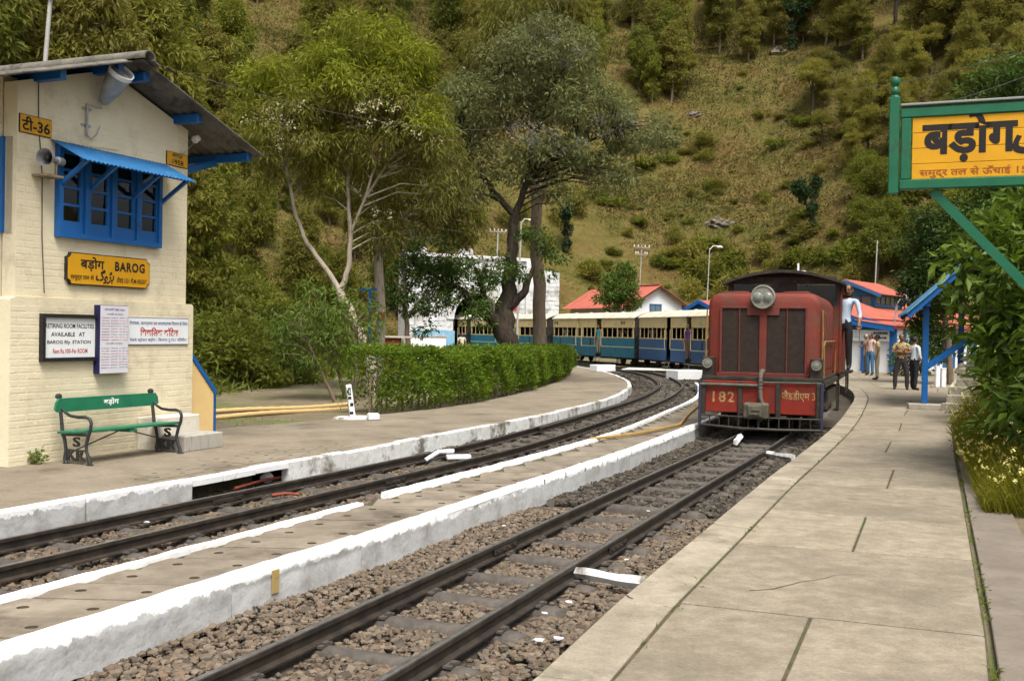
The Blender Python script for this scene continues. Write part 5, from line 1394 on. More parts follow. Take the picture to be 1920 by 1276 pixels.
for z_ in (B0 + .07, B1 - .07):
    p = MB(); p.box((0, 0, z_), (SW - .115, .09, .10), 0, .01); p.build('frame_rail', m_grnframe, NS)
for x0 in (-hx + .115, hx - .115):
    p = MB(); p.box((x0, 0, (B0 + B1) / 2), (.10, .085, B1 - B0 - .24), 0, .01); p.build('frame_stile', m_grnframe, NS)
p = MB(); p.box((0, .01, B1 + .012), (SW - .12, .14, .025), 0, .006); p.build('weather_strip', mat('weathered_strip', (.22, .24, .22), rough=.7), NS)
for k in range(4):
    h4 = (B1 - B0 - .24) / 4; p = MB(); p.box((0, 0, B0 + .12 + h4 * (k + .5)), (SW - .35, .05, h4 - .004), 0, .003); p.build('plank', m_signyel, NS)
L0 = -hx                               # lettering, measured from the left end
p = MB(); text_on(p, '\u092c\u095c\u094b\u0917', L0 + .27, L0 + 1.15, B0 + .28, B0 + .79, -.0275, 0, .035); p.build('lettering', m_letter_k, NS)
p = MB(); text_on(p, '\ufb92\ufeed\ufb8d\ufe91', L0 + 1.12, L0 + 1.85, B0 + .24, B0 + .74, -.0275, 0, .03, 1, .25); p.build('lettering', m_letter_k, NS)
p = MB(); text_on(p, 'BAROG', L0 + 2.0, L0 + 3.05, B0 + .40, B0 + .66, -.0275, 0, .03, 1.1)
p.build('lettering', m_letter_k, NS)
p = MB(); text_on(p, 'समुद्र तल से ऊँचाई 1531 मी. M. HEIGHT ABOVE SEA LEVEL', L0 + .25, L0 + 3.1, B0 + .13, B0 + .235, -.0275, 0, .012); p.build('lettering', mat('brown_lettering', (.30, .07, .012), rough=.7), NS)
p = MB(); p.box((0, .08, (B1 - .2) / 2 - .2), (.13, .13, B1 + .0), 0, .008); p.build('main_post', m_grnframe, NS)
for sx in (-1, 1):
    p = MB(); p.bar((sx * (hx - .38), .05, B0 - .0), (sx * .06, .05, B0 - 1.32), .075, .09); p.build('brace', m_grnframe, NS)

# ================================================================ poles
m_pole = mat('pole_white_paint', (.40, .40, .38), (.32, .32, .30), rough=.7, scale=3)
def pole(label, px, py_top, Y, r=.07, arms=0, lamp=False, name='telegraph_pole', cat='pole', base=None, lean=0.0):
    top = V(px, py_top, Y); b = base if base is not None else max(-.2, hill1(top.x, top.y) - .2)
    t = thing(name, label, cat, (top.x, top.y, b)); H_ = top.z - b
    t.rotation_euler = (0, lean, 0)
    p = MB(); p.tube([(0, 0, 0), (0, 0, H_ * .5), (0, 0, H_)], [r, r * .85, r * .7], 8); p.build('shaft', m_pole, t, smooth=50)
    for k in range(arms):
        z_ = H_ - .25 - .55 * k
        p = MB(); p.box((0, -.08, z_), (1.3 - .3 * k, .05, .05)); p.build('crossarm', m_pole, t)
        for x in (-.6 + .15 * k, -.28, .28, .6 - .15 * k):
            p = MB(); p.lathe([(.02, 0), (.05, .03), (.04, .07), (.055, .10), (.03, .14), (.001, .15)], 8, 0, Matrix.Translation((x, -.08, z_ + .05))); p.build('insulator', m_porc, t, smooth=50)
    if lamp:
        p = MB(); p.tube([(0, 0, H_ - .1), (.2, -.1, H_ + .15), (.5, -.2, H_ + .12)], .03, 6); p.lathe([(.06, .1), (.2, 0), (.18, -.02), (.001, 0)], 12, 0, Matrix.Translation((.6, -.24, H_ + .06)), False); p.build('lamp_head', m_porc, t, smooth=50)
    return t
pole('white pole with two crossarms of insulators behind the white house', 1197, 458, 86, .055, 2, lean=.03)
pole('white lamp pole between the white house and the locomotive', 1324, 465, 66, .045, 0, True, 'lamp_pole', lean=.03)
pole('thin white mast rising behind the station clerestory', 1638, 450, 75, .06, lean=.03)
pole('white post with crossarm above the tunnel portal parapet', 927, 428, 82, .08, 1, lean=.03)
pole('short white lamp post behind the thick dark tree trunk', 972, 415, 62, .07, 0, True, 'lamp_pole', base=0, lean=.02)
pole('grey pole standing behind the cabin roof', 38, -40, 17.5, .05, 1, base=-.1, lean=.07)
m_wireg = mat('line_wire', (.09, .09, .08), rough=.6)
def wire(name, label, a, b, sag, r=.012):
    a, b = Vector(a), Vector(b); pts = [a.lerp(b, t) - Vector((0, 0, sag * 4 * t * (1 - t))) for t in np.linspace(0, 1, 15)]
    p = MB(); p.tube(pts, r, 4); o = p.build(name, m_wireg); tag(o, label, 'wire')
wire('overhead_wire', 'thin wire sagging from the cabin ridge towards the bright green tree', cab(1.5, -.3, 4.9), V(1010, 230, 33), .5, .0045)
wire('overhead_wire', 'upper thin wire slanting behind the finial of the yellow sign', V(1560, 170, 34), V(1960, 85, 16), .15, .007)
wire('overhead_wire', 'lower thin wire slanting just above the yellow sign', V(1650, 215, 30), V(1960, 130, 13), .12, .007)

# ================================================================ small things on the ground
m_bamboo = mat('bamboo', (.46, .30, .12), (.56, .40, .19), rough=.6, scale=6, stretch=(1, 6, 6))
for i, (a, b, lab) in enumerate((((395, 784), (652, 764), 'nearer of two yellow bamboo poles lying by the grassy bank'), ((395, 773), (650, 757), 'farther of two yellow bamboo poles lying by the grassy bank'))):
    A_, B_ = U(*a, .08), U(*b, .08); d = B_ - A_; n = 12
    p = MB(); pts, rr_ = [], []
    for k in range(n * 3 + 1):
        t = k / (n * 3); pts.append(d * t + Vector((0, 0, .02 * math.sin(t * 5 + i)))); rr_.append(.042 + (.007 if k % 3 == 0 else 0))
    p.tube(pts, rr_, 8); o = p.build('bamboo_pole', m_bamboo, loc=A_, smooth=60); tag(o, lab, 'bamboo pole', 'bamboo poles by the bank')
mk = thing('marker_post', 'leaning white and black marker post at the hedge end', 'post', U(660, 784, ZL), R(30))
p = MB(); p.box((-.03, 0, .30), (.10, .05, .62), 0, .01, Matrix.Rotation(R(-9), 3, 'Y')); p.build('post', m_white, mk)
p = MB(); text_on(p, '42', -.10, -.02, .42, .56, -.029, 0, .05, M=Matrix.Rotation(R(-2), 4, 'Y')); p.box((-.06, -.0275, .37), (.06, .005, .05)); p.box((-.02, -.0275, .25), (.06, .005, .06)); p.box((-.02, -.0275, .10), (.07, .005, .05)); p.build('black_marks', m_letter_k, mk)
p = MB(); p.lathe([(.30, 0), (.28, .03), (.22, .035), (.001, .02)], 9, 0, Matrix.Translation((.1, 0, 0)) @ Matrix.Scale(1.5, 4, (1, 0, 0))); p.build('base', m_white_old, mk)
def block(name, label, px, py, z, size, rz, material, cat='block', bev=.02):
    p = MB(); p.box((0, 0, size[2] / 2), size, 0, bev); o = p.build(name, material, loc=U(px, py, z), rz=rz); return tag(o, label, cat)
block('white_block', 'small whitewashed stone block beside the marker post', 700, 787, ZL, (.2, .16, .12), .3, m_white)
block('white_block', 'white painted block at the far tip of the left platform', 1130, 696, ZL, (1.0, .5, .28), .6, m_white)
block('white_block', 'broad white painted block at the far end of the middle platform', 1284, 711, -.1, (1.3, .8, .38), .5, m_white)
block('crossing_slab', 'flat pale slab crossing the tracks in front of the coaches', 1238, 693.5, -.03, (3.4, 2.6, .05), -.25, mat('pale_crossing_concrete', (.50, .47, .42), (.58, .56, .51), rough=.9, scale=2), 'slab')
block('loose_brick', 'pale squared stone under the broken kerb of the left platform', 457, 908, -.13, (.16, .12, .15), 1.1, mat('pale_stone', (.42, .38, .31), (.52, .48, .4), rough=.9, scale=7))
block('loose_stone', 'white painted stone under the broken platform kerb', 500, 905, -.12, (.16, .12, .13), .6, m_white, 'stone', .05)
# white painted lever beside the curving track
lv = thing('point_lever', 'white painted bent lever lying on the curving track', 'lever', U(838, 860, -.08), R(15))
p = MB(); p.tube([(-.32, -.1, .0), (-.12, .0, .10), (.1, .03, .11)], [.03, .032, .03], 6); p.build('arm', m_white, lv); p = MB(); p.box((.16, -.02, .03), (.34, .12, .06), 0, .01); p.build('bracket', m_white, lv)
def log(label, a, b, za, zb_, r0, r1):
    A_, B_ = U(*a, za), U(*b, zb_); d = B_ - A_
    p = MB(); p.tube([d * t + Vector((0, 0, .004 * math.sin(t * 7))) for t in np.linspace(0, 1, 7)], [r0 + (r1 - r0) * t + .004 * math.sin(9 * t) for t in np.linspace(0, 1, 7)], 5); o = p.build('white_timber', m_white_old, loc=A_); tag(o, label, 'timber')
log('white painted timber lying between the near rail and the right platform', (1082, 1072), (1206, 1092), -.05, -.03, .042, .05)
log('thin white painted timber by the platform edge before the locomotive', (1436, 849), (1487, 857), -.05, -.04, .04, .05)
log('short white painted timber on the rail below the locomotive', (1380, 829), (1388, 818), -.02, .0, .05, .05)
hs_ = [(1107, 822), (1140, 819), (1181, 814), (1212, 809), (1252, 800), (1275, 795), (1284.5, 784), (1294, 773), (1306, 763), (1316, 752)]
p = MB(); p.tube([U(x, y, ZM + .03) for x, y in hs_], .022, 6); tag(p.build('rubber_hose', mat('yellow_hose', (.42, .26, .07), (.34, .2, .06), rough=.6, scale=9), smooth=60), 'yellow hose lying along the middle platform near the locomotive', 'hose')
for i, ((a, b), lab) in enumerate(((((440, 915), (530, 893)), 'rusty red pipe below the broken platform kerb'), (((510, 928), (560, 926)), 'rusty red rod lying across the sleepers of the curving track'))):
    A_, B_ = U(*a, -.07), U(*b, -.07); p = MB(); p.tube([Vector((0, 0, 0)), (B_ - A_) * .5 + Vector((0, 0, .015)), B_ - A_], .018, 6); tag(p.build('rusty_pipe', mat('rust', (.26, .06, .035), (.17, .04, .025), rough=.8, scale=8), loc=A_), lab, 'pipe')
# crumpled paper and scraps
rl = random.Random(8)
for i, (px, py, sz, lab) in enumerate(((1175, 1048, .035, 'crumpled white paper beyond the white timber by the near rail'), (1065, 1127, .04, 'white scrap beside the right platform edge in the foreground'), (1020, 1148, .035, 'crumpled white paper left of the foreground platform edge'), (1010, 1198, .05, 'torn white paper against the foreground platform edge'), (1048, 1196, .05, 'white scrap tucked against the foreground platform edge'), (1450, 854, .06, 'white scrap beside the thin white timber'), (1215, 957, .03, 'small pale scrap between the near rails'), (1245, 838, .10, 'heap of white plaster bits below the middle platform wall'), (945, 985, .03, 'white shard lying on a sleeper of the near track'), (275, 978, .05, 'pale scrap between the rails of the curving track'))):
    v = SP[i % len(SP)] * sz * .7 * np.array([1, 1, .6]); mb = MB(); mb.add([tuple(q * (1 + rl.uniform(-.3, .3)) for q in row) for row in v], [tuple(int(k) for k in f) for f in SF])
    o = mb.build('paper_scrap', mat('scrap_white', (.7, .71, .73), (.6, .6, .62), rough=.8, scale=20), loc=U(px, py, -.10 + sz * .4)); tag(o, lab, 'scrap')
# kiosk and blue signpost behind the hedge
KS = thing('rusty_kiosk', 'small rust red kiosk with flat roof behind the hedge', 'kiosk', (V(738, 660, 40).x, 40, -.1), R(15))
m_rustp = mat('rust_red_sheet', (.26, .06, .035), (.20, .05, .03), rough=.8, scale=4)
p = MB(); p.box((-.35, 0, .75), (.06, 1.0, 1.5)); p.box((0, .47, .75), (.7, .06, 1.5)); p.box((-.1, -.47, .75), (.5, .06, 1.5)); p.build('wall', m_rustp, KS); p = MB(); p.box((.05, 0, 1.53), (1.1, 1.2, .06)); p.build('roof', m_croof, KS); p = MB(); p.box((.0, .0, .6), (.55, .8, 1.1)); p.build('counter', m_dark, KS)
SP_ = thing('blue_signpost', 'blue T-topped post carrying slatted brown sign boards', 'signpost', (V(692, 660, 30).x, 30, -.1), R(10))
p = MB(); p.box((0, 0, 1.45), (.09, .09, 2.9)); p.box((-.06, 0, 2.92), (.5, .10, .07)); p.build('post', m_blue_lt, SP_)
for k in range(4):
    p = MB(); p.box((-.24, -.06, 2.06 + k * .075), (.56, .03, .05)); p.build('slat', mat('brown_sign_slat', (.16, .085, .03), (.22, .13, .05), rough=.8, scale=5), SP_)
p = MB(); p.box((.26, -.06, 2.17), (.34, .03, .24)); p.build('panel', m_rustp, SP_)
# ================================================================ vegetation
def unit(a): return a / (np.linalg.norm(a, axis=-1, keepdims=True) + 1e-9)
def leaf_mesh(name, P, D, Nn, L, W, material, fold=.18):
    D = unit(D); S = unit(np.cross(D, Nn)); Nn = np.cross(S, D)
    L, W = L[:, None], W[:, None]
    v1 = P + D * L * .45 + S * W * .5 + Nn * W * fold; v3 = P + D * L * .45 - S * W * .5 + Nn * W * fold
    v2 = P + D * L - Nn * W * fold
    Vv = np.stack([P, v1, v2, v3], 1).reshape(-1, 3)
    F_ = np.arange(len(P) * 4).reshape(-1, 4)
    return mesh_np(name, Vv, F_, material, False)
def clump_leaves(C, Rr, n_per, L, W, droop, seed, up=.6, flat=.75, out=.8):
    r = np.random.default_rng(seed); k = np.repeat(np.arange(len(C)), n_per); n = len(k)
    off = unit(r.normal(0, 1, (n, 3))) * (r.random((n, 1)) ** .45) * Rr[k][:, None] * np.array([1, 1, flat])
    P = C[k] + off
    D = unit(off) * out + r.normal(0, .55, (n, 3)); D[:, 2] -= droop
    Nn = r.normal(0, .6, (n, 3)); Nn[:, 2] += up
    return P, D, Nn, L * r.uniform(.6, 1.35, n), W * r.uniform(.65, 1.3, n)
def scatter_lobes(lobes, n, mind, seed, inner=.35):
    r = np.random.default_rng(seed); lob = np.array(lobes, float)
    vol = lob[:, 3] * lob[:, 4] * lob[:, 5]; out = []
    tries = 0
    while len(out) < n and tries < n * 30:
        tries += 1
        l = lob[r.choice(len(lob), p=vol ** .8 / (vol ** .8).sum())]
        d = r.normal(0, 1, 3); d /= np.linalg.norm(d)
        q = l[:3] + d * l[3:6] * r.uniform(inner, 1) ** .6
        if all((q[0] - o[0]) ** 2 + (q[1] - o[1]) ** 2 + (q[2] - o[2]) ** 2 > mind * mind for o in out): out.append(q)
    return np.array(out)
def limbs_mesh(paths, clumps, bark, name, twig=.012, seed=0, maxr=.05):
    """trunk and limbs (lists of (x,y,z,r)) with a thin branch out to every clump"""
    mb = MB(); nodes = []
    for path in paths:
        P = [Vector(q[:3]) for q in path]; rr = [q[3] for q in path]; pts, rs = [], []
        rj = random.Random(seed + len(nodes))
        for i in range(len(P) - 1):
            for t in (0, .25, .5, .75):
                j = Vector((rj.uniform(-1, 1), rj.uniform(-1, 1), 0)) * rr[i] * (.28 if 0 < t else 0)
                pts.append(P[i].lerp(P[i + 1], t) + j); rs.append(rr[i] + (rr[i + 1] - rr[i]) * t)
        pts.append(P[-1]); rs.append(rr[-1])
        mb.tube(pts, rs, 9); nodes += list(zip(pts, rs))
    NP = np.array([p[:] for p, _ in nodes])
    for c in clumps:
        d = np.linalg.norm(NP - c, axis=1) + np.maximum(0, NP[:, 2] - c[2] + .3) * 1.5
        i = int(np.argmin(d)); a, r0 = nodes[i]; b = Vector(c); m = a.lerp(b, .5) + Vector((0, 0, .12 * (b - a).length))
        r1 = min(maxr, r0 * .6, .012 + .012 * (b - a).length)
        mb.tube([a, m, b], [r1, r1 * .7, twig * .5], 5, caps=False)
    return mb.mesh(name, bark, 60)
bark_grey = mat('eucalyptus_bark', (.30, .25, .19), (.42, .36, .29), rough=.9, scale=2.5, c3=(.17, .12, .08), s3=3, w3=(.52, .68), stretch=(3, 3, .5), bump=.012, bscale=9)
bark_mott = mat('mottled_bark', (.17, .125, .085), (.26, .20, .145), rough=.95, scale=3, c3=(.09, .06, .04), s3=3, stretch=(2.5, 2.5, .5), bump=.015, bscale=9)
bark_dark = mat('dark_rough_bark', (.024, .018, .013), (.058, .044, .031), rough=.95, scale=5, stretch=(2.5, 2.5, .6), bump=.03, bscale=9)
bark_mid = mat('brown_bark', (.12, .088, .058), (.20, .15, .105), rough=.95, scale=4, stretch=(2, 2, .6), bump=.02, bscale=10)
lf_bright = leafmat('bright_eucalyptus_leaf', [(.16, .20, .010), (.24, .28, .016), (.32, .34, .03), (.20, .23, .016)], .45, patch=(.22, .24, .025), pscale=.6)
lf_olive = leafmat('olive_eucalyptus_leaf', [(.09, .10, .013), (.14, .145, .02), (.19, .185, .036), (.155, .11, .03), (.105, .118, .016)], .45, patch=(.18, .185, .022), pscale=.5)
lf_grey = leafmat('grey_green_leaf', [(.095, .115, .032), (.15, .17, .055), (.23, .23, .11), (.11, .13, .030)], .45, patch=(.20, .215, .075), pscale=.9)
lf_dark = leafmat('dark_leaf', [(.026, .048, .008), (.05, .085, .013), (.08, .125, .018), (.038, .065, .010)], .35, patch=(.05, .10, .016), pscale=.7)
lf_mid = leafmat('mid_green_leaf', [(.045, .095, .012), (.08, .15, .018), (.12, .20, .028), (.06, .11, .016)], .35, patch=(.11, .15, .02), pscale=.6)
lf_hedge = leafmat('hedge_leaf', [(.075, .14, .010), (.14, .235, .016), (.22, .32, .026), (.10, .17, .012)], .5, patch=(.19, .28, .018), pscale=1.2)
lf_shrub = leafmat('glossy_shrub_leaf', [(.035, .07, .008), (.07, .12, .012), (.12, .185, .018), (.05, .09, .010)], .4, rough=.4, patch=(.12, .175, .016), pscale=1.1)
lf_pine = leafmat('pine_needles', [(.15, .145, .02), (.205, .19, .032), (.26, .235, .05), (.17, .16, .024)], .5, patch=(.25, .225, .04), pscale=.25)
lf_cream = leafmat('cream_blossom', [(.50, .46, .26), (.62, .58, .36), (.42, .36, .2)], .3)
lf_dry = leafmat('dry_grass', [(.13, .105, .023), (.145, .113, .029), (.165, .125, .037), (.12, .10, .021), (.14, .095, .029)], .5, patch=(.08, .09, .015), pscale=.07)
lf_grass = leafmat('green_grass', [(.075, .098, .012), (.115, .14, .018), (.155, .17, .03), (.09, .108, .014), (.17, .15, .045)], .45, patch=(.10, .125, .015), pscale=.5)
lf_weed = leafmat('weed_stalk', [(.16, .18, .012), (.25, .245, .018), (.33, .29, .035), (.13, .15, .012)], .5)
lf_yel = leafmat('yellow_flower', [(.62, .50, .06), (.70, .62, .20), (.66, .64, .42)], .2)
lf_ivy = leafmat('ivy_leaf', [(.012, .032, .008), (.025, .055, .012), (.042, .075, .016)], .2)

def tree(name, label, paths, lobes, n, mind, cr, n_per, L, W, droop, leafm, bark, seed, cat='tree', group=None, extra=None, flat=.75, up=.6, out=.8, inner=.35):
    b = Vector(paths[0][0][:3]); t = thing(name, label, cat, b, 0, group)
    paths = [[(x - b.x, y - b.y, z - b.z, r) for x, y, z, r in p] for p in paths]
    lobes = [(x - b.x, y - b.y, z - b.z, a, c, d) for x, y, z, a, c, d in lobes]
    C = scatter_lobes(lobes, n, mind, seed, inner)
    link(bpy.data.objects.new('trunk', limbs_mesh(paths, C, bark, 'trunk', seed=seed)), t)
    Rr = cr * np.random.default_rng(seed + 1).uniform(.65, 1.35, len(C))
    link(bpy.data.objects.new('crown', leaf_mesh('crown', *clump_leaves(C, Rr, n_per, L, W, droop, seed + 2, up, flat, out), leafm)), t)
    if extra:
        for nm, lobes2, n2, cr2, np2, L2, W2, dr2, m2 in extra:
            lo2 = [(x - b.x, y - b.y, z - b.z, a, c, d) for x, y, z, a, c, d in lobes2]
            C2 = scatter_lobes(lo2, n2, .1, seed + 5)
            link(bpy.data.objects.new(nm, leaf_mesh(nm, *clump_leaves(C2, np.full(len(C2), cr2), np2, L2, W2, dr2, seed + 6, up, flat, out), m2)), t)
    return t
def VP(px, py, Y, r): p = V(px, py, Y); return (p.x, p.y, p.z, r)
def LOB(px, py, Y, rx, ry, rz): p = V(px, py, Y); return (p.x, p.y, p.z, rx, ry, rz)

# --- tall bright eucalyptus left of centre
Y = 27
tree('eucalyptus_tree', 'tall bright yellow-green eucalyptus with pale forked trunk behind the hedge',
     [[VP(705, 790, Y, .16), VP(690, 656, Y, .135), VP(660, 595, Y, .12), VP(638, 549, Y, .11)],
      [VP(638, 549, Y, .08), VP(612, 505, Y, .065), VP(575, 455, Y, .055), VP(555, 405, Y, .045), VP(540, 330, Y - .3, .035), VP(520, 250, Y - .5, .03)],
      [VP(638, 549, Y, .08), VP(654, 500, Y, .065), VP(657, 440, Y, .058), VP(652, 350, Y, .045), VP(655, 250, Y + .2, .03), VP(665, 150, Y + .3, .02)],
      [VP(657, 440, Y, .042), VP(685, 370, Y - .2, .036), VP(705, 300, Y - .3, .028), VP(745, 220, Y - .3, .02)],
      [VP(685, 370, Y - .2, .035), VP(730, 300, Y, .03), VP(790, 240, Y + .2, .015)]],
     [LOB(560, 235, Y - .4, 1.3, 1.3, .9), LOB(660, 270, Y, 1.5, 1.4, .8), LOB(770, 260, Y, 1.05, 1.2, .9), LOB(700, 190, Y, 1.5, 1.4, .6), LOB(500, 300, Y - .5, .5, .6, .8), LOB(610, 330, Y, .8, .9, .6), LOB(800, 330, Y, .6, .7, .7), LOB(720, 420, Y + .5, .4, .5, .55)],
     135, .36, .40, 120, .20, .042, .95, lf_olive, bark_grey, 21,
     extra=[('crown_tips', [LOB(690, 75, Y, .95, .95, .62), LOB(770, 130, Y, .75, .9, .65), LOB(610, 120, Y, .9, 1.0, .5), LOB(520, 150, Y - .3, .85, .9, .6), LOB(800, 190, Y, .5, .6, .45), LOB(480, 170, Y - .3, .5, .5, .4), LOB(660, 165, Y - .8, 1.3, .6, .5), LOB(790, 235, Y - .6, .55, .5, .45)], 130, .38, 125, .19, .042, .5, lf_bright),
            ('blossom', [LOB(540, 240, Y - .8, 1.0, .8, .7), LOB(700, 215, Y - .8, 1.4, .8, .5), LOB(780, 250, Y - .6, .6, .7, .5), LOB(700, 400, Y, .5, .4, .5)], 50, .18, 22, .06, .05, .4, lf_cream)])
# --- second grey trunk beside it
Y = 30.5
tree('eucalyptus_tree', 'straight grey eucalyptus trunk with drooping olive leaves beside the blue signpost',
     [[VP(712, 760, Y, .17), VP(714, 600, Y, .15), VP(709, 480, Y, .13), VP(706, 380, Y, .10), VP(712, 280, Y, .05)], [VP(709, 480, Y, .05), VP(740, 420, Y, .04), VP(800, 370, Y, .02)], [VP(706, 400, Y, .05), VP(640, 330, Y, .02)]],
     [LOB(760, 380, Y, 1.3, 1.0, .9), LOB(700, 330, Y, 1.4, 1.2, .8), LOB(820, 330, Y + .5, 1.0, 1.0, .9), LOB(715, 430, Y - .3, .45, .5, .5), LOB(860, 420, Y + 1, .7, .7, .6)],
     75, .42, .46, 120, .22, .046, 1.0, lf_olive, bark_grey, 31)
# --- dark spreading tree in the middle
Y = 33
tree('spreading_tree', 'dark trunked spreading tree with grey-green feathery crown above the hedge',
     [[VP(960, 735, Y, .37), VP(955, 665, Y, .33), VP(945, 610, Y, .32), VP(952, 560, Y, .26), VP(960, 500, Y, .19), VP(963, 430, Y, .165), VP(965, 405, Y, .155)],
      [VP(950, 620, Y, .26), VP(915, 590, Y - .2, .20), VP(885, 570, Y - .3, .14), VP(870, 545, Y - .3, .10)], [VP(910, 590, Y - .2, .16), VP(905, 540, Y - .1, .10), VP(890, 500, Y, .05)],
      [VP(955, 575, Y, .16), VP(985, 545, Y - .2, .12), VP(1000, 500, Y - .2, .06)],
      [VP(965, 405, Y, .11), VP(985, 350, Y, .095), VP(1010, 300, Y, .075), VP(1060, 275, Y, .055), VP(1150, 250, Y, .04)],
      [VP(965, 405, Y, .11), VP(925, 360, Y, .09), VP(885, 300, Y, .075), VP(860, 220, Y + .2, .055), VP(900, 165, Y + .3, .05), VP(960, 130, Y + .3, .03)],
      [VP(985, 350, Y, .10), VP(1000, 270, Y, .08), VP(1030, 180, Y, .05), VP(1050, 90, Y, .02)], [VP(870, 545, Y - .3, .07), VP(820, 520, Y - .4, .05), VP(770, 490, Y - .4, .025)]],
     [LOB(1010, 105, Y, 1.9, 1.6, 1.0), LOB(915, 190, Y, 1.6, 1.5, .9), LOB(1090, 195, Y, 1.9, 1.5, .8), LOB(1200, 245, Y, 1.2, 1.1, .6), LOB(1050, 290, Y - .4, 1.6, 1.2, .6), LOB(950, 310, Y, 1.1, 1.1, .6), LOB(1130, 310, Y, 1.0, 1.0, .5), LOB(890, 260, Y, .7, .8, .6), LOB(1040, 60, Y, .9, .9, .4), LOB(1150, 340, Y - .2, .9, .8, .35), LOB(1040, 365, Y - .5, .8, .6, .4), LOB(900, 360, Y, .6, .6, .4)],
     215, .42, .42, 95, .18, .06, .35, lf_grey, bark_dark, 41, up=.9, inner=.2,
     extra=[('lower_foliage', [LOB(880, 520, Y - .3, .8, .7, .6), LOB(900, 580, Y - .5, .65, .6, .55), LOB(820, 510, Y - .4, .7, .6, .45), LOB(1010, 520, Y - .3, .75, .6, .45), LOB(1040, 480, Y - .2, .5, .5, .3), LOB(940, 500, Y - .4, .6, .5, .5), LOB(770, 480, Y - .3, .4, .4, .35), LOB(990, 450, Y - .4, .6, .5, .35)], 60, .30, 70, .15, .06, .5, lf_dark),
            ('pale_tips', [LOB(1040, 90, Y - .8, .9, .5, .6), LOB(1150, 230, Y - .7, 1.0, .5, .4), LOB(1060, 270, Y - 1.2, 1.3, .4, .3), LOB(960, 250, Y - .9, 1.0, .4, .4)], 40, .22, 40, .12, .03, .0, leafmat('pale_seed_spray', [(.26, .25, .20), (.34, .32, .27), (.2, .22, .14)], .2))])
# --- straight pale trunk right of it
Y = 36
tree('eucalyptus_tree', 'straight mottled eucalyptus trunk right of the dark spreading tree',
     [[VP(1012, 740, Y, .25), VP(1012, 640, Y, .23), VP(1008, 500, Y, .21), VP(1006, 400, Y, .19), VP(1000, 300, Y, .13), VP(990, 180, Y, .08), VP(985, 60, Y, .05)], [VP(1006, 400, Y, .14), VP(1028, 330, Y, .12), VP(1040, 250, Y, .08), VP(1060, 120, Y, .03)]],
     [LOB(980, 60, Y, 1.5, 1.3, 1.0), LOB(1060, 120, Y, 1.2, 1.2, 1.0), LOB(1000, 10, Y, 1.6, 1.4, .8), LOB(930, 110, Y + 1, 1.2, 1.2, .8)],
     60, .5, .6, 130, .32, .05, 1.4, lf_olive, bark_mott, 51)
# --- slender tree before the tunnel
Y = 44
tree('slender_tree', 'slender leafy tree standing before the white tunnel portal',
     [[VP(772, 720, Y, .12), VP(765, 640, Y, .11), VP(760, 580, Y, .09), VP(757, 500, Y, .06), VP(760, 430, Y, .03)], [VP(762, 600, Y, .05), VP(790, 560, Y, .04), VP(815, 520, Y, .02)], [VP(760, 560, Y, .04), VP(735, 520, Y, .02)]],
     [LOB(790, 500, Y, 1.0, .8, .6), LOB(780, 570, Y, .9, .7, .55), LOB(740, 540, Y, .6, .6, .7), LOB(830, 560, Y, .6, .6, .45), LOB(760, 450, Y, .8, .8, .6), LOB(800, 620, Y, .45, .4, .35), LOB(850, 500, Y, .8, .6, .5), LOB(820, 450, Y, .7, .6, .4)],
     85, .36, .36, 75, .18, .075, .5, lf_dark, bark_mid, 61)
# --- saplings on the bank by the cabin
for i, (px, py, tx, ty, Y, lab) in enumerate(((765 - 130, 770, 560, 600, 24.5, 'thin leaning sapling on the bank nearest the bamboo poles'), (650, 765, 610, 580, 25.5, 'thin upright sapling with olive leaves near the marker post'), (675, 760, 660, 590, 24.8, 'thin dark sapling beside the left end of the hedge'))):
    tree('sapling', lab, [[VP(px, py, Y, .05), VP((px * 2 + tx) / 3, (py * 2 + ty) / 3, Y, .04), VP((px + 2 * tx) / 3, (py + 2 * ty) / 3, Y, .03), VP(tx, ty, Y, .015)]],
         [LOB(tx, ty, Y, .8, .7, .7), LOB((tx + px) / 2, ty + 50, Y, .6, .6, .5), LOB(tx - 20, ty + 40, Y, .6, .6, .6)], 22, .25, .34, 60, .16, .04, .8, lf_mid, bark_mid, 70 + i, group='saplings on the bank')
# --- small round tree in front of the white house
Y = 70
tree('round_tree', 'small round green tree in front of the white house', [[VP(1160, 690, Y, .16), VP(1160, 600, Y, .13), VP(1162, 540, Y, .06)]],
     [LOB(1160, 540, Y, 1.25, 1.2, 1.1), LOB(1145, 560, Y, 1.1, 1.0, .7), LOB(1170, 510, Y, .8, .8, .6), LOB(1185, 560, Y, .7, .7, .6)], 70, .35, .42, 75, .22, .10, .2, lf_mid, bark_mid, 81)
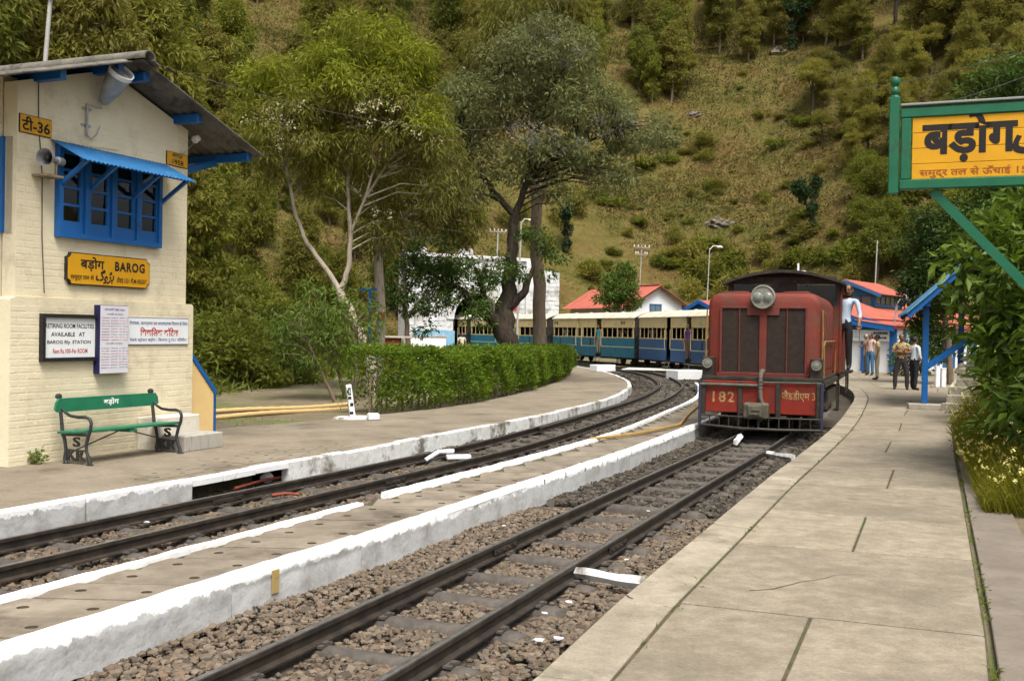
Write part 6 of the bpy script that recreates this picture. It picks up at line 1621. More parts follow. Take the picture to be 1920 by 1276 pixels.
# --- dark tree behind the canopy, bright tree at the top right, creepered pole tree
Y = 37
tree('broadleaf_tree', 'dense dark broadleaf tree behind the blue canopy', [[VP(1782, 725, Y, .12), VP(1775, 620, Y, .10), VP(1755, 480, Y, .06)]],
     [LOB(1750, 470, Y, 1.0, 1.0, 1.2), LOB(1735, 540, Y, .85, .9, 1.0), LOB(1770, 420, Y, 1.0, 1.0, .8), LOB(1790, 520, Y, 1.0, 1.0, 1.2), LOB(1765, 640, Y, .5, .7, .7), LOB(1730, 600, Y, .5, .6, .4)], 110, .33, .42, 110, .17, .08, .3, lf_dark, bark_mid, 91)
Y = 26
tree('broadleaf_tree', 'bright green tree showing behind the top of the yellow sign', [[VP(1900, 700, Y, .2), VP(1895, 400, Y, .15), VP(1890, 220, Y, .06)]],
     [LOB(1890, 150, Y, 1.2, 1.2, .55), LOB(1850, 165, Y, .7, .8, .35), LOB(1940, 200, Y, 1.3, 1.2, .9), LOB(1880, 420, Y, 1.2, 1.2, .9), LOB(1850, 480, Y, .9, 1, .8), LOB(1930, 330, Y, 1.2, 1, 1)], 110, .38, .45, 110, .17, .07, .3, lf_mid, bark_mid, 96)
# --- big glossy shrubs along the right platform
def shrub(name, label, base, lobes, n, mind, cr, n_per, L, W, leafm, seed, droop=.35, cat='shrub'):
    base = Vector(base); stems = []
    r = random.Random(seed)
    for l in lobes:
        c = Vector(l[:3]); stems.append([(base.x + r.uniform(-.2, .2), base.y + r.uniform(-.2, .2), base.z - .1, .035), (*(base.lerp(c, .5) + Vector((r.uniform(-.1, .1), r.uniform(-.1, .1), .1))), .025), (*c, .01)])
    return tree(name, label, stems, lobes, n, mind, cr, n_per, L, W, droop, leafm, bark_mid, seed, cat, None, None, .8, .8, .9)
shrub('leafy_shrub', 'tall glossy leafed shrub filling the frame edge below the sign', (6.5, 12.6, .6),
      [(6.15, 12.6, 2.3, .75, 1.0, .8), (6.7, 13.2, 3.0, .9, 1.1, .6), (6.2, 12.2, 1.4, .7, 1.0, .7), (6.9, 12.2, 2.0, .9, 1.0, 1.2), (5.85, 11.6, .9, .55, .8, .55)], 150, .26, .33, 62, .19, .085, lf_shrub, 101)
shrub('leafy_shrub', 'lower dark leafed shrub beside the paving in the right foreground', (5.5, 9.9, .3),
      [(5.75, 10.5, .95, .5, .7, .5), (5.75, 9.5, .9, .5, .8, .6), (6.3, 10.6, 1.2, .7, .9, .7), (5.55, 8.4, .6, .35, .5, .4)], 110, .2, .27, 60, .16, .07, lf_shrub, 102)
shrub('leafy_shrub', 'pale leafed shrub between the stairs and the yellow sign', (9.6, 19.2, .6),
      [(9.3, 19.2, 1.5, .8, .9, .9), (9.9, 20.2, 2.5, 1.0, 1.0, .8), (9.2, 18.0, 1.0, .8, .9, .7), (10.3, 19.5, 1.6, 1.0, 1.0, 1.2), (8.9, 17.2, .9, .5, .7, .6)], 120, .3, .38, 90, .16, .065, lf_shrub, 103)
shrub('leafy_shrub', 'rounded green shrub by the station wall behind the people', (16.2, 44.5, .0), [(16.2, 44.5, .5, .7, .7, .5), (17.2, 45.5, 1.2, 1.0, 1.0, 1.1), (18.2, 46, 1.8, 1.2, 1.0, 1.2)], 50, .3, .4, 70, .18, .08, lf_dark, 104)
# --- yellow flowering weeds at the platform edge
r_ = np.random.default_rng(5); n = 12000
s_ = r_.random(n); lat = np.abs(r_.normal(0, .34, n))
WP = [at_len(rpr, 9.6 + 10.5 * q) for q in s_]
bx = np.array([p.x + d.y * (.22 + l) for (p, d), l in zip(WP, lat)]); by = np.array([p.y - d.x * (.06 + l) for (p, d), l in zip(WP, lat)])
hts = (.42 + .85 * np.exp(-((s_ - .50) / .34) ** 2)) * r_.uniform(.5, 1.1, n) * (.45 + 1.1 * lat)
Pw = np.stack([bx, by, np.full(n, .05)], -1); Dw = r_.normal(0, .28, (n, 3)); Dw[:, 2] = 1; Dw[:, 0] -= .30
wd = thing('flowering_weeds', 'tall straggling yellow-green weeds with small yellow flowers at the paving edge', 'weeds')
link(bpy.data.objects.new('stalks', leaf_mesh('stalks', Pw, Dw, r_.normal(0, 1, (n, 3)), hts, np.full(n, .014), lf_weed)), wd)
k = r_.integers(0, n, 9000); tt = r_.uniform(.25, 1, 9000)[:, None]
link(bpy.data.objects.new('leaves', leaf_mesh('leaves', Pw[k] + unit(Dw[k]) * hts[k][:, None] * tt, r_.normal(0, 1, (9000, 3)) + np.array([0, 0, .3]), r_.normal(0, 1, (9000, 3)), r_.uniform(.03, .08, 9000), np.full(9000, .018), lf_weed)), wd)
k = np.nonzero(hts > .35)[0]; k = k[r_.random(len(k)) < .09]
tip = Pw[k] + unit(Dw[k]) * hts[k][:, None]; tip = np.repeat(tip, 5, 0) + r_.normal(0, .008, (len(k) * 5, 3))
link(bpy.data.objects.new('flowers', leaf_mesh('flowers', tip, r_.normal(0, 1, (len(tip), 3)), r_.normal(0, 1, (len(tip), 3)) + np.array([0, 0, 1]), np.full(len(tip), .026), np.full(len(tip), .02), lf_yel)), wd)
for c in wd.children: c['kind'] = 'stuff'

# --- clipped hedge along the left platform
HP = [p for p in lpb if 20.1 < p.y < 42.0]
r_ = np.random.default_rng(12); NH = 74000
Lh = plen(HP); sarr = r_.random(NH); order = np.sort(sarr)
PH = np.array([p[:] for p in HP]); cum = np.concatenate([[0], np.cumsum(np.linalg.norm(np.diff(PH, axis=0), axis=1))]); cum /= cum[-1]
cxh = np.interp(order, cum, PH[:, 0]); cyh = np.interp(order, cum, PH[:, 1])
TH = np.array([t[:] for t in tangents(HP)]); tx_ = np.interp(order, cum, TH[:, 0]); ty_ = np.interp(order, cum, TH[:, 1])
Hh = 1.14 - .16 * order + .05 * np.sin(order * 31) + .035 * np.sin(order * 87 + 1) - .10 * np.exp(-((order - .36) / .03) ** 2)
wdt = 1.0
u = r_.random(NH); side = r_.random(NH)
a_ = np.where(side < .42, r_.normal(.0, .05, NH), np.where(side < .80, r_.uniform(-.05, wdt, NH), np.where(side < .9, wdt + r_.normal(0, .05, NH), r_.uniform(.05, wdt, NH))))
z_ = np.where(side < .42, Hh * (u ** .75), np.where(side < .80, Hh + r_.normal(0, .045, NH), np.where(side < .9, Hh * u, Hh * (.25 + .75 * u))))
bul = .07 * np.sin(order * 53 + z_ * 4) + .06 * np.sin(order * 21 + 2) + .03 * np.sin(order * 140 + z_ * 7)
a_ = a_ + np.where(side < .42, bul, 0) + .10 * (z_ < .22)
rag = (r_.random(NH) < (.15 + z_ / .28)) & ~((np.abs(order - .27 - .02 * np.sin(z_ * 6)) < .010) & (z_ < .95) & (a_ < .5))                      # thin, twiggy foot
a_, z_, cxh, cyh, tx_, ty_ = [q[rag] for q in (a_, z_, cxh, cyh, tx_, ty_)]; NH = len(a_)
ends = (order[rag] < .01)
Pq = np.stack([cxh - ty_ * a_, cyh + tx_ * a_, ZL + z_], -1)
outw = np.stack([ty_ * (a_ < .3), -tx_ * (a_ < .3), .8 * np.ones(NH)], -1)
HG = thing('clipped_hedge', 'long clipped green hedge bordering the curved left platform', 'hedge')
link(bpy.data.objects.new('foliage', leaf_mesh('foliage', Pq, outw + r_.normal(0, .8, (NH, 3)), outw * .8 + r_.normal(0, .6, (NH, 3)), r_.uniform(.05, .10, NH), r_.uniform(.03, .055, NH), lf_hedge)), HG)
st_ = MB(); rs = random.Random(3)
for k in range(150):
    p, d = at_len(HP, Lh * k / 150); q = p + Vector((-d.y, d.x)) * rs.uniform(.12, .9)
    st_.tube([(q.x, q.y, ZL - .05), (q.x + rs.uniform(-.08, .08), q.y + rs.uniform(-.08, .08), ZL + .4), (q.x + rs.uniform(-.15, .15), q.y + rs.uniform(-.15, .15), ZL + .7)], [.02, .016, .008], 5)
o = st_.build('stems', bark_mid, HG); o['kind'] = 'stuff'
# the soft ground under and behind the hedge
YP = [p for p in lpb if 10 < p.y < 46]; gb = MB(); strip([p + Vector((-t.y, t.x)) * 7 for p, t in zip(YP, tangents(YP))], [p - Vector((-t.y, t.x)) * .1 for p, t in zip(YP, tangents(YP))], gb, .05); tag(gb.build('garden_soil', m_ground), kind='structure')

# ================================================================ grass on the slopes (nobody could count it)
def blades(name, label, X, Yv, Z, per, h, w, spread, material, seed):
    r = np.random.default_rng(seed); n = len(X); k = np.repeat(np.arange(n), per)
    P = np.stack([X[k], Yv[k], Z[k] - .05], -1) + r.normal(0, 1, (n * per, 3)) * np.array([spread, spread, 0]) * h[k][:, None]
    D = r.normal(0, .8, (n * per, 3)); D[:, 2] = .55; D[:, 1] -= .35
    Nn = r.normal(0, .4, (n * per, 3)); Nn[:, 1] -= .7; Nn[:, 2] += .8
    o = link(bpy.data.objects.new(name, leaf_mesh(name, P, D, Nn, h[k] * r.uniform(.5, 1.3, n * per), w * h[k] * r.uniform(.6, 1.4, n * per), material)))
    return tag(o, label, kind='stuff')
r_ = np.random.default_rng(77)
n = 88000; yy = 58 + 112 * r_.random(n) ** .9; xx = yy * r_.uniform(-.36, .52, n)
zz = hill(xx, yy); dn = fbm(xx, yy, 7, 9); ok = (zz > .2) & (dn > -.95 + .5 * r_.random(n))
blades('hillside_grass', 'dry tussock grass over the open hillside', xx[ok], yy[ok], zz[ok], 4, .0026 * yy[ok] * (1 + .35 * dn[ok]), .38, 1.3, lf_dry, 1)
n = 15000; yy = 60 + 110 * r_.random(n) ** .9; xx = yy * r_.uniform(-.20, .52, n); zz = hill(xx, yy); dn = fbm(xx, yy, 9, 21); ok = (zz > .4) & (dn > .15)
lf_tuss = leafmat('green_tussock', [(.075, .085, .014), (.11, .115, .018), (.14, .12, .03), (.09, .075, .022)], .4, patch=(.13, .085, .03), pscale=.13)
blades('hillside_tussocks', 'darker green and brown tussocks over the open hillside', xx[ok], yy[ok], zz[ok], 6, .0050 * yy[ok] * (.6 + .5 * dn[ok]), .26, .9, lf_tuss, 6)
n = 20000; yy = 20 + 40 * r_.random(n); xx = -6 - 14 * r_.random(n) ** 1.2
zz = hill(xx, yy); ok = (zz > -.1) & (np.abs(xx) / yy < .5) & (fbm(xx, yy, 3, 5) > -.9)
blades('bank_grass', 'green grass and weeds on the near bank', xx[ok], yy[ok], zz[ok], 5, .16 + .006 * yy[ok], .16, .8, lf_grass, 2)
n = 9000; xx = r_.uniform(2, 22, n); yy = r_.uniform(4, 45, n); zz = hill(xx, yy); dB_ = _sdf(xx, yy, FOOT_B, [(60, 0)]); ok = (dB_ > .1) & (dB_ < 8) & (zz > -.2)
blades('bank_grass', 'rough grass on the bank beside the right platform', xx[ok], yy[ok], zz[ok] + .1, 5, np.full(ok.sum(), .26), .13, .8, lf_grass, 3)
# yard turf near the bamboo and weeds in the paving joints
n = 1500; xx = r_.uniform(-7.5, -2.2, n); yy = r_.uniform(16.5, 24, n); ok = fbm(xx, yy, 2.0, 6) > .1
blades('yard_grass', 'short turf by the bamboo poles', xx[ok], yy[ok], np.full(ok.sum(), .05), 8, np.full(ok.sum(), .09), .14, 1.0, lf_grass, 4)
js = []
for P_, off, n in ((rpe, .345, 260), (rpr, .015, 330)):
    Q = offset(P_, off); L = plen(Q)
    for k in range(n):
        s = (r_.random() ** 1.3) * min(L, 26)
        if math.sin(s * 2.3) + math.sin(s * 5.1 + 1) < -.1: continue
        p, _ = at_len(Q, s + 3); js.append((p.x, p.y))
js = np.array(js); blades('joint_moss', 'moss and small weeds in the paving joints', js[:, 0], js[:, 1], np.full(len(js), ZR + .035), 5, r_.uniform(.018, .05, len(js)), .22, .5, lf_grass, 5)
tf = tree('wall_weed', 'small green weed growing at the foot of the cabin wall', [[(*cab(.27, -.05, 0), .008), (*cab(.27, -.06, .08), .004)]], [(*cab(.28, -.07, .09), .10, .08, .08)], 8, .04, .06, 14, .06, .025, .1, lf_mid, bark_mid, 7, 'weed')

# ================================================================ woods on the hill: a few kinds, copied singly
def proto(name, paths, lobes, n, mind, cr, n_per, L, W, droop, leafm, bark, seed, flat=.75, up=.6, out=.8):
    C = scatter_lobes(lobes, n, mind, seed)
    tr = limbs_mesh(paths, C, bark, 'trunk', seed=seed)
    cr_ = leaf_mesh('crown', *clump_leaves(C, cr * np.random.default_rng(seed).uniform(.6, 1.4, len(C)), n_per, L, W, droop, seed + 2, up, flat, out), leafm)
    return name, tr, cr_
lf_hillolive = leafmat('hill_eucalyptus_leaf', [(.125, .122, .017), (.175, .17, .024), (.225, .21, .038), (.18, .13, .034), (.14, .145, .019)], .5, patch=(.20, .205, .024), pscale=.10)
lf_hillgreen = leafmat('hill_green_leaf', [(.092, .112, .013), (.138, .162, .018), (.19, .21, .028), (.11, .125, .015)], .5, patch=(.178, .19, .02), pscale=.15)
PROTO = {
 'euc': [proto('eucalyptus_tree', [[(0, 0, -.5, .16), (.15, 0, 2.5, .13), (0, .1, 5, .09), (.2, 0, 8, .04)], [(.1, 0, 3.2, .07), (1.0, .2, 5.2, .03)], [(.05, 0, 3.8, .06), (-1.1, -.2, 6, .03)]],
        [(0, 0, 7.6, 1.6, 1.6, 1.5), (1.0, .3, 5.8, 1.3, 1.3, 1.3), (-1.1, -.2, 6.0, 1.3, 1.3, 1.4), (.1, .2, 4.6, 1.3, 1.3, 1.0), (.2, 0, 9.0, .9, .9, .8), (.3, .3, 3.2, 1.3, 1.3, .9), (-.4, -.2, 2.2, 1.0, 1.0, .8)], 95, .45, .62, 80, .36, .12, .8, lf_hillolive, bark_mid, 201),
         proto('eucalyptus_tree', [[(0, 0, -.5, .14), (-.2, .1, 3, .11), (.3, 0, 6, .07), (.1, 0, 9, .03)], [(0, 0, 4, .06), (1.3, -.3, 6, .02)]],
        [(.2, 0, 8, 1.3, 1.3, 1.9), (1.1, -.2, 6.2, 1.0, 1.0, 1.1), (-.6, .3, 6.0, 1.2, 1.2, 1.2), (.3, 0, 4.4, 1.0, 1.0, .8), (.1, .2, 3.0, 1.1, 1.1, .9), (-.2, -.2, 1.8, .9, .9, .7)], 80, .45, .6, 80, .36, .12, .9, lf_hillgreen, bark_mid, 211)],
 'pine': [proto('pine_tree', [[(0, 0, -.5, .15), (.05, 0, 3, .12), (0, .05, 7, .08), (0, 0, 11, .03)]],
        [(.9, .3, 3.6, 1.3, 1.2, .8), (-1.0, -.3, 4.6, 1.3, 1.3, .9), (.5, -.5, 6.0, 1.4, 1.4, 1.0), (-.6, .5, 7.0, 1.3, 1.3, 1.0), (.3, 0, 8.4, 1.3, 1.3, 1.0), (0, .1, 9.8, .9, .9, .8), (-.2, .6, 2.8, 1.0, 1.0, .6)], 95, .42, .55, 75, .36, .09, -.3, lf_pine, bark_dark, 221, .6, .3, 1.0),
          proto('pine_tree', [[(0, 0, -.5, .2), (.5, 0, 2.5, .17), (.4, .05, 5, .11), (1.0, 0, 7.5, .04)], [(.45, 0, 3.6, .08), (-1.2, .3, 5.4, .03)]],
        [(1.0, 0, 7.4, 1.5, 1.5, .7), (-1.1, .3, 5.6, 1.3, 1.3, .5), (1.6, -.2, 5.8, 1.2, 1.2, .45), (.2, .2, 6.6, 1.5, 1.5, .6)], 60, .5, .5, 75, .36, .09, -.3, lf_pine, bark_dark, 231, .6, .3, 1.0)],
 'round': [proto('broadleaf_tree', [[(0, 0, -.5, .16), (.1, 0, 1.5, .13), (0, 0, 3.5, .06)], [(.05, 0, 1.5, .07), (1.2, .2, 3, .03)], [(0, 0, 1.7, .07), (-1.1, -.2, 3.1, .03)]],
        [(0, 0, 3.6, 1.7, 1.6, 1.2), (1.1, .2, 2.8, 1.2, 1.2, .9), (-1.1, -.2, 2.9, 1.2, 1.2, 1.0), (.2, 0, 4.6, .9, .9, .6)], 75, .42, .5, 75, .26, .12, .25, lf_hillgreen, bark_mid, 241)],
 'shrub': [proto('hill_shrub', [[(0, 0, -.2, .04), (.05, 0, .5, .02)]], [(0, 0, .55, .75, .7, .5), (.4, .1, .4, .5, .5, .4), (-.4, 0, .45, .5, .5, .35)], 26, .2, .32, 55, .2, .085, .1, lf_hillgreen, bark_mid, 251),
           proto('hill_shrub', [[(0, 0, -.2, .04), (.05, 0, .6, .02)]], [(0, 0, .6, .6, .6, .6), (.3, .1, .9, .4, .4, .4)], 20, .2, .3, 55, .22, .06, .1, lf_pine, bark_mid, 261)],
 'bush': [proto('bank_shrub', [[(0, 0, -.2, .04), (.05, 0, .5, .02)]], [(0, 0, .6, .8, .75, .55), (.45, .1, .4, .5, .5, .4), (-.4, 0, .5, .5, .5, .4)], 34, .2, .30, 60, .13, .06, .1, lf_hillgreen, bark_mid, 281)],
 'ivy': [proto('ivy_clad_tree', [[(0, 0, -.5, .28), (.1, 0, 2, .24), (.3, 0, 4, .16), (.9, 0, 6.0, .08)], [(.15, 0, 2.4, .18), (-.9, .2, 4.2, .12), (-1.2, .2, 5.6, .06)]],
        [(.05, 0, .9, .5, .5, 1.0), (.2, 0, 2.8, .55, .5, .9), (.5, 0, 4.6, .5, .5, .9), (.9, 0, 5.7, .6, .5, .6), (-.8, .1, 4.4, .6, .5, .7), (-1.2, .2, 5.3, .8, .6, .8)], 60, .28, .38, 75, .24, .15, .6, lf_ivy, bark_dark, 271)],
}
PLACED = []
MARKS = ((250, 'above the cabin roof'), (450, 'beside the cabin eave'), (830, 'behind the bright eucalyptus'), (1060, 'behind the spreading tree'), (1300, 'above the white house'), (1580, 'above the locomotive'), (1700, 'above the station roofs'), (9999, 'behind the yellow sign'))
def which(px, py, sc_, smin, smax):
    q = (sc_ - smin) / (smax - smin)
    return ('small', 'middling', 'tall')[min(2, int(q * 3))], ('high up' if py < 120 else 'midway up' if py < 330 else 'low down'), next(w for x, w in MARKS if px < x)
def plant(kind, pos, scale, label, group, cat, seed, lean=.05):
    r = random.Random(seed); nm, tr, cr_ = PROTO[kind][seed % len(PROTO[kind])]
    t = thing(nm, label, cat, (pos[0], pos[1], pos[2] - .15 * scale), r.uniform(0, 6.28), group)
    t.scale = (scale * r.uniform(.9, 1.15), scale * r.uniform(.9, 1.15), scale)
    t.rotation_euler.x, t.rotation_euler.y = r.uniform(-lean, lean), r.uniform(-lean, lean)
    inst('trunk', tr, t); inst('crown', cr_, t)
    return t
def thicket(zone, n, kind, smin, smax, label, group, cat, seed, y0=60):
    """plants in loose patches of two to six"""
    r = random.Random(seed); k = 0
    while k < n:
        px, py = r.uniform(zone[0], zone[2]), r.uniform(zone[1], zone[3]); c = on_hill(px, py, y0)
        if c is None or c.y > 200: continue
        for _ in range(r.choice((1, 2, 3, 4, 6))):
            x, y = c.x + r.gauss(0, 1.5), c.y + r.gauss(0, 1.1); sc_ = smin + (smax - smin) * r.random() ** 1.6; a, b, w_ = which(px, py, sc_, smin, smax)
            t = plant(kind, (x, y, hill1(x, y)), sc_, f'{a} {label} {b} {w_}', group, cat, seed * 977 + k); t.scale = (t.scale[0] * r.uniform(.8, 1.9), t.scale[1] * r.uniform(.8, 1.4), t.scale[2] * r.uniform(.5, 1.1)); k += 1
def wood(zone, n, kind, smin, smax, mind, label, group, cat, seed, y0=20):
    """n plants whose feet show inside the picture zone (x0,y0,x1,y1), at their true places on the slope"""
    r = random.Random(seed); got = []; tries = 0
    while len(got) < n and tries < n * 14:
        tries += 1
        px, py = r.uniform(zone[0], zone[2]), r.uniform(zone[1], zone[3]); p = on_hill(px, py, y0)
        if p is None or p.y > 205: continue
        if any((p - q).length < mind for q in PLACED): continue
        got.append(p); PLACED.append(p)
        sc_ = r.uniform(smin, smax); a, b, c = which(px, py, sc_, smin, smax)
        plant(kind, p, sc_, f'{a} {label} {b} {c}', group, cat, seed * 1000 + tries)
    return got
wood((330, 330, 760, 640), 26, 'euc', .42, .75, 1.6, 'drooping young eucalyptus', 'eucalyptus thicket behind the cabin', 'tree', 1)
wood((360, 480, 680, 740), 34, 'bush', .7, 1.7, .8, 'leafy shrub on the green bank', 'shrubs on the near bank', 'shrub', 2)
wood((-60, -40, 900, 420), 95, 'euc', .75, 1.25, 2.2, 'olive eucalyptus on the left hillside', 'eucalyptus wood on the left hillside', 'tree', 3)
wood((820, -60, 1290, 230), 60, 'euc', .85, 1.35, 2.4, 'olive eucalyptus on the upper hillside', 'eucalyptus on the upper hillside', 'tree', 4, 60)
wood((1300, -90, 1960, 120), 30, 'euc', .9, 1.3, 2.6, 'olive broad crowned eucalyptus', 'eucalyptus among the pines', 'tree', 15, 50)
wood((1230, -90, 1960, 130), 34, 'pine', 1.0, 1.5, 2.6, 'pale green pine', 'pines on the upper right hillside', 'tree', 5, 50)
wood((1540, 110, 1960, 330), 34, 'pine', .6, 1.0, 2.2, 'young pine on the slope', 'young pines behind the sign', 'tree', 6, 50)
wood((1600, 330, 1960, 560), 34, 'round', .65, 1.1, 1.9, 'green broadleaf tree on the slope', 'broadleaf trees above the station', 'tree', 7, 50)
thicket((1060, 150, 1640, 560), 120, 'shrub', .4, 1.6, 'shrub on the open grass', 'shrubs on the open hillside', 'shrub', 8, 60)
wood((1290, 480, 1640, 580), 22, 'shrub', 1.4, 2.6, 1.3, 'bushy shrub at the hill foot', 'shrubs at the foot of the hill', 'shrub', 9, 60)
wood((780, 400, 1080, 470), 10, 'shrub', 1.2, 2.2, 1.2, 'green shrub over the tunnel', 'shrubs above the tunnel', 'shrub', 10, 78)
for px, py, sc_, lab in ((1522, 440, .95, 'dark ivy-clad forked tree alone on the open hillside'), (1062, 470, .8, 'dark ivy-clad tree on the slope right of the pale trunk'), (1487, 95, .9, 'dark ivy-clad trunk high on the right hillside')):
    p = on_hill(px, py, 60); plant('ivy', p, sc_ * p.y / 105, lab, 'ivy-clad trees', 'tree', 2 + int(px))
for px, py, sc_, lab in ((1520, 228, 1.0, 'lone pine with bare brown trunk on the open slope'), (1290, 175, .7, 'crooked pine at the upper left of the open slope'), (1612, 310, .6, 'small forked pine left of the yellow sign')):
    p = on_hill(px, py, 60); plant('pine', p, sc_, lab, None, 'tree', 3 + int(px))
# rock outcrops
m_rock = mat('hill_rock', (.10, .085, .065), (.19, .165, .13), rough=.95, scale=1.2, bump=.08, bscale=3)
for i, (px, py, s, lab) in enumerate(((1350, 420, 1.0, 'grey rock outcrop in the middle of the open hillside'), (1460, 100, 1.2, 'dark rock outcrop high on the right hillside'), (1140, 370, .6, 'broken grey rocks beside the spreading tree on the slope'), (1300, 215, .7, 'brown rock ledge below the crooked pine'))):
    p = on_hill(px, py, 60); bm = bmesh.new(); bmesh.ops.create_icosphere(bm, subdivisions=3, radius=1); rj = random.Random(i)
    for v in bm.verts:
        c = v.co; f = 1 + .28 * math.sin(c.x * 5 + i) * math.sin(c.y * 4.3) + .2 * math.sin(c.z * 9 + c.x * 6) + rj.uniform(-.07, .07); v.co = Vector((c.x * 1.5 * f, c.y * f, c.z * .8 * f)) * s
    me = bpy.data.meshes.new('rock'); bm.to_mesh(me); bm.free(); me.materials.append(m_rock); o = inst('rock_outcrop', me, None, p - Vector((0, 0, .2 * s)), i); tag(o, lab, 'rock')
# ================================================================ people
def cloth(name, c1, c2=None, check=False):
    if name in MATS: return MATS[name]
    if not check: return mat(name, c1, c2 or tuple(v * .8 for v in c1), rough=.9, scale=7, bump=.01, bscale=14)
    m, n, l, b = _nodes(name); tc = n.new('ShaderNodeTexCoord'); ck = n.new('ShaderNodeTexChecker'); ck.inputs['Scale'].default_value = 24
    ck.inputs['Color1'].default_value = (*c1, 1); ck.inputs['Color2'].default_value = (*c2, 1); l.new(tc.outputs['Object'], ck.inputs['Vector']); l.new(ck.outputs[0], b.inputs['Base Color']); b.inputs['Roughness'].default_value = .9
    MATS[name] = m; return m
m_skin = mat('brown_skin', (.20, .095, .05), (.25, .125, .07), rough=.6, scale=9)
m_hair = mat('black_hair', (.010, .008, .007), (.02, .016, .014), rough=.6, scale=20)
m_hairg = mat('grey_hair', (.22, .21, .20), (.3, .29, .28), rough=.7, scale=20)
m_shoe = mat('dark_shoe', (.02, .015, .012), rough=.5)
m_eye = mat('eye_dark', (.01, .008, .006), rough=.3)
POSES = {
 'stand':  dict(le=(.26, .02, 1.13), lw=(.27, -.05, .88), re=(-.26, .02, 1.13), rw=(-.27, -.05, .88)),
 'folded': dict(le=(.27, -.04, 1.14), lw=(-.06, -.21, 1.17), re=(-.27, -.04, 1.14), rw=(.06, -.18, 1.21)),
 'hold':   dict(le=(.30, -.10, 1.20), lw=(.34, -.28, 1.40), re=(-.26, .02, 1.13), rw=(-.28, -.08, .88)),
 'hips':   dict(le=(.30, .08, 1.14), lw=(.20, -.06, .98), re=(-.26, .02, 1.12), rw=(-.26, -.08, .88)),
 'lean':   dict(le=(.30, -.06, 1.12), lw=(.34, -.20, .92), re=(-.30, -.06, 1.16), rw=(-.34, -.25, 1.05)),
}
def person(label, loc, face, shirt, trousers, pose='stand', hair=None, h=1.70, stance=.09, step=.0, lean=0.0, bare_arms=True, sit=False, turn=0.0, group=None, hair_style=True, heavy=1.0):
    """one continuous skin: bones -> Skin modifier -> mesh; -y is the way the person faces"""
    s = h / 1.70; po = POSES[pose]
    J, Rd, E_, Bm = [], [], [], []
    def j(p, r, parent=None, m=0):
        J.append(Vector(p)); Rd.append(r); i = len(J) - 1
        if parent is not None: E_.append((parent, i)); Bm.append(m)
        return i
    def tilt(p): p = Vector(p); return Vector((p.x + lean * max(0, p.z - .9), p.y, p.z))
    SH, TR, SK, FT = 0, 1, 2, 3
    k = heavy
    pel = j((0, 0, .95), (.155 * k, .115 * k)); wa = j(tilt((0, -.005, 1.08)), (.150 * k, .112 * k), pel, SH); ch = j(tilt((0, 0, 1.28)), (.172 * k, .118), wa, SH); ub = j(tilt((0, .005, 1.40)), (.135, .085), ch, SH)
    nk = j(tilt((0, -.005, 1.475)), (.055, .055), ub, SK); hd = j(tilt((0, -.02, 1.545)), (.06, .065), nk, SK)
    for sx, e, w in ((1, po['le'], po['lw']), (-1, po['re'], po['rw'])):
        sh = j(tilt((sx * .185, .005, 1.385)), (.062, .062), ub, SH); e_, w_ = tilt(e), tilt(w)
        mid = J[sh].lerp(e_, .55); um = j(mid, (.053, .053), sh, SH); el = j(e_, (.043, .043), um, SK if bare_arms else SH); fa = j(e_.lerp(w_, .4), (.041, .041), el, SK if bare_arms else SH); wr = j(w_, (.028, .03), fa, SK)
        d = (w_ - e_).normalized(); j(w_ + d * .07, (.032, .022), wr, SK)
        if sit: hp = j((sx * .10, -.05, .93), (.095, .095), pel, TR); kn = j((sx * .11, -.45, .93), (.072, .072), hp, TR); an = j((sx * .11, -.46, .50), (.05, .05), kn, TR)
        else:
            f = step * sx
            hp = j((sx * .095, 0, .86), (.100 * k, .105 * k), pel, TR); kn = j((sx * (stance + .01), -.012 - f * .5, .49), (.074, .076), hp, TR); an = j((sx * (stance + .015), .012 - f, .10), (.060, .064), kn, TR)
            ft = j((sx * (stance + .02), -.02 - f, .045), (.045, .045), an, FT); j((sx * (stance + .035), -.17 - f, .032), (.042, .032), ft, FT)
    me = bpy.data.meshes.new('figure'); me.from_pydata([p[:] for p in J], E_, []); o = bpy.data.objects.new('figure', me); COL.objects.link(o)
    md = o.modifiers.new('skin', 'SKIN'); md.use_smooth_shade = True; md.branch_smoothing = .6
    if not me.skin_vertices: me.attributes.new  # layer comes with the modifier
    sv = me.skin_vertices[0].data if len(me.skin_vertices) else None
    if sv is None:
        bm = bmesh.new(); bm.from_mesh(me); bm.verts.layers.skin.verify(); bm.to_mesh(me); bm.free(); sv = me.skin_vertices[0].data
    for i, r in enumerate(Rd): sv[i].radius = r; sv[i].use_root = (i == 0)
    o.modifiers.new('sub', 'SUBSURF').levels = 1; o.modifiers['sub'].render_levels = 1
    dg = bpy.context.evaluated_depsgraph_get(); dg.update(); body = bpy.data.meshes.new_from_object(o.evaluated_get(dg))
    bpy.data.objects.remove(o); bpy.data.meshes.remove(me)
    vs = [v.co.copy() for v in body.vertices]; fs = [tuple(p.vertices) for p in body.polygons]; fm = []
    A_ = np.array([J[a][:] for a, b in E_]); B_ = np.array([J[b][:] for a, b in E_])
    for p in body.polygons:
        c = np.array(p.center); ab = B_ - A_; t = np.clip(((c - A_) * ab).sum(1) / (ab * ab).sum(1), 0, 1); d = np.linalg.norm(c - A_ - ab * t[:, None], axis=1)
        i = int(np.argmin(d)); m_ = Bm[i]
        if m_ == SH and c[2] < .97: m_ = TR
        if m_ == TR and c[2] > 1.0 and not sit: m_ = SH
        fm.append(m_)
    bpy.data.meshes.remove(body)
    mb = MB(); mb.v = [tuple(v) for v in vs]; mb.f = fs; mb.m = fm
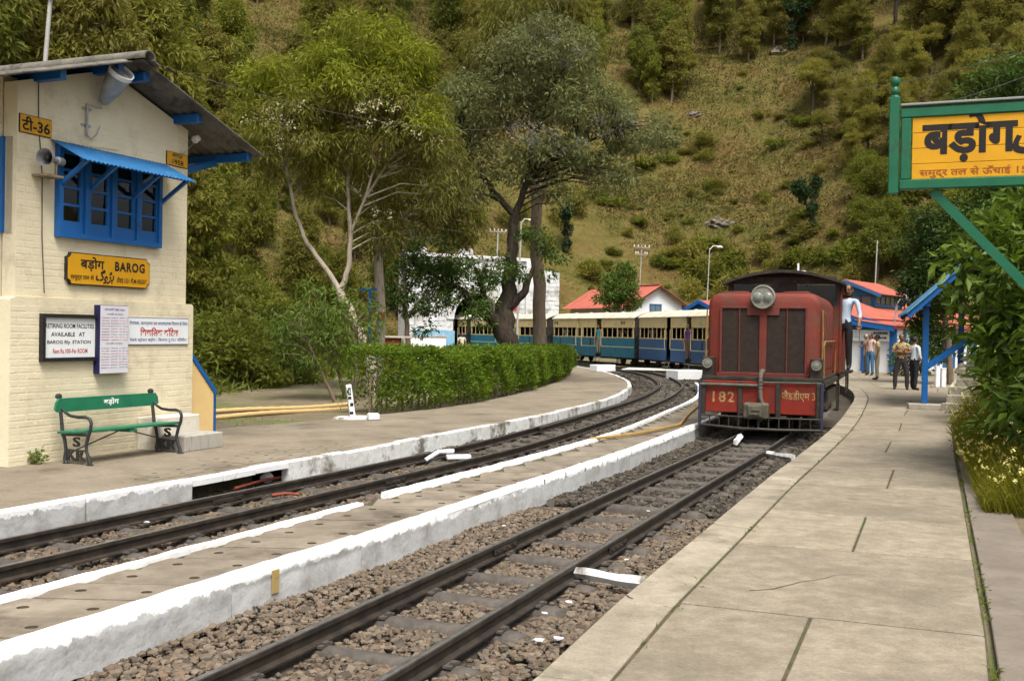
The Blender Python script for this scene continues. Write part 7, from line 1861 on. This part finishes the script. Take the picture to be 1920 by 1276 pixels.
    hc = tilt((0, -.03, 1.60)); Th = Matrix.Translation(hc) @ Matrix.Rotation(turn, 4, 'Z')
    prof = []
    for i in range(10):                 # head: skull narrowing to the chin
        a = math.pi * i / 9; z = -.115 * math.cos(a); r = .078 * math.sin(a) ** .8 * (1 - .18 * max(0, -z / .115)); prof.append((max(r, .001), z))
    mb.lathe(prof, 14, SK, Th @ Matrix.Diagonal((1, 1.18, 1, 1)), False)
    mb.add([(-.016, -.082, -.025), (.016, -.082, -.025), (0, -.115, -.022), (0, -.088, .02)], [(0, 1, 2), (1, 3, 2), (0, 2, 3)], SK, Th)     # nose
    mb.box((0, -.083, -.058), (.045, .012, .010), 4, 0, None, Th)                                                                          # mouth
    for sx in (-1, 1):
        mb.box((sx * .080, .005, -.005), (.014, .035, .055), SK, .004, None, Th); mb.box((sx * .030, -.083, .010), (.024, .012, .011), 4, 0, None, Th); mb.box((sx * .030, -.086, .028), (.036, .012, .008), 4, 0, None, Th)
    for sx, e, w in ((1, po['le'], po['lw']), (-1, po['re'], po['rw'])):    # five fingers each
        e_, w_ = tilt(e), tilt(w); d = (w_ - e_).normalized(); sid = d.cross(Vector((0, 1, .2))).normalized(); pal = sid.cross(d)
        for q in range(4):
            b0 = w_ + d * .075 + sid * (.027 - q * .018); L = (.072, .08, .075, .058)[q]
            mb.tube([b0, b0 + d * L * .5 + pal * .006, b0 + d * L * .85 + pal * .025], [.0095, .009, .007], 6, SK)
        b0 = w_ + d * .03 + sid * .03; mb.tube([b0, b0 + sid * .022 + d * .03, b0 + sid * .018 + d * .062 + pal * .02], [.011, .010, .008], 6, SK)
    t = thing('person', label, 'person', loc, face, group); t.scale = (s, s, s)
    mb.build('body', [shirt, trousers, m_skin, m_shoe, m_eye], t, smooth=60)
    hm = MB(); hp_ = []
    for i in range(7):
        a = math.pi / 2 * i / 6; hp_.append((.088 * math.cos(a), .118 * math.sin(a)))
    hm.lathe([(.084, -.03)] + hp_[:-1] + [(.001, .118)], 14, 0, Th @ Matrix.Translation((0, .016, .012)) @ Matrix.Rotation(R(-20), 4, 'X') @ Matrix.Diagonal((1, 1.18, 1, 1)), False)
    hm.build('hair', hair or m_hair, t, smooth=60)
    return t
c_cream = cloth('cream_shirt', (.55, .48, .33)); c_grey = cloth('grey_trousers', (.16, .14, .14)); c_orange = cloth('salmon_shirt', (.56, .36, .32)); c_jean = cloth('blue_jeans', (.06, .16, .30))
c_beige = cloth('beige_shirt', (.58, .47, .28)); c_beige2 = cloth('beige_trousers', (.42, .37, .28)); c_check = cloth('checked_shirt', (.52, .40, .17), (.17, .11, .06), True); c_dark = cloth('dark_trousers', (.04, .032, .036))
c_white = cloth('white_shirt', (.55, .60, .64)); c_black = cloth('black_trousers', (.018, .017, .02)); c_ltblue = cloth('light_blue_shirt', (.40, .48, .60)); c_teal = cloth('teal_shirt', (.03, .28, .33)); c_purple = cloth('purple_shirt', (.10, .04, .22)); c_olive = cloth('drab_trousers', (.26, .23, .19)); c_kurta = cloth('cream_kurta', (.60, .55, .40)); c_brown = cloth('brown_trousers', (.16, .10, .08))
def face_to(dx, dy): return math.atan2(dy, dx) + math.pi / 2      # turn -y towards (dx, dy)
GP = 'people waiting on the right platform'
person('grey haired man in cream shirt, arms folded, by the station wall', (15.75, 47.4, ZR), face_to(-1, -.15), c_cream, c_grey, 'folded', m_hairg, 1.72, bare_arms=False, group=GP)
person('man in salmon shirt and blue jeans between two others', (15.1, 44.9, ZR), face_to(-.8, -.6), c_orange, c_jean, 'stand', None, 1.76, group=GP)
person('man in beige shirt and pale trousers nearest of the three by the wall', (13.78, 40.2, ZR), face_to(-1, .25), c_beige, c_beige2, 'stand', None, 1.69, group=GP)
person('stout man in checked shirt with folded arms facing the camera', (12.02, 32.9, ZR), face_to(-.35, -.95), c_check, c_dark, 'folded', None, 1.70, stance=.16, group=GP, heavy=1.14)
person('man in white shirt and black trousers turned away beside the blue post', (12.36, 32.75, ZR), face_to(.8, .35), c_white, c_black, 'hips', None, 1.62, bare_arms=False, group=GP, step=.05, heavy=1.05)
dpos = LO.matrix_basis @ Vector((1.13, 3.72, 1.06))
person('driver in light blue shirt leaning from the locomotive cab', dpos, la + R(-12), c_ltblue, c_black, 'lean', None, 1.66, bare_arms=False, lean=.12)
def coach_place(cc, x, y, z):
    t, d, c, wn_ = cc; return Vector((c.x + d.x * x - d.y * y, c.y + d.y * x + d.x * y, z)), math.atan2(d.y, d.x)
p_, a_c = coach_place(cB, 1.05, -1.06, .49); person('passenger in teal shirt standing in the teal coach doorway', p_, a_c + R(15), c_teal, c_olive, 'hold', None, 1.66)
p_, a_c = coach_place(cA, 1.70, -1.06, .49); person('passenger in purple shirt standing in the doorway beside the locomotive', p_, a_c + R(20), c_purple, c_brown, 'hold', None, 1.68)
p_ = V(866, 640, 60); person('man in cream kurta standing before the tunnel mouth', (p_.x, p_.y, -.1), face_to(.5, -.9), c_kurta, c_kurta, 'stand', None, 1.70)
seat_c = [c_white, c_orange, c_check, c_cream, c_ltblue, c_kurta, c_teal]
n_p = 0
desc = ['first', 'second', 'third', 'fourth', 'fifth']
for cc, nm, xs_ in ((cB, 'coach 343', (-4.2, -2.6, .1, 3.0, 4.4)), (cC, 'coach 342', (-.2, 3.0, 4.2)), (cA, 'the blue coach next the locomotive', (-4.3, -2.7, 3.2))):
    for i, x in enumerate(xs_):
        p_, a_c = coach_place(cc, x, -.62, .50)
        person(f'window passenger, {desc[i]} from the tunnel end of {nm}', p_, a_c + R(random.choice((-60, -20, 30, 60))), seat_c[n_p % 7], c_dark, 'stand', None, 1.66, sit=True, group='passengers at the coach windows'); n_p += 1
